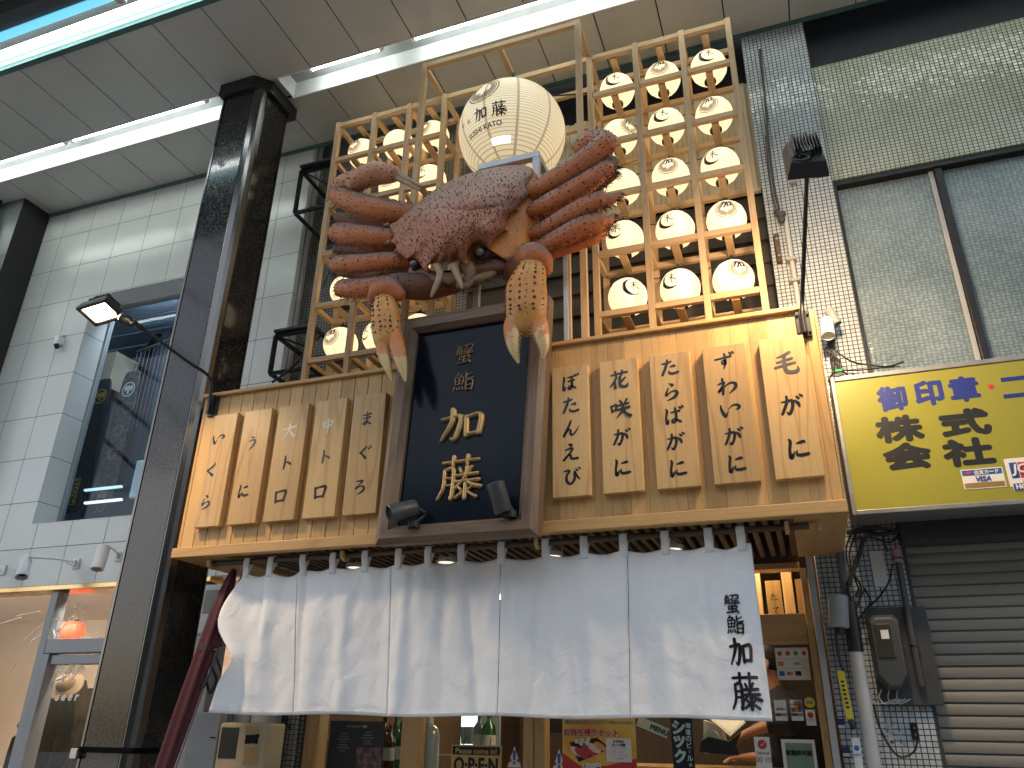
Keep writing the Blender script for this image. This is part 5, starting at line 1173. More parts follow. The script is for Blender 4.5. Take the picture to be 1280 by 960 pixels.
def cara(i, s):
    m_ = max(0, min(1, (1-s)/.22)); a, b = O2[i % NO], O3[i % NO]
    x = CX+((a[0]*(1-m_)+b[0]*m_)-CX)*s; y = CY+((a[1]*(1-m_)+b[1]*m_)-CY)*s
    h = .165*(1-s**2.4)**.85 + .004*noise.fractal(Vector((x/90, y/90, 0)), 1, 2, 3)
    nx, ny = (x-CX)/220, (y-CY)/170
    h += .032*math.exp(-((nx+.05)/.10)**2)*(1-s*s) - .015*math.exp(-((nx-.28-.25*ny)/.08)**2)*(1-s) - .015*math.exp(-((nx+.36+.2*ny)/.08)**2)*(1-s)
    h += .020*math.exp(-((nx-.35)/.2)**2-((ny-.35)/.22)**2) + .018*math.exp(-((nx+.45)/.2)**2-((ny-.25)/.25)**2)+.016*math.exp(-((nx-.1)/.22)**2-((ny+.3)/.2)**2)
    h -= .018*math.exp(-((ny+.02+.3*nx*nx)/.06)**2)*(1-s)
    p = zc(x, y, ybase(y)-h)
    e = noise.fractal(p*14, 1, 2, 4)*.003*(1 if s < .98 else .3); p.y -= e
    return p
g = G(); SS = [1, .985, .965, .94, .91, .87, .82, .76, .69, .61, .53, .45, .37, .29, .21, .13, .06]
g.rings([[cara(i, s) for i in range(NO)] for s in SS], True, False)
e = len(g.v); g.v.append(tuple(cara(0, 0))); b0 = (len(SS)-1)*NO
for i in range(NO): g.face((b0+i, b0+(i+1) % NO, e))
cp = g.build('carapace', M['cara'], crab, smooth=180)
cp.modifiers.new('rim', 'SOLIDIFY').thickness = .014
h = G()
for k in range(1500):
    s = math.sqrt(rr_.random())*.985; i = rr_.randrange(NO); p = cara(i, s); q1 = cara(i+1, s)-p; q2 = cara(i, s-.02)-p; d = q1.cross(q2)
    if d.length < 1e-9: continue
    d.normalize()
    if d.y > 0: d = -d
    k_ = rr_.uniform(.6, 1.25)*(1.25 if rr_.random() < .12 else 1); h.spike(p, d+Vector((0,0,.2)), .0034*k_, .0068*k_, 6)
h.build('tubercles', pm('carapace_tubercles', (.17,.085,.065), .5, var=.4, vs=60), cp, smooth=50)
# edge teeth
h = G()
for (x, y, dx, dy, r, L_) in ((268,398,-1,.1,9,20),(272,458,-1,.2,9,22),(297,490,-.8,.6,8,18),(405,556,0,1,12,14),(444,544,.1,1,10,14),(484,529,.1,1,10,12),(540,530,.2,1,11,16),(684,416,.9,.7,9,22),(690,368,1,.5,8,18),(724,343,1,.5,8,14)):
    p = zc(x, y, ybase(y)+.004); q_ = zc(x+dx*10, y+dy*10, ybase(y)-.004); h.spike(p, (q_-p), zr(r, p), zr(L_, p), 8)
h.build('edge_teeth', M['cara'], cp, smooth=60)
# ---- lower shell: bulges out to the right below the carapace rim
def low(i, s, k):
    a = O2[i % NO] if k < .5 else O3[i % NO]; dx, dy = a[0]-CX, a[1]-CY; L_ = math.hypot(dx, dy); w_ = max(0, (dx*.86+dy*.50)/L_)**1.3
    up = max(0, -dy/L_)
    x = CX+dx*s*(1-.03*k)+w_*100*math.sin(min(1, k*1.5)*math.pi/2)*s; y = CY+dy*s*(1-.10*up*k)+w_*62*math.sin(min(1, k*1.5)*math.pi/2)*s
    Y = ybase(y)+.012+.17*k
    return zc(x, y, Y)
g = G(); g.rings([[low(i, s, k) for i in range(NO)] for s, k in ((.985,0),(.99,.12),(1,.28),(1.0,.45),(.99,.65),(.94,.85),(.8,1.0),(.5,1.1),(.1,1.12))], True, True)
ls = g.build('lower_shell', M['vent'], crab, smooth=180)
h = G()
for k in range(150):
    i = rr_.randrange(NO); a = O2[i]; dx, dy = a[0]-CX, a[1]-CY; L_ = math.hypot(dx, dy)
    if (dx*.86+dy*.50)/L_ < .55: continue
    kk = rr_.uniform(.1, .5); p = low(i, 1, kk); h.spike(p, Vector((.45,-.8,-.4)), .003, .004, 5)
h.build('tubercles', M['spine'], ls)
h = G()
for k in range(260):      # bristles along the lower edge
    i = rr_.randrange(NO); a = O2[i]; dx, dy = a[0]-CX, a[1]-CY; L_ = math.hypot(dx, dy)
    if (dx*.5+dy*.86)/L_ < .75: continue
    p = low(i, 1, rr_.uniform(.4, .7)); h.spike(p, Vector((rr_.uniform(-.1,.5),-.4,-1)), .001, rr_.uniform(.012,.03), 3)
h.build('bristles', M['bris'], ls)
# ---- eyes
for (x, y, r) in ((358,534,11.5),(591,494,15)):
    Y = ybase(y)-.006; p = zc(x, y, Y); R_ = zr(r, p); g = G(); g.sphere(p, R_, 20, 14, (1.1,1,1)); ey = g.build('eye', M['eye'], crab, smooth=180)
    g = G(); q = p+Vector((0,.035,.006)); g.sphere(q, R_*1.75, 18, 10, (1.15,.7,1)); g.build('socket', M['bris'], ey, smooth=180)
M['mouth'] = pm('dull_mouth_shell', (.24,.15,.07), .5, var=.4, vs=25, bump=.3)
# ---- antennae and mouth parts
for pts in ([(442,545,2.86,15),(452,575,2.84,13),(430,630,2.82,9),(421,652,2.81,4)], [(500,545,2.86,15),(512,575,2.84,12),(524,602,2.83,8),(530,622,2.82,4)]):
    limb('antenna', pts, M['bone'], crab, 1, 12, 6, tub=False, lump=.03)
for pts in ([(360,560,2.95,22),(400,575,2.93,24),(440,590,2.92,18)], [(545,540,2.94,28),(560,570,2.93,22),(548,600,2.92,12)], [(580,560,2.97,30),(620,555,2.98,28),(680,545,3.0,20)], [(470,585,2.93,20),(500,590,2.92,22),(535,588,2.93,16)], [(520,610,2.92,16),(545,615,2.91,15),(560,600,2.92,10)], [(560,600,2.94,20),(600,585,2.95,20),(640,572,2.97,14)], [(640,545,3.0,34),(690,540,3.02,30),(730,520,3.05,24)]):
    limb('mouthpart', pts, M['legd'] if pts[0][0] in (580, 640) else M['mouth'], crab, .9, 12, 5, tub=False, bris=25, lump=.08)
# ---- walking legs, left
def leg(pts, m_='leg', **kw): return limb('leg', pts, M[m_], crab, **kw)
# folded-back dark segments behind
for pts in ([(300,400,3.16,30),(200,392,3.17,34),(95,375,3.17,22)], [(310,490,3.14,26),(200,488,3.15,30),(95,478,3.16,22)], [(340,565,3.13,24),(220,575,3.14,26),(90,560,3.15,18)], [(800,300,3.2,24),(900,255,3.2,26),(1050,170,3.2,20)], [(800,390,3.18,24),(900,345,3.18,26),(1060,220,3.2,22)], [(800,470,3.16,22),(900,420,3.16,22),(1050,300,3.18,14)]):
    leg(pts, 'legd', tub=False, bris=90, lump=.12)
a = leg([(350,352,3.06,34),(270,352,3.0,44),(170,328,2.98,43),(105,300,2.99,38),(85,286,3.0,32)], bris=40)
limb('leg_carpus', [(82,282,3.01,30),(112,255,2.99,36),(150,243,2.98,40)], M['pinkleg'], a, rows=.03)
limb('leg_tip_segment', [(150,252,2.97,38),(185,230,2.96,44),(235,216,2.95,44),(285,220,2.95,33)], M['pinkleg'], a, rows=.03)
for dy in (-7, 8): limb('claw_tip', [(295,222+dy,2.95,11),(335,243+dy,2.94,9),(382,268+dy,2.93,6)], M['bone'], a, 1, 10, 5, tub=False, lump=.02)
leg([(310,448,3.04,36),(240,446,2.99,42),(150,436,2.97,43),(90,426,2.98,38)], bris=70)
leg([(350,528,3.0,34),(270,528,2.96,36),(170,536,2.95,38),(90,538,2.96,34)], bris=70)
leg([(420,598,3.02,38),(300,608,2.98,40),(180,622,2.96,39),(105,622,2.97,34)], bris=50)
# ---- walking legs, right
a = leg([(775,282,3.08,36),(860,240,3.02,43),(950,186,2.98,47),(1035,115,2.98,44)], bris=40)
limb('leg_carpus', [(1035,112,3.0,43),(1000,98,3.04,42),(948,128,3.08,34)], M['leg'], a, rows=.022)
a = leg([(785,348,3.06,34),(870,308,3.01,42),(960,255,2.98,41),(1040,200,2.99,34)], bris=90)
limb('leg_carpus', [(1045,195,3.0,30),(1062,178,3.02,20),(1066,165,3.03,8)], M['legd'], a, bris=40, tub=False)
a = leg([(785,430,3.04,26),(860,392,2.99,34),(950,345,2.96,40),(1015,312,2.96,36)], bris=80)
limb('leg_carpus', [(1020,318,2.97,32),(1055,308,2.98,22),(1088,286,2.99,7)], M['leg'], a, bris=30, tub=False)
a = leg([(785,492,3.02,28),(860,455,2.97,38),(950,412,2.94,43),(1020,390,2.94,36)], bris=60)
limb('leg_carpus', [(1025,398,2.95,30),(1045,385,2.96,22),(1062,362,2.97,7)], M['leg'], a, bris=30, tub=False)
limb('leg_underside', [(800,520,3.02,22),(900,480,2.99,24),(1000,440,2.97,26),(1035,415,2.97,16)], M['leg'], a, bris=20, tub=False)
# ---- claws
def claw(label, arm, cuff, palm, f1, f2, flip=1):
    a = limb('claw', arm, M['legd'], crab, .9, 22, 8, rows=.05)
    limb('cuff', cuff, M['leg'], a, .95, 24, 8, tub=False, lump=.06)
    pa = limb('palm', palm, M['claw'], a, .62, 30, 10, tub=False, p0=.0, p1=.42, lump=.06)
    h = G()
    P = [zc(x, y, Y) for x, y, Y, r in palm]; Rr = [zr(q[3], p) for q, p in zip(palm, P)]; Q = cat(P, 6); RR = [v[0] for v in cat([Vector((r, 0, 0)) for r in Rr], 6)]
    for fx in (-.92, -.62, -.12, .18, .55, .9):
        for i in range(1, len(Q)-2):
            if (i+int(fx*10)) % 2: continue
            big = 1 if abs(fx) in (.12, .55, .62) else .6
            p = Q[i]+Vector((fx*RR[i]+rr_.uniform(-.004,.004), -.62*RR[i]*math.sqrt(max(.02, 1-fx*fx)), rr_.uniform(-.006,.006))); h.spike(p, Vector((fx*.9,-1,-.55)), .0075*big, .014*big, 7)
    for k in range(60):
        fx = rr_.uniform(-.95,.95); i = rr_.randrange(1, len(Q)-1); p = Q[i]+Vector((fx*RR[i], -.62*RR[i]*math.sqrt(max(.02, 1-fx*fx)), rr_.uniform(-.01,.01))); h.spike(p, Vector((fx*.9,-1,-.2)), .0026, .005, 5)
    h.build('spines', M['spine'], pa, smooth=50)
    h = G()
    for k in range(120):
        fx = rr_.choice((-1, 1)); i = rr_.randrange(0, len(Q)-1); p = Q[i]+Vector((fx*RR[i]*.97, 0, rr_.uniform(-.01,.01))); h.spike(p, Vector((fx*.9,rr_.uniform(-.5,.3),rr_.uniform(-.6,.3))), .0009, rr_.uniform(.008,.026), 3)
    h.build('bristles', M['bris'], pa)
    for f, sgn in ((f1, 1), (f2, -1)):
        fo = limb('finger', f, M['claw'], a, .8, 16, 8, tub=False, p0=.40, p1=1.08, lump=.05)
        h = G(); P = [zc(x, y, Y) for x, y, Y, r in f]; Rr = [zr(q[3], p) for q, p in zip(f, P)]; Q2 = cat(P, 5); R2 = [v[0] for v in cat([Vector((r, 0, 0)) for r in Rr], 5)]
        for i in range(3, len(Q2)-1): h.spike(Q2[i]+Vector((sgn*R2[i]*.85, -.004, 0)), Vector((sgn,-.1,-.1)), R2[i]*.36, R2[i]*.55, 6)
        h.build('teeth', M['bone'], fo, smooth=50)
claw('right', [(700,560,3.05,40),(735,545,2.98,48),(770,530,2.9,50)], [(745,512,2.86,34),(775,505,2.83,46),(812,522,2.83,38),(828,560,2.85,22)],
     [(772,535,2.83,44),(768,565,2.81,58),(757,620,2.79,74),(755,690,2.78,77),(757,738,2.79,72)], [(716,715,2.79,28),(707,765,2.775,33),(712,830,2.77,22),(728,884,2.775,5)], [(794,715,2.79,28),(806,768,2.775,31),(818,825,2.77,20),(814,868,2.775,5)])
claw('left', [(500,600,3.0,44),(400,615,2.95,52),(300,612,2.88,46)], [(215,655,2.85,22),(235,628,2.82,34),(272,622,2.82,40),(308,645,2.83,26)],
     [(252,648,2.83,34),(254,690,2.81,48),(262,745,2.79,56),(268,800,2.79,54)], [(250,790,2.79,26),(252,845,2.775,25),(266,895,2.77,17),(282,945,2.775,4)], [(290,775,2.785,26),(303,835,2.77,28),(318,895,2.765,19),(329,948,2.77,5)])
# ================================================================== SHOPFRONT, INTERIOR AND SMALL THINGS
SY = 3.88
g = G(); g.box(-2.62, .055, 7.4, 7.45, .2, 2.35); g.box(-2.66, -2.62, SY, 7.45, .2, 2.35); g.box(.056, .069, SY+.1, 7.45, .2, 2.35); g.box(-2.62, .055, SY, 7.4, 2.29, 2.33)
M['inwall'] = wood('interior_wood_wall', (.13,.075,.04), (.07,.04,.02), 'z', .5)
g.build('interior_wall', M['inwall'], rb)
g = G(); g.box(-2.62, .055, SY-.1, 7.4, .15, .25); g.build('interior_floor', M['grey'], rb)
def bx(name, m, parent, *b, bev=.002): return boxobj(name, M[m] if isinstance(m, str) else m, parent, *b, bev=bev)
sfr = G(); sfr.box(-2.62, .0, SY-.03, SY+.06, 2.115, 2.144); sfr = sfr.build('shopfront_head', M['jambx'], rb, bev=.003)
ztr0, ztr1 = at(1011, 767, SY)[2], at(1015, 804, SY)[2]
g = G(); g.box(-1.235, -.004, SY-.02, SY+.05, ztr1, ztr0); g.build('transom_beam', M['jambx'], sfr, bev=.003)
for a, b in ((-2.576, -2.48), (-1.994, -1.903), (-1.344, -1.293), (-1.288, -1.238), (-.003, .026)):
    g = G(); g.p = random.random(); g.box(a, b, SY-.035, SY+.055, .2, 2.114); g.build('door_post', M['jambz'], sfr, bev=.003)
g = G(); g.box(.0285, .056, TY-.03, SY+.02, .1, 2.143); g.build('metal_edge', M['lgrey'], rb, bev=.003)
for a, b in ((-2.479, -1.995), (-1.902, -1.345), (-1.237, -.004)):
    g = G(); g.box(a, b, SY+.01, SY+.016, .3, ztr1-.001 if a > -1.3 else 2.114); g.build('pane', M['glass'], sfr)
g = G(); g.box(-1.237, -.004, SY+.01, SY+.016, ztr0+.001, 2.114); g.build('pane', M['glass'], sfr)
g = G(); g.box(-2.62, .0, SY-.012, SY+.012, 2.146, 2.36); g.build('added_head_panel', M['inwall'], rb)  # panel added above the head to keep the front light panel hidden
# unseen warm panels added to light the shop; the front one lights the slips
M['shopfill'] = emit('shop_fill', (1,.68,.38), 18)
for k, (x, y) in enumerate(((-.45, 4.09), (-1.7, 5.4))):
    o = bx('shop_fill_panel', ('shopfill', emit('shop_fill_rear', (1,.76,.5), 34))[k], None, x-.35, x+.35, y-.12, y+.12, 2.27, 2.288, bev=0); tag(o, ('unseen warm panel added above the door head to light the menu slips', 'unseen warm panel added to brighten the shop interior')[k], 'ceiling lamp')
# hanging menu slips behind the transom
for k, (px, py, chs) in enumerate(((968, 748, (('た',967,746.5),('て',970,763))), (1006, 746, ()))):
    p = at(px, py, 4.1); w_ = .036; t = thing('menu_slip', ('pale wooden menu slip reading たて behind the transom glass', 'pale wooden menu slip at the right end behind the transom glass')[k], 'menu slip', p, 'menu slips hanging behind the transom')
    bd = bx('slip', 'platex' if False else 'plate', t, p[0]-w_, p[0]+w_, 4.1, 4.108, p[2]-.13, p[2]+.085, bev=.001)
    for ch, x, y in chs: g = G(); glyph(g, ch, plane_map(at(x, y, 4.098), (1,0,0), (0,0,1), .038), 1.0); g.build('lettering', M['ink'], bd, recalc=False)
for k, px in enumerate((946, 986)):
    p = at(px, 745, 4.2); o = bx('wall_post', 'jambz', rb, p[0]-.025, p[0]+.025, 4.2, 4.25, ztr0, 2.28)
# counter
t = thing('counter', 'wooden counter with pale top inside the shop', 'counter', (-.6, 4.6, .25))
bx('counter_top', 'jambx', t, -1.2, .05, 4.25, 4.7, 1.23, 1.26); bx('counter_front', 'inwall', t, -1.18, .04, 4.3, 4.66, .25, 1.229)
# stickers and posters (flat sheets on the glass)
YG = SY-.003
def sheet(label, cat_, px0, py0, px1, py1, m_, Y=YG, name='poster', group=None, tilt=0, th=.003):
    a, b = at(px0, py0, Y), at(px1, py1, Y); x0, x1, z1, z0 = a[0], b[0], a[2], b[2]
    t = thing(name, label, cat_, ((x0+x1)/2, Y, z0), group)
    g = G(); g.box(x0, x1, Y-th, Y, z0, z1); s_ = g.build('sheet', m_, t, bev=.0006)
    return t, s_, x0, x1, z0, z1, Y-th
def rectp(parent, x0, x1, z0, z1, y, m_, name='print'):
    g = G(); g.poly([(x0,y,z0),(x1,y,z0),(x1,y,z1),(x0,y,z1)]); return g.build(name, m_, parent, recalc=False)
def disc(parent, c, r, m_, name='print', n=24):
    g = G(); g.poly([(c[0]+r*math.cos(2*math.pi*i/n), c[1], c[2]+r*math.sin(2*math.pi*i/n)) for i in range(n)]); return g.build(name, m_, parent, recalc=False)
M['pred'] = pm('print_red', (.50,.04,.04), .5); M['pgreen'] = pm('print_green', (.06,.30,.10), .5); M['pblue'] = pm('print_blue', (.04,.13,.40), .5); M['porange'] = pm('print_orange', (.65,.25,.05), .5); M['pgrey'] = pm('print_grey', (.25,.25,.25), .5)
# black recruitment board
t, s_, x0, x1, z0, z1, y = sheet('black notice board with small white text and a food photo at the lower left glass', 'notice board', 414, 901, 477, 966, pm('charcoal_board', (.03,.03,.032), .5), name='notice_board')
tx(s_, 'ホールスタッフ募集', ((x0+x1)/2, y, z1-.025), M['paper'], width=.12, dy=.001)
for (cx, cz, lines_) in ((.28, .062, 7), (.72, .055, 5)):
    for k in range(lines_):
        wd = (.045+.02*((k*7) % 3))*.9; g = G(); px_ = x0+(x1-x0)*cx; 
        for j in range(int(wd/.0062)): g.poly([(px_-wd/2+j*.0062, y-.001, z1-cz-k*.0135), (px_-wd/2+j*.0062+.0045, y-.001, z1-cz-k*.0135), (px_-wd/2+j*.0062+.0045, y-.001, z1-cz-k*.0135+.005), (px_-wd/2+j*.0062, y-.001, z1-cz-k*.0135+.005)])
        g.build('print', M['pgrey'], s_, recalc=False)
def photo_mat(name, cols):
    m, tt, b = nm(name); v = coords(tt); n = N(tt, 'ShaderNodeTexNoise', i_Scale=38.0, i_Detail=3.0); tt.links.new(v, n.inputs['Vector'])
    c = ramp(tt, n.outputs[0], [(.3+.4*i/(len(cols)-1), q) for i, q in enumerate(cols)]); tt.links.new(c, b.inputs['Base Color']); b.inputs['Roughness'].default_value = .4; return m
rectp(s_, x0+(x1-x0)*.53, x1-.006, z0+.005, z0+(z1-z0)*.48, y-.0012, photo_mat('dark_food_photo', [(.03,.03,.03),(.09,.06,.06),(.22,.12,.12),(.25,.2,.18)]), 'photo')
t, s_, x0, x1, z0, z1, y = sheet('small dark notice with faint text behind the middle door post', 'notice', 684, 893, 703, 916, pm('charcoal_sheet', (.03,.03,.032), .5), Y=4.0, name='notice')
# OPEN sign
M['opey'] = wood('yellow_sign_wood', (.62,.45,.16), (.5,.33,.1), 'x', .5)
t, s_, x0, x1, z0, z1, y = sheet('yellow wooden OPEN board with a black band reading Please come in!', 'open sign', 566, 930.5, 627, 975, M['opey'], name='open_sign', Y=SY-.02, th=.012)
hh = z1-z0; rectp(s_, x0+.006, x1-.006, z1-.044, z1-.007, y-.0006, M['ink'], 'band')
tx(s_, 'Please come in!', ((x0+x1)/2, y-.0006, z1-.0265), M['opey'], width=(x1-x0)*.82, bold=.0005, dy=.001)
tx(s_, 'O·P·E·N', ((x0+x1)/2, y, z1-.088), M['ink'], width=(x1-x0)*.86, height=.062, bold=.003, dy=.001)
g = G(); g.tube([(x0+.06, y+.006, z1), (x0+.065, SY-.01, z1+.03), (x0+.07, SY, z1+.035)], .0025, 5, 3); g.tube([(x1-.06, y+.006, z1), (x1-.065, SY-.01, z1+.03), (x1-.07, SY, z1+.035)], .0025, 5, 3); g.build('cord', M['black'], t)
# warning triangles
for k, (px, py) in enumerate(((643, 947), (699, 951))):
    p = at(px, py, YG); t = thing('warning_sticker', ('white triangular warning sticker beside the OPEN board', 'white triangular warning sticker at the left edge of the yellow poster')[k], 'sticker', p, 'triangular warning stickers')
    g = G(); g.prism([(p[0]-.035, YG, p[2]-.042), (p[0]+.035, YG, p[2]-.042), (p[0], YG, p[2]+.05)], (0,-.001,0)); s_ = g.build('sheet', M['paper'], t)
    g = G(); g.poly([(p[0]-.006, YG-.002, p[2]-.012), (p[0]+.006, YG-.002, p[2]-.012), (p[0]+.009, YG-.002, p[2]+.03), (p[0]-.009, YG-.002, p[2]+.03)]); g.build('print', M['pblue'], s_, recalc=False)
    disc(s_, (p[0], YG-.002, p[2]-.023), .007, M['pblue']); 
    for q in (-.02, .02): rectp(s_, p[0]+q-.006, p[0]+q+.006, p[2]-.02, p[2]-.005, YG-.002, M['pred'])
# yellow take-away poster
def grad_mat():
    m, tt, b = nm('yellow_orange_poster'); v = coords(tt); n = N(tt, 'ShaderNodeTexNoise', i_Scale=5.0, i_Detail=4.0); tt.links.new(v, n.inputs['Vector'])
    c = ramp(tt, n.outputs[0], [(.35, (.70,.33,.05)), (.5, (.80,.50,.08)), (.65, (.82,.60,.20))]); tt.links.new(c, b.inputs['Base Color']); b.inputs['Roughness'].default_value = .35; return m
t, s_, x0, x1, z0, z1, y = sheet('yellow and red take-away sushi poster in the middle of the glass', 'poster', 703, 888, 797, 972, grad_mat(), name='poster')
W_ = x1-x0; Hh = z1-z0
g = G(); g.poly([(x0, y-.0006, z0), (x1, y-.0006, z0), (x1, y-.0006, z0+Hh*.28), (x0+W_*.6, y-.0006, z0+Hh*.16), (x0+W_*.25, y-.0006, z0+Hh*.14), (x0, y-.0006, z0+Hh*.34)]); g.build('print', M['pred'], s_, recalc=False)
p = at(738, 916, y-.001); 
g = G(); text(g, 'お持ち帰りセット', plane_map((x0+W_*.40, y-.0012, p[2]), (1,0,0), (0,0,1), 1), width=W_*.76, bold=.0030); g.build('lettering', M['paper'], s_, recalc=False)
g = G(); text(g, 'お持ち帰りセット', plane_map((x0+W_*.40, y-.0030, p[2]), (1,0,0), (0,0,1), 1), width=W_*.75, bold=.0012); g.build('lettering', M['pred'], s_, recalc=False)
p2 = at(735, 903, y)
g = G(); text(g, '蟹鮨加藤の味をご自宅で', plane_map((x0+W_*.32, y-.0012, p2[2]), (1,0,0), (0,0,1), 1), width=W_*.56, bold=.0006); g.build('lettering', M['pgrey'], s_, recalc=False)
g = G(); text(g, 'お電話でのご予約も', plane_map((x0+W_*.80, y-.0012, p2[2]), (1,0,0), (0,0,1), 1), width=W_*.32, bold=.0004); g.build('lettering', M['pgrey'], s_, recalc=False)
# printed picture of a sushi tray
g = G(); q = [(.10,.50),(.48,.58),(.66,.42),(.22,.20)]; g.poly([(x0+W_*a, y-.0016, z0+Hh*b) for a, b in q]); g.build('photo', M['ink'], s_, recalc=False)
fish = [pm('tuna_print', (.45,.06,.06), .4), pm('salmon_print', (.75,.30,.12), .4), pm('pale_fish_print', (.75,.58,.45), .4), pm('roll_print', (.65,.66,.58), .4)]
for k, (a, b, ra, rb_, ang, m_) in enumerate(((.20,.36,.10,.045,-.5,2),(.27,.34,.11,.05,-.5,0),(.36,.38,.11,.05,-.5,0),(.44,.42,.10,.045,-.5,2),(.52,.45,.09,.04,-.5,1),(.20,.52,.03,.03,0,3),(.28,.535,.03,.03,0,3),(.36,.55,.03,.03,0,3),(.26,.49,.03,.03,0,3),(.34,.50,.03,.03,0,3))):
    g = G(); g.poly([(x0+W_*a+(ra*math.cos(t_)*math.cos(ang)-rb_*math.sin(t_)*math.sin(ang))*W_, y-.0020-k*.0002, z0+Hh*b+(ra*math.cos(t_)*math.sin(ang)+rb_*math.sin(t_)*math.cos(ang))*W_) for t_ in [2*math.pi*i/20 for i in range(20)]]); g.build('photo', fish[m_], s_, recalc=False)
rectp(s_, x0+W_*.60, x0+W_*.94, z0+Hh*.22, z0+Hh*.58, y-.0026, M['paper'], 'text_box')
for k, b_ in enumerate(('さざなみ','セット内容')): tx(s_, b_, (x0+W_*.77, y-.0026, z0+Hh*(.53-.055*k)), M['ink'], height=.012, bold=.0006, dy=.001)
for k in range(4): tx(s_, ('サーモン・赤えび','活貝・とびっこ','いくら・玉子・いか','かっぱ巻き')[k], (x0+W_*.77, y-.0026, z0+Hh*(.42-.05*k)), M['pgrey'], height=.0085, dy=.001)
tx(s_, '1,800円', (x0+W_*.40, y-.002, z0+Hh*.15), M['paper'], height=.026, bold=.0016, dy=.001)
# slanted MENU card
p = at(816, 909, 3.95); t = thing('menu_card', 'white card lettered MENU, tilted, above the counter', 'menu card', p); r_ = Vector((.93,0,-.36)); u_ = Vector((.36,0,.93))
g = G(); g.obox(p, r_*.075, Vector((0,.002,0)), u_*.022); s_ = g.build('sheet', M['paper'], t); g = G(); text(g, 'MENU', plane_map(p+Vector((.03,-.003,-.012)), r_, u_, 1), height=.022, bold=.001); g.build('lettering', M['ink'], s_, recalc=False)
# navy banner
t, s_, x0, x1, z0, z1, y = sheet('narrow navy beer banner with big white katakana inside the right glass', 'banner', 838, 898, 870, 972, M['navy'], Y=3.93, name='banner')
for k, ch in enumerate('シック'):
    g = G(); q = at(849.5, 909+k*18, y); text(g, ch, plane_map((x0+(x1-x0)*.36, y-.001, q[2]), (1,0,0), (0,0,1), 1), height=.052 if ch != 'ッ' else .045, bold=.0035); g.build('lettering', M['paper'], s_, recalc=False)
for k, ch in enumerate('海道のビール。'):
    g = G(); q = at(863, 907+k*8.2, y); text(g, ch if ch != 'ー' else '|', plane_map((x0+(x1-x0)*.80, y-.001, q[2]), (1,0,0), (0,0,1), 1), height=.022 if ch not in '。ー' else .012, bold=.001); g.build('lettering', M['paper'], s_, recalc=False)
# stickers on the right glass
t, s_, x0, x1, z0, z1, y = sheet('cream payment sticker sheet with rows of small coloured logos on the right glass', 'sticker', 968, 810, 1014, 850, pm('cream_sheet', (.66,.62,.52), .5), name='payment_sticker')
cols = [['pred','pred','pgreen','pred'],['porange','paper','paper','pblue'],['pblue','pred','ink','paper']]
for r in range(3):
    for c in range(4):
        if r > 0 and c == 3: continue
        a = x0+(x1-x0)*(.14+.25*c); b = z1-(z1-z0)*(.20+.30*r); rectp(s_, a-.017, a+.017, b-.017, b+.017, y-.0006, M['white'])
        mm = M[cols[r][c]]
        if r == 0: disc(s_, (a, y-.0012, b+.003), .010, mm)
        elif (r, c) == (2, 1): disc(s_, (a-.005, y-.0012, b), .008, M['pred']); disc(s_, (a+.005, y-.0016, b), .008, M['porange'])
        elif (r, c) == (1, 2): tx(s_, 'VISA', (a, y-.0006, b), M['pblue'], width=.026, bold=.0005, shear=.2, dy=.001)
        else: rectp(s_, a-.012, a+.012, b-.010, b+.010, y-.0012, mm)
M['night'] = pm('dark_blue_print', (.03,.05,.14), .5)
for k, (pa, lb) in enumerate(((967, 'white card sticker with a skyline drawing, left of a pair below the payment sheet'), (987, 'dark blue card sticker with colourful squares, right of a pair below the payment sheet'))):
    t, s_, x0, x1, z0, z1, y = sheet(lb, 'sticker', pa, 875, pa+18, 901, M['paper'], name='card_sticker', group='card stickers on the right glass')
    W_ = x1-x0; Hh = z1-z0
    if k == 0:
        g = G(); g.poly([(x0+W_*a, y-.0008, z0+Hh*b) for a, b in ((.08,.5),(.92,.5),(.92,.58),(.7,.6),(.6,.66),(.45,.6),(.3,.62),(.27,.85),(.24,.62),(.08,.58))]); g.build('print', M['pgrey'], s_, recalc=False)
    else:
        rectp(s_, x0+W_*.05, x1-W_*.05, z0+Hh*.42, z1-Hh*.04, y-.0008, M['night'])
        for i in range(9): a = x0+W_*(.2+.3*(i % 3)); b = z0+Hh*(.52+.17*(i//3)); rectp(s_, a-.008, a+.008, b-.009, b+.009, y-.0014, M[['pred','porange','pblue','paper','yellow','pred','paper','porange','pgreen'][i]])
    for i in range(2): a = x0+W_*(.28+.44*i); rectp(s_, a-.013, a+.013, z0+Hh*.22, z0+Hh*.36, y-.0008, M['pgrey'] if i else M['night'])
t = thing('round_sticker', 'small round yellow sticker on the right glass', 'sticker', at(1012, 878, YG)); c = at(1012, 878, YG)
g = G(); g.lathe(c, [(.001,0),(.022,0),(.022,.0015),(.001,.0015)], 24, (0,-1,0)); s_ = g.build('sheet', pm('lime_sticker', (.60,.60,.05), .5), t); rectp(s_, c[0]-.013, c[0]+.013, c[2]-.006, c[2]+.006, YG-.003, M['pgrey'])
t, s_, x0, x1, z0, z1, y = sheet('small white payment sticker with a red mark below the round yellow sticker', 'sticker', 1006, 887, 1021, 907, M['paper'], name='payment_label'); disc(s_, ((x0+x1)/2, y-.001, z1-.022), .012, M['pred']); tx(s_, 'PayPay', ((x0+x1)/2, y, z0+.022), M['pgrey'], width=.035, dy=.001)
t, s_, x0, x1, z0, z1, y = sheet('tall white notice with a red tick and the number 00 10 on the right glass', 'notice', 942, 921, 967, 972, M['paper'], name='number_notice')
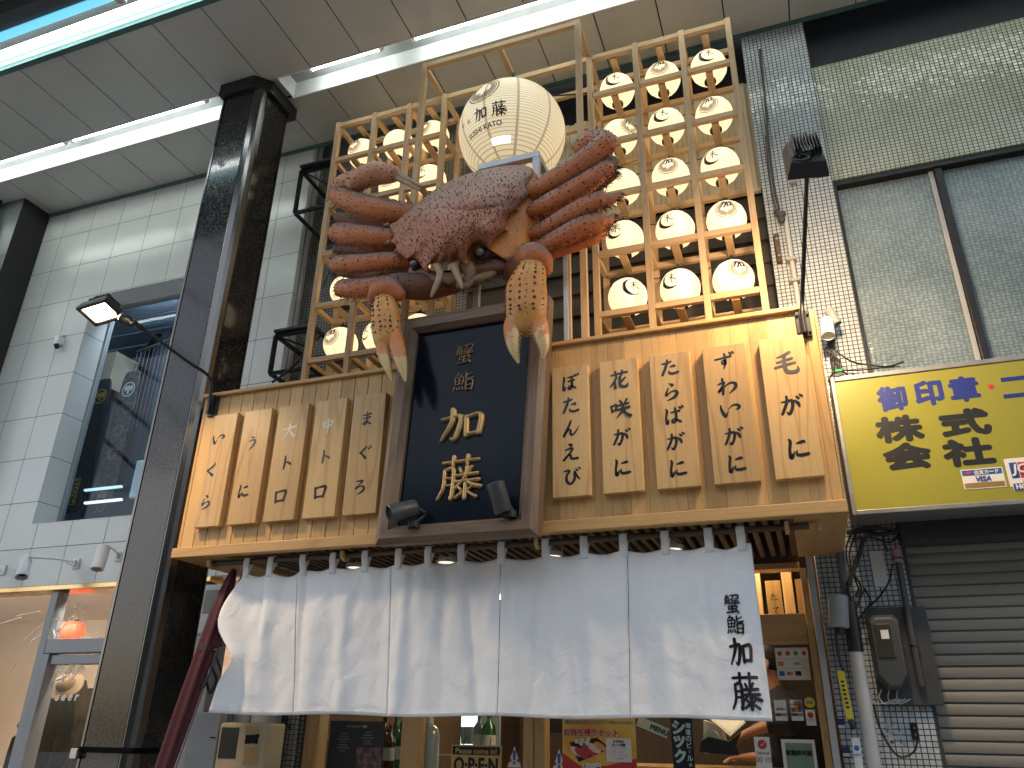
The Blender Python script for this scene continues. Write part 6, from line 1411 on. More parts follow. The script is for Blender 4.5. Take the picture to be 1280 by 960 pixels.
c = ((x0+x1)/2, y-.001, z1-.030); disc(s_, c, .019, M['pred']); g = G(); g.tube([(c[0]-.008, y-.003, c[2]+.001), (c[0]-.002, y-.003, c[2]-.006), (c[0]+.01, y-.003, c[2]+.009)], .002, 4); g.build('tick', M['paper'], s_)
tx(s_, 'Japan.gl', (c[0], y, z1-.064), M['pgrey'], width=.05, bold=.0004, dy=.001); tx(s_, '00 10', (c[0], y, z1-.090), M['pgrey'], width=.066, bold=.0006, dy=.001)
t, s_, x0, x1, z0, z1, y = sheet('green business permit certificate in a white frame on the right glass', 'certificate', 976, 924, 1024, 972, M['paper'], name='certificate')
rectp(s_, x0+.014, x1-.012, z0+.03, z1-.014, y-.0008, pm('sage_print', (.16,.26,.20), .5)); tx(s_, '営業許可証', ((x0+x1)/2, y-.0008, z1-.052), M['ink'], width=.105, bold=.0012, dy=.001); tx(s_, '新北海道スタイル', ((x0+x1)/2, y-.0008, z1-.028), M['pgrey'], width=.075, dy=.001)
# bottles
def bottle(px, py, Y, r, h, m_, label, cap='white', lab_=True, grp='bottles behind the left glass'):
    p = at(px, py, Y); t = thing('bottle', label, 'bottle', (p[0], Y, p[2]-h), grp); b = Vector((p[0], Y, p[2]-h))
    g = G(); g.lathe(b, [(.001,0),(r,0),(r,h*.58),(r*.9,h*.66),(r*.36,h*.78),(r*.32,h*.94),(r*.38,h*.95),(r*.38,h*.97),(.001,h*.97)], 20); g.build('glass_body', m_, t, smooth=40)
    g = G(); g.lathe(b, [(r*.4,h*.955),(r*.4,h),(.001,h)], 16); g.build('cap', M[cap], t, smooth=40)
    if lab_: g = G(); g.rings([[b+Vector((math.cos(a)*(r+.001), math.sin(a)*(r+.001), h*q)) for a in [2*math.pi*i/24 for i in range(24)]] for q in (.2,.48)], True, False); g.build('paper_label', M['paper'], t, smooth=60)
M['bgreen'] = pm('green_bottle', (.03,.16,.04), .08, coat=1, rv=.02); M['bdark'] = pm('dark_bottle', (.015,.02,.015), .1, coat=1, rv=.02); M['bbrown'] = pm('brown_bottle', (.09,.03,.02), .1, coat=1, rv=.02); M['bclear'] = pm('clear_plastic', (.35,.40,.43), .15, coat=.6, rv=.03)
bottle(482, 893, 4.15, .035, .26, M['bdark'], 'dark bottle with white label, nearest the notice board')
bottle(489, 905, 4.05, .032, .22, M['bbrown'], 'short brown bottle with white label behind the left glass', 'red')
bottle(497, 888, 4.2, .037, .28, M['bgreen'], 'tall dark green bottle with white cap left of the wooden door post')
bottle(503, 903, 4.0, .03, .22, M['bgreen'], 'slim green bottle pressed against the wooden door post', 'black')
bottle(612, 888, 4.35, .038, .24, M['bgreen'], 'bright green bottle in the lit showcase', 'white', grp='bottles in the lit showcase')
bottle(600, 890, 4.4, .034, .22, M['bclear'], 'clear bottle in the lit showcase', 'white', grp='bottles in the lit showcase')
for k, (px, py, Y, r, h, lb) in enumerate(((537, 905, 4.0, .055, .26, 'large clear pump bottle of sanitiser by the door post'), (526, 908, 4.1, .045, .2, 'smaller clear pump bottle behind the large one'))):
    p = at(px, py, Y); t = thing('pump_bottle', lb, 'pump bottle', (p[0], Y, p[2]-h), 'pump bottles behind the glass'); b = Vector((p[0], Y, p[2]-h))
    g = G(); g.lathe(b, [(.001,0),(r,0),(r,h*.8),(r*.8,h*.93),(r*.35,h),(.001,h)], 20); g.build('plastic_body', M['bclear'], t, smooth=40)
    g = G(); g.lathe(b+Vector((0,0,h)), [(.02,0),(.02,.03),(.008,.032),(.008,.06),(.02,.062),(.02,.08),(.001,.08)], 16); g.tube([b+Vector((0,0,h+.07)), b+Vector((.045,-.02,h+.068)), b+Vector((.055,-.025,h+.05))], .006, 8, 3); g.build('pump', M['white'], t, smooth=40)
p = at(395, 938, 4.0); t = thing('drink_carton', 'grey drink carton at the left end of the shop window', 'carton', p)
bx('carton_body', 'lgrey', t, p[0]-.035, p[0]+.035, 3.97, 4.04, p[2]-.1, p[2]+.02); g = G(); g.prism([(p[0]-.035, 3.97, p[2]+.0205), (p[0]-.035, 4.04, p[2]+.0205), (p[0]-.035, 4.005, p[2]+.045)], (.07,0,0)); g.build('gable', M['white'], t)
p = at(404, 905, 4.1); t = thing('dried_flowers', 'small dried flower stems at the left end of the shop window', 'flowers', p)
g = G()
for k in range(12): a = k*2.4; q = p+Vector((.05*math.cos(a), .04*math.sin(a), -.03-.02*(k % 3))); g.tube([p+Vector((0,0,-.14)), p.lerp(q, .6), q], .0016, 4, 3)
g.build('stems', M['jambz'], t)
g = G()
for k in range(12): a = k*2.4; q = p+Vector((.05*math.cos(a), .04*math.sin(a), -.03-.02*(k % 3))); g.sphere(q, .009, 8, 5)
g.build('blossoms', pm('dried_blossom', (.45,.35,.28), .8), t, smooth=60)
# lit showcase
t = thing('lit_showcase', 'glass drinks showcase with cold white light behind the OPEN board', 'showcase', at(600, 930, 4.5))
a, b = at(577, 890, 4.6), at(618, 935, 4.6); bx('light_panel', emit('cold_light', (.75,1,1), 1.6), t, a[0], a[0]+.10, 4.6, 4.62, b[2]-.2, a[2]+.15); bx('back_panel', 'refl', t, a[0]+.101, b[0]+.03, 4.6, 4.62, b[2]-.2, a[2]+.15)
for z in (b[2]+.02, a[2]-.03): bx('shelf', 'lgrey', t, a[0], b[0]+.03, 4.3, 4.6, z-.2, z-.192)
bx('side_panel', 'glass', t, b[0]+.04, b[0]+.046, 4.28, 4.6, b[2]-.2, a[2]+.15)
for k in range(4): g = G(); q = at(580+k*3, 918, 4.5); g.lathe((q[0], 4.5, q[2]-.05), [(.016,0),(.02,.09),(.018,.09),(.001,.01)], 14); o = g.build('glass_tumbler', M['bclear'], None, smooth=40); tag(o, 'clear glass tumbler on the showcase shelf, %s from the left' % ('first','second','third','fourth')[k], 'glass', 'tumblers on the showcase shelf')
# register, tape dispenser
p = at(892, 908, 4.25); t = thing('tablet_register', 'tilted tablet cash register on a white stand by the counter', 'cash register', at(890, 940, 4.25))
r_ = Vector((.75,-.25,-.6)).normalized(); u_ = Vector((.5,.6,.62)).normalized(); u_ = (u_-r_*u_.dot(r_)).normalized(); n_ = r_.cross(u_)
g = G(); g.obox(p+Vector((.05,0,.04)), r_*.09, u_*.06, n_*.006); s_ = g.build('tablet', M['white'], t, bev=.004); g = G(); c = p+Vector((.05,0,.04))-n_*.0075*(1 if n_.y > 0 else -1); g.poly([c+r_*a+u_*b for a, b in ((-.08,-.05),(.08,-.05),(.08,.05),(-.08,.05))]); g.build('screen', pm('dark_screen', (.05,.06,.08), .1), s_, recalc=False)
g = G(); g.prism([p+Vector((-.06,.02,-.12)), p+Vector((.06,.02,-.12)), p+Vector((.03,.02,.0)), p+Vector((-.05,.02,.03))], (0,.1,0)); g.build('stand', M['paper'], t, bev=.004)
p = at(889, 926, 4.1); t = thing('tape_dispenser', 'black desktop tape dispenser on the counter', 'tape dispenser', p)
g = G(); g.prism([p+Vector(q) for q in ((-.06,0,-.05),(.12,0,-.06),(.11,0,-.02),(.14,0,.04),(.08,0,.0),(.03,0,.01),(-.01,0,.02),(-.05,0,.0))], (0,.05,0)); g.build('body', M['black'], t, bev=.004)
g = G(); g.lathe(p+Vector((.0,.055,.012)), [(.018,0),(.035,0),(.035,-.04),(.018,-.04)], 20, (0,1,0)); g.build('tape_roll', M['lgrey'], t, smooth=40)

# ------------------------------------------------------------------ person behind the counter
per = thing('person', 'person in a navy work shirt behind the right glass, reaching left over the counter', 'person', (-.12, 4.75, .25))
PY_ = 4.62
def pp(px, py, dY=0): return at(px, py, PY_+dY)
hd = pp(955, 829); hs = .118
bm = bmesh.new(); lay_ = bm.verts.layers.skin.verify()
def V(p, r, prev=None, r2=None):
    v = bm.verts.new(p); v[lay_].radius = (r, r2 or r)
    if prev is not None: bm.edges.new((prev, v))
    return v
pel = V(Vector((hd[0]+.16, PY_+.15, hd[2]-.95)), .10, None, .09); bm.verts.ensure_lookup_table(); pel[lay_].use_root = True
wst = V(Vector((hd[0]+.15, PY_+.13, hd[2]-.72)), .09, pel, .08); chs_ = V(Vector((hd[0]+.11, PY_+.08, hd[2]-.40)), .10, wst, .09); nk0 = V(Vector((hd[0]+.05, PY_+.03, hd[2]-.21)), .065, chs_); nk1 = V(Vector((hd[0]+.02, PY_, hd[2]-.11)), .055, nk0)
h0 = V(hd+Vector((-.0,0,-.06)), .068, nk1, .075); h1 = V(hd+Vector((.0,0,.03)), .085, h0, .09); V(hd+Vector((.01,0,.10)), .06, h1)
for s, hand, el in ((1, pp(926, 921, -.22), pp(962, 900, -.16)), (-1, pp(924, 947, -.05), pp(968, 945, .02))):
    sh_ = V(Vector((hd[0]+.10+.02*s, PY_+.08-.17*s, hd[2]-.29)), .045, chs_); e_ = V(el+Vector((.07,0,.0)), .048, sh_); wr = V(el.lerp(hand, .72), .027, e_, .022); pm_ = V(el.lerp(hand, .93), .032, wr, .016)
    d = (hand-el).normalized(); sd_ = Vector((0,-1,0)); dn = d.cross(sd_).normalized()
    for f, ln in ((-.028,.062),(-.010,.074),(.010,.070),(.028,.055)):
        a = V(el.lerp(hand, .95)+sd_*f+d*.028, .0095, pm_); b = V(a.co+d*ln*.5+sd_*f*.35+Vector((0,0,-.004)), .0085, a); V(b.co+d*ln*.45+sd_*f*.2+Vector((0,0,-.018)), .0065, b)
    a = V(el.lerp(hand, .90)+sd_*-.035+d*.01, .011, pm_); b = V(a.co+d*.03+sd_*-.02+Vector((0,0,-.012)), .0095, a); V(b.co+d*.024+Vector((0,0,-.012)), .008, b)
me = bpy.data.meshes.new('body'); bm.to_mesh(me); bm.free(); me.materials.append(pm('skin', (.38,.20,.13), .5, var=.06))
bo = bpy.data.objects.new('body', me); C.objects.link(bo); sk_ = bo.modifiers.new('skin', 'SKIN'); sk_.use_smooth_shade = True; ss = bo.modifiers.new('sub', 'SUBSURF'); ss.levels = 2; ss.render_levels = 2; put(bo, per)
g = G(); g.sphere(hd+Vector((.012,.0,.045)), .103, 24, 14, (1,.95,.98)); g.build('hair', pm('black_hair', (.012,.01,.01), .5, var=.4, vs=60), bo, smooth=180)
g = G(); g.sphere(hd+Vector((.01,-.088,-.01)), .026, 12, 8, (.8,.35,1.2)); g.build('ear', me.materials[0], bo, smooth=180)
g = G(); g.sphere(hd+Vector((-.095,0,-.015)), .014, 10, 6, (1.3,.8,1.2)); g.build('nose', me.materials[0], bo, smooth=180)
for s in (-1, 1): g = G(); g.sphere(hd+Vector((-.076,s*.034,.012)), .011, 10, 6); g.build('eye', M['ink'], bo, smooth=180)
g = G(); g.sphere(hd+Vector((-.080,0,-.052)), .016, 10, 6, (.6,1.5,.3)); g.build('mouth', M['red'], bo, smooth=180)
g = G(); rs = []
for k, (t_, w_, d_) in enumerate(((0,.075,.08),(.06,.135,.125),(.14,.215,.155),(.3,.185,.15),(.6,.165,.14),(.85,.17,.145),(1,.175,.15))):
    c = Vector((hd[0]+.05+.11*min(1, t_*1.6), PY_+.04+.1*min(1, t_), hd[2]-.125-.82*t_)); rs.append([c+Vector((math.cos(a)*d_, math.sin(a)*w_, .012*math.sin(3*a+k))) for a in [2*math.pi*i/28 for i in range(28)]])
g.rings(rs)
for s, hand, el in ((1, pp(926, 921, -.22), pp(962, 900, -.16)), (-1, pp(924, 947, -.05), pp(968, 945, .02))):
    a = Vector((hd[0]+.10, PY_+.08-.17*s, hd[2]-.27)); e_ = el+Vector((.07,0,0)); g.tube([a, a.lerp(e_, .5), e_, el.lerp(hand, .12)], [.10,.085,.07,.058], 16, 5)
g.build('shirt', M['navy'], bo, smooth=180)

# ------------------------------------------------------------------ left of the curtain
# maroon rolled parasol
t = thing('closed_parasol', 'maroon rolled-up parasol leaning beside the black pillar', 'parasol', at(200, 985, 3.0))
a, b = at(293, 712, 3.12), at(196, 985, 2.92); g = G(); rs = []
ax = (b-a); L_ = ax.length; ax.normalize(); r_ = Vector((1,0,0)); r_ = (r_-ax*r_.dot(ax)).normalized(); n_ = ax.cross(r_)
for k in range(30):
    f = k/29; R_ = .011+.022*min(1, f*5)**.6+.008*math.sin(f*3.1); rs.append([a+ax*L_*f+(r_*math.cos(q)+n_*math.sin(q))*R_*(1+.16*math.cos(6*q+f*2.5)) for q in [2*math.pi*i/36 for i in range(36)]])
g.rings(rs); cnp = g.build('canopy', pm('maroon_cloth', (.062,.005,.011), .7, var=.2, vs=12, bump=.15, bs=150), t, smooth=60)
g = G(); g.tube([a-ax*.02+r_*.025-n_*.03, a+ax*L_*.5+r_*.032-n_*.036, b+r_*.03-n_*.036], .003, 5, 6); g.build('piping', pm('pale_red_piping', (.30,.08,.09), .6), cnp)
c = a+ax*L_*.40; g = G(); g.rings([[c+ax*d_+(r_*math.cos(q)+n_*math.sin(q))*.040 for q in [2*math.pi*i/28 for i in range(28)]] for d_ in (-.018,.018)], True, False); g.tube([c+r_*.045, c+r_*.07+ax*.02, c+r_*.06+ax*.16, c+r_*.048+ax*.14], .006, 6, 5); g.build('strap', M['black'], t)
# intercom unit and cabinets
YU = 3.70
p0, p1 = at(252, 731, YU-.1), at(275, 792, YU-.1); t = thing('intercom_unit', 'white wall unit with a dark screen between pillar and curtain', 'intercom', p1)
bx('casing', 'whitem', t, p0[0], p1[0]+.01, YU-.1, YU-.01, p1[2], p0[2], bev=.012); s0, s1 = at(257, 738, YU-.105), at(271, 766, YU-.105); bx('screen', pm('unit_screen', (.03,.04,.06), .15), t, s0[0], s1[0], YU-.104, YU-.1002, s1[2], s0[2], bev=.002)
p0, p1 = at(222, 715, YU), at(283, 985, YU); t = thing('utility_cabinet', 'tall light grey utility cabinet between pillar and curtain', 'cabinet', (p0[0], YU, 0))
bx('cabinet_body', 'lgrey', t, -3.0+.005, p1[0]+.25, YU, YU+.045, 0, 2.142, bev=.004)
for x in (-2.93, -2.82): bx('door_trim', 'grey', t, x-.01, x+.01, YU-.012, YU-.0005, .1, 2.12)
q = at(254, 800, YU-.08); bx('lower_casing', 'lgrey', t, q[0]-.06, q[0]+.10, YU-.10, YU-.002, .5, q[2]+.02, bev=.008)
q = at(240, 915, YU-.16); t2 = thing('grey_box', 'light grey metal box below the white wall unit', 'box', q); bx('casing', 'lgrey', t2, q[0]-.03, q[0]+.16, YU-.16, YU-.101, .4, at(250, 890, YU-.16)[2], bev=.008); q = at(266, 922, YU-.162); bx('slot', 'dark', t2, q[0]-.015, q[0]+.015, YU-.164, YU-.1605, q[2]-.003, q[2]+.003, bev=0)
g = G(); pts = [at(x, y, YU-.13) for x, y in ((272,770),(266,800),(264,830),(270,850),(262,866),(257,840),(262,815),(276,806))]; g.tube(pts, .008, 8, 6); pts = [at(x, y, YU-.14) for x, y in ((282,780),(276,800),(270,818),(276,838))]; g.tube(pts, .006, 8, 6)
o = g.build('hose', M['black'], None, smooth=60); tag(o, 'looped black hose beside the white wall unit', 'hose')
# old cream panel under the curtain
YO = 3.5
p0, p1 = at(276, 903, YO), at(324, 990, YO); t = thing('cream_control_box', 'worn cream control box with a dark window and torn patches below the curtain', 'control box', p1)
M['cream'] = pm('aged_cream_metal', (.52,.44,.30), .55, 0, .15, 6)
ob = bx('casing', 'cream', t, p0[0], p1[0], YO, YO+.15, p1[2], p0[2], bev=.01)
for (xa, ya, xb, yb, m_) in ((278,909,294,948,'dgrey'),(308,908,322,916,'jambz'),(308,918,322,930,'dark'),(306,934,321,956,'jambz')):
    a, b = at(xa, ya, YO-.001), at(xb, yb, YO-.001); g = G()
    pts = []
    for i in range(16):
        q = 2*math.pi*i/16; sq = max(abs(math.cos(q)), abs(math.sin(q))); jit = 0 if m_ == 'dgrey' else random.uniform(-.003, .003)
        pts.append(((a[0]+b[0])/2+(b[0]-a[0])/2*math.cos(q)/sq+jit, YO-.001, (a[2]+b[2])/2+(a[2]-b[2])/2*math.sin(q)/sq+jit))
    g.prism(pts, (0,-.003,0)); g.build('window' if m_ == 'dgrey' else 'patch', M[m_], ob, bev=.0006)
# wire trellis
t = thing('wire_trellis', 'black wire trellis panel with a little greenery left of the doors', 'trellis', at(345, 980, 3.8)); p0, p1 = at(332, 880, 3.8), at(360, 990, 3.8)
g = G()
for k in range(9): x = p0[0]+(p1[0]-p0[0]+.02)*k/8; g.cyl((x, 3.8, p1[2]-.2), (x, 3.8, p0[2]), .0018, 5)
for k in range(26): z = p1[2]-.2+(p0[2]-p1[2]+.2)*k/25; g.cyl((p0[0], 3.802, z), (p1[0]+.02, 3.802, z), .0018, 5)
g.build('wires', M['black'], t)
bx('backing_board', 'mosd', t, p0[0]-.03, p1[0]+.03, 3.83, 3.85, .2, 2.1)
g = G()
for k in range(50):
    c = Vector((random.uniform(p0[0]+.02, p1[0]-.02), 3.79+random.uniform(-.02,.01), random.uniform(p1[2]-.1, p0[2]-.05))); a = random.uniform(0, 6.3); u_ = Vector((math.cos(a), random.uniform(-.5,.5), math.sin(a)))*.014; w_ = Vector((-math.sin(a), .3, math.cos(a)))*.006; g.poly([c-u_, c+w_, c+u_, c-w_])
g.build('leaves', pm('trellis_leaf', (.04,.09,.03), .6, var=.3), t, recalc=False)
bx('end_post', 'lgrey', rb, -2.66, -2.60, SY-.06, SY-.001, .1, 2.14)
# ------------------------------------------------------------------ left upper: iron frames, pipes
def iron_frame(px0, py0, px1, py1, label):
    Yf, Yb = 3.50, 3.84; a, b = at(px0, py0, Yf), at(px1, py1, Yf); x0, x1, z1, z0 = a[0], b[0]+.02, a[2], b[2]; s = .011
    t = thing('iron_bracket_frame', label, 'bracket', ((x0+x1)/2, Yf, z0), 'rusty iron box frames on the wall')
    g = G()
    for x in (x0, x1):
        for y in (Yf, Yb): g.box(x-s, x+s, y-s, y+s, z0, z1)
        for z in (z0, z1): g.box(x-s+.002, x+s-.002, Yf, Yb, z-s, z+s)
    for y in (Yf, Yb):
        for z in (z0, z1): g.box(x0, x1, y-s+.001, y+s-.001, z-s+.001, z+s-.001)
    g.tube([(x0, Yf, z1), (x1, Yf+.02, (z0+z1)/2)], .007, 5); g.tube([(x0, Yb, (z0+z1)/2), (x1, Yb, (z0+z1)/2)], .009, 5)
    g.build('angle_iron', M['blackm'], t); g = G(); g.box(x0-.0, x1, Yf-.03, Yf+.05, z1+.012, z1+.03); g.build('top_plate', M['dgrey'], t, bev=.002)
iron_frame(377, 214, 405, 258, 'upper black iron box frame between tiled wall and left lattice')
iron_frame(345, 420, 384, 460, 'lower black iron box frame just above the sign box')
for k, (pts, r, m_, lb) in enumerate((([(398,178),(391,260),(374,378),(361,470)], .016, 'grey', 'beige conduit pipe running down beside the tiled wall'), ([(389,182),(383,260),(366,378),(352,470)], .010, 'dgrey', 'thin dark pipe running down along the edge of the tiled wall'))):
    g = G(); P = [at(x, y, 3.80) for x, y in pts]; xm = [sum(p[0] for p in P)/4]*4; g.tube([(xm[0], 3.80, P[0][2]+.3), (xm[0], 3.80, P[-1][2]-.3)], r, 12)
    for q in P[1:3]: g.cyl((xm[0], 3.80, q[2]-.014), (xm[0], 3.80, q[2]+.014), r*1.25, 12)
    o = g.build('conduit_pipe', M[m_], None, smooth=40); tag(o, lb, 'pipe')
g = G(); g.tube([at(x, y, Y) for x, y, Y in ((340,478,3.4),(362,462,3.45),(384,438,3.5),(402,418,3.6))], .008, 8, 5); o = g.build('brace_rod', M['blackm'], None, smooth=60); tag(o, 'thin dark rod slanting from the sign box to the lower iron frame', 'rod')
g = G(); g.tube([at(x, y, 3.7) for x, y in ((378,412),(388,395),(392,375))], .004, 6, 5); g.tube([at(x, y, 3.7) for x, y in ((405,358),(412,340),(425,334),(440,338))], .004, 6, 5); o = g.build('loose_cable', M['black'], None, smooth=60); tag(o, 'loose black cables left of the left lattice', 'cable')
# ------------------------------------------------------------------ right side fittings
YM = TY
def ptube(g, pts, Y, r, n=8, sub=5): g.tube([at(x, y, Y) for x, y in pts], r, n, sub)
t = thing('electric_meter', 'dark grey electric meter on a backboard under the yellow sign', 'meter', at(1110, 880, 3.7))
a, b = at(1080, 760, 3.72), at(1156, 882, 3.72); ob = bx('backboard', 'dgrey', t, a[0]+.0, a[0]+.235, 3.715, TY-.001, b[2], a[2], bev=.004)
a, b = at(1080, 768, 3.63), at(1143, 862, 3.63); x0, x1 = a[0]+.012, b[0]-.008; z0, z1 = b[2], a[2]; c_ = .03
g = G(); o8 = [(x0, z0+c_*1.6), (x0+c_*1.2, z0), (x1-c_*1.2, z0), (x1, z0+c_*1.6), (x1, z1-c_*.7), (x1-c_*.7, z1), (x0+c_*.7, z1), (x0, z1-c_*.7)]
g.rings([[(x, 3.714, z) for x, z in o8], [(x, 3.66, z) for x, z in o8], [((x-(x0+x1)/2)*.86+(x0+x1)/2, 3.63, (z-(z0+z1)/2)*.9+(z0+z1)/2) for x, z in o8]]); mb = g.build('meter_body', pm('meter_plastic', (.07,.073,.075), .35, var=.1), t, bev=.006)
a, b = at(1092, 780, 3.628), at(1121, 822, 3.628); bx('dial_window', pm('dial_dark', (.04,.04,.035), .15, coat=.6), mb, a[0], b[0], 3.622, 3.6295, b[2], a[2], bev=.003); bx('dial_label', 'paper', mb, a[0]+.02, b[0]-.015, 3.619, 3.6218, a[2]-.06, a[2]-.025, bev=0)
g = G()
for k in range(4): ptube(g, [(1092+k*10, 862), (1088+k*11, 872), (1098+k*9, 880), (1120+k*6, 874)], 3.69, .0025, 5, 4)
g.build('leads', M['lgrey'], t)
g = G(); P = at(1095, 960, 3.66); q = at(1068, 815, 3.66); X_ = (P[0]+q[0])/2; g.cyl((X_, 3.66, 0), (X_, 3.66, q[2]), .028, 18); o = g.build('grey_pipe', M['lgrey'], None, smooth=40); tag(o, 'thick light grey pipe rising beside the electric meter', 'pipe')
g = G(); zt_ = at(1066, 752, 3.66)[2]; g.cyl((X_, 3.66, q[2]+.001), (X_, 3.66, zt_), .031, 18); ptube(g, [(1066,752),(1060,735),(1066,715),(1075,690),(1080,672)], 3.66, .01, 8, 5); g.build('black_sleeve', M['black'], o, smooth=40)
g = G(); p = at(1053, 705, 3.69); g.cyl((p[0], 3.70, p[2]-.25), (p[0], 3.70, 2.4), .017, 12); o = g.build('wall_conduit', pm('blue_grey_pipe', (.14,.17,.20), .5), None, smooth=40); tag(o, 'blue grey conduit going up behind the sign box corner', 'pipe')
g = G(); a, b = at(1127, 715, 3.68), at(1148, 856, 3.68); X_ = a[0]-.005; g.cyl((X_, 3.69, at(1148, 858, 3.69)[2]), (X_, 3.69, at(1120, 690, 3.69)[2]), .014, 12); 
for z in (.15, .5): g.cyl((X_, 3.69, b[2]+z), (X_, 3.69, b[2]+z+.02), .019, 12)
o = g.build('meter_conduit', M['dgrey'], None, smooth=40); tag(o, 'dark grey conduit along the right side of the electric meter', 'pipe')
p = at(1118, 697, 3.68); g = G(); g.lathe((X_, 3.69, p[2]-.02), [(.017,0),(.021,.05),(.018,.055)], 14); o2 = g.build('pink_collar', pm('faded_pink', (.45,.22,.22), .7), o, smooth=40)
p = at(1048, 766, 3.6); t = thing('junction_can', 'grey cylindrical junction can on the mosaic beside the doorway', 'junction box', p)
d = Vector((.10,0,.99)).normalized(); g = G(); g.lathe(p-d*.06, [(.001,0),(.036,0),(.04,.006),(.04,.125),(.034,.132),(.001,.134)], 22, d); g.build('can', M['grey'], t, smooth=40); g = G(); g.cyl(p-d*.085, p-d*.0605, .02, 14); g.cyl(p-d*.06, (p[0], TY, p[2]-.06), .014, 8); ptube(g, [(1045,792),(1047,812),(1052,835)], 3.6, .006); g.build('cable_gland', M['black'], t, smooth=40)
a, b = at(1050, 838, 3.62), at(1063, 900, 3.62); t = thing('yellow_cable_tag', 'yellow plastic cable tag hanging on the mosaic', 'tag', b)
g = G(); g.obox((a+b)/2, Vector((.014,0,.0)), Vector((0,.006,0)), (a-b)/2*.98); o = g.build('tag_plate', pm('yellow_plastic', (.62,.50,.03), .4), t, bev=.004)
mid = (a+b)/2+Vector((0,-.007,0)); g = G(); ax_ = (a-b).normalized(); 
for k in range(7): c = mid+ax_*(.05-.016*k); g.poly([c+Vector((-.006,0,-.004)), c+Vector((.006,0,-.004)), c+Vector((.006,0,.004)), c+Vector((-.006,0,.004))])
g.build('print', M['ink'], o, recalc=False)
g = G(); ptube(g, [(1052,835),(1056,838)], 3.62, .006); ptube(g, [(1063,900),(1068,912)], 3.62, .012); g.build('clip', M['black'], t)
a, b = at(1069, 922, 3.64), at(1076, 975, 3.64); t = thing('white_cable_tag', 'white plastic cable tag with a blue mark below the yellow one', 'tag', b); g = G(); g.obox((a+b)/2, Vector((.015,0,0)), Vector((0,.004,0)), (a-b)/2); o = g.build('tag_plate', M['white'], t, bev=.003); disc(o, (a+(b-a)*.25)+Vector((0,-.006,0)), .010, M['pblue']); tx(o, 'NTT', (a+(b-a)*.42)+Vector((0,-.004,0)), M['pblue'], height=.009, bold=.0006)
for (pxx, pyy) in ((1051, 905), (1057, 940)):
    c = at(pxx, pyy, TY-.002); o = bx('wall_label', 'night', None, c[0]-.014, c[0]+.018, TY-.004, TY-.0005, c[2]-.02, c[2]+.02, bev=.0005); tag(o, ('small dark blue label on the mosaic beside the yellow tag', 'small dark blue label on the mosaic beside the white tag')[pxx > 1052], 'label', 'small labels on the mosaic')
    rectp(o, c[0]-.011, c[0]+.015, c[2]-.016, c[2]-.004, TY-.005, M['paper'])
a, b = at(1086, 689, TY-.004), at(1101, 733, TY-.004); o = bx('white_plate', 'paper', None, a[0]+.0, a[0]+.055, TY-.005, TY-.0005, b[2], a[2], bev=.0008); tag(o, 'blank white plate on the mosaic below the yellow sign', 'plate')
a, b = at(1137, 903, TY-.004), at(1150, 925, TY-.004); o = bx('metal_plate', 'blackm', None, a[0], b[0], TY-.008, TY-.0005, b[2], a[2], bev=.002); tag(o, 'small dark metal plate with two screws low on the mosaic', 'plate')
g = G()
for s in (.3, .7): g.cyl((a[0]+(b[0]-a[0])*.5, TY-.010, b[2]+(a[2]-b[2])*s), (a[0]+(b[0]-a[0])*.5, TY-.0075, b[2]+(a[2]-b[2])*s), .004, 10)
g.build('screw', M['steel'], o)
g = G()
for pts in ([(1070,668),(1062,690),(1066,715),(1075,730),(1076,745),(1071,760)], [(1064,668),(1058,685),(1060,705),(1068,722),(1074,738)], [(1115,705),(1112,725),(1100,745),(1085,760),(1072,775),(1068,786)], [(1080,735),(1088,750),(1084,762)], [(1064,668),(1085,664),(1105,668),(1122,660)], [(1064,674),(1090,672),(1112,678),(1124,668)], [(1110,690),(1104,672),(1120,664),(1128,676)], [(1092,880),(1098,905),(1110,930),(1125,946),(1142,940),(1147,925)]):
    ptube(g, pts, 3.68, .0045, 6, 6)
ptube(g, [(1076,738),(1072,746)], 3.68, .014)
for pts in ([(1058,666),(1090,660),(1128,664)], [(1070,662),(1100,668),(1130,660)]): ptube(g, pts, 3.66, .010, 6, 6)
o = g.build('cable_tangle', M['black'], None, smooth=60); tag(o, 'tangle of black cables on the mosaic below the yellow sign', 'cable')
g = G()
for k in range(26): a = random.uniform(0, 6.3); c = at(1118+random.uniform(-12, 10), 918+random.uniform(-14, 14), TY-.0015); g.poly([c+Vector((math.cos(a+q)*.009, 0, math.sin(a+q)*.009)) for q in (0, 2.1, 4.2)])
o = g.build('adhesive_residue', M['lgrey'], None, recalc=False); tag(o, 'peeling pale adhesive residue low on the mosaic', 'residue'); 
# upper right fittings
t = thing('wall_cable_run', 'grey conduit and cable running up the mosaic pier right of the lattice', 'pipe', at(1003, 385, TY))
g = G(); a = at(984, 300, 3.72); b = at(1000, 380, 3.72); X_ = (a[0]+b[0])/2; g.cyl((X_, 3.725, 3.0), (X_, 3.725, at(977, 270, 3.72)[2]), .012, 12); cd_ = g.build('conduit', M['lgrey'], t, smooth=40)
g = G(); ptube(g, [(974,262),(968,235),(962,190),(955,110),(950,62)], 3.735, .007, 8, 6); ptube(g, [(970,262),(963,228),(957,170)], 3.735, .004, 6, 6); g.build('cable', M['dgrey'], cd_, smooth=60)
p = at(976, 268, 3.70); g = G(); g.sphere(p, .028, 14, 8, (1,.8,.8)); g.sphere(p+Vector((.0,0,-.035)), .02, 10, 6); g.sphere(p+Vector((-.02,0,.02)), .014, 8, 6); g.build('cable_joint', M['dgrey'], t, smooth=60)
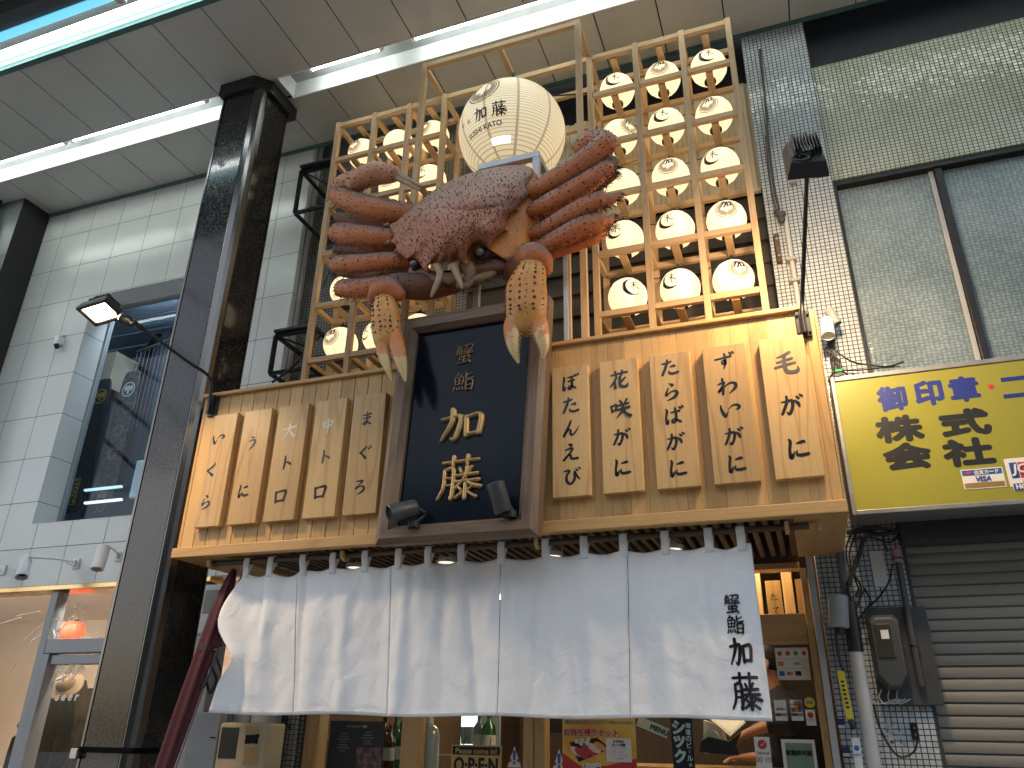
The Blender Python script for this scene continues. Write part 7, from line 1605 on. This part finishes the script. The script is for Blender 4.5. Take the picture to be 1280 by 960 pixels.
for py in (325, 352): q = at(988, py, 3.72); g = G(); g.box(X_-.025, X_+.025, 3.70, TY, q[2]-.008, q[2]+.008); g.build('clamp', M['grey'], t, bev=.002)
a, b = at(967, 294, TY-.02), at(981, 327, TY-.02); o = bx('rusty_plate', pm('rust', (.09,.05,.035), .8, var=.4, vs=30), None, a[0], b[0]-.01, TY-.03, TY-.0005, b[2], a[2], bev=.003); tag(o, 'rusty brown metal plate on the mosaic pier', 'plate')
g = G()
for s in (.2, .8): c = (a[0]+(b[0]-.01-a[0])*.5, b[2]+(a[2]-b[2])*s); g.cyl((c[0], TY-.036, c[1]), (c[0], TY-.0295, c[1]), .007, 10)
g.build('bolt', M['steel'], o)
p = at(991, 226, TY-.01); o = bx('small_fixture', 'grey', None, p[0]-.018, p[0]+.02, TY-.03, TY-.0005, p[2]-.025, p[2]+.025, bev=.006); tag(o, 'tiny grey fixture on the mosaic pier right of the lattice', 'fixture')
# sensor lamps on a weathered board
t = thing('weathered_board', 'grey weathered board with tangled wires right of the sign box', 'board', at(1045, 470, TY))
a, b = at(1028, 400, 3.70), at(1052, 470, 3.70); wbd = bx('board', pm('weathered_wood', (.16,.15,.14), .8, var=.4, vs=20, st=(1,1,.1)), t, a[0]+.012, b[0]-.006, 3.70, 3.72, b[2], a[2], bev=.004)
g = G()
for k in range(9): ptube(g, [(1036+random.uniform(-4,8), 425), (1032+random.uniform(-2,14), 440+random.uniform(-6,6)), (1040+random.uniform(-4,10), 452+random.uniform(-4,4)), (1046+random.uniform(-4,6), 464)], 3.69, .0028, 5, 5)
g.build('wires', M['black'], wbd, smooth=60)
for k, (px, py, d, m_, lb, L_, R_) in enumerate(((1034, 410, (-.05,-.35,-.9), 'whitem', 'pale grey cylindrical sensor lamp on the weathered board', .11, .032), (1041, 396, (.3,-.1,-.9), 'grey', 'darker grey sensor behind the pale cylindrical one', .09, .022))):
    p = at(px, py, 3.62+.03*k); d = Vector(d).normalized(); t = thing('sensor_lamp', lb, 'sensor', p, 'sensors on the weathered board')
    g = G(); g.lathe(p-d*L_/2, [(.001,0),(R_*.9,0),(R_,.006),(R_,L_),(R_*.9,L_+.003),(R_*.85,L_-.01),(.001,L_-.012)], 20, d); g.build('housing', M[m_], t, smooth=40); g = G(); g.cyl(p, (p[0]+.01, 3.70, p[2]-.01), .010, 8); g.build('stem', M['black'], t)
g = G(); ptube(g, [(1046,440),(1065,452),(1085,456),(1110,458),(1130,452)], 3.66, .004, 6, 6); ptube(g, [(1040,462),(1070,463),(1100,460),(1125,458)], 3.64, .003, 6, 6); ptube(g, [(1036,478),(1040,468),(1050,464),(1060,468)], 3.5, .005, 6, 6)
o = g.build('thin_cables', M['black'], None, smooth=60); tag(o, 'thin black cables crossing above the yellow sign', 'cable'); g = G(); ptube(g, [(1044,464),(1053,463)], 3.5, .008, 8, 2); g.build('green_clip', pm('green_plastic', (.04,.35,.12), .5), o)

# ------------------------------------------------------------------ what stands behind the viewer: far side of the arcade
g = G(); g.box(-16, 16, -12.4, -12, 0, 10); ow = g.build('facade_wall', pm('grey_brown_facade', (.16,.14,.12), .7, var=.25, vs=.6), None); tag(ow, 'plain building across the arcade, behind the viewer', 'building')
for i in range(10):
    for j in range(3): g = G(); x = -14+i*2.9; z = 1.0+j*3.1; g.box(x, x+1.9, -11.99, -11.96, z, z+1.7); g.build('window', pm('far_window', (.03,.04,.05), .15) if 'far_window' not in bpy.data.materials else bpy.data.materials['far_window'], ow)
m_, tt, bb = nm('arcade_roof_sheet'); tt.nodes.remove(bb); ou = [n for n in tt.nodes if n.type == 'OUTPUT_MATERIAL'][0]
tl = N(tt, 'ShaderNodeBsdfTranslucent'); tl.inputs[0].default_value = (.50,.55,.60,1); df_ = N(tt, 'ShaderNodeBsdfDiffuse'); df_.inputs[0].default_value = (.25,.28,.30,1); mx_ = N(tt, 'ShaderNodeMixShader'); mx_.inputs[0].default_value = .3
tt.links.new(tl.outputs[0], mx_.inputs[1]); tt.links.new(df_.outputs[0], mx_.inputs[2]); tt.links.new(mx_.outputs[0], ou.inputs[0])
g = G(); g.rings([[(x, -12+13.4*k/16, 8.6+1.7*math.sin(math.pi*k/16)) for k in range(17)] for x in (-22, 22)], False, False); rf = g.build('roof', m_, None, smooth=60); struct(rf)
g = G()
for x in range(-20, 21, 2): g.tube([(x, -12+13.4*k/16, 8.55+1.7*math.sin(math.pi*k/16)) for k in range(17)], .06, 6)
g.build('roof_rib', M['grey'], rf)
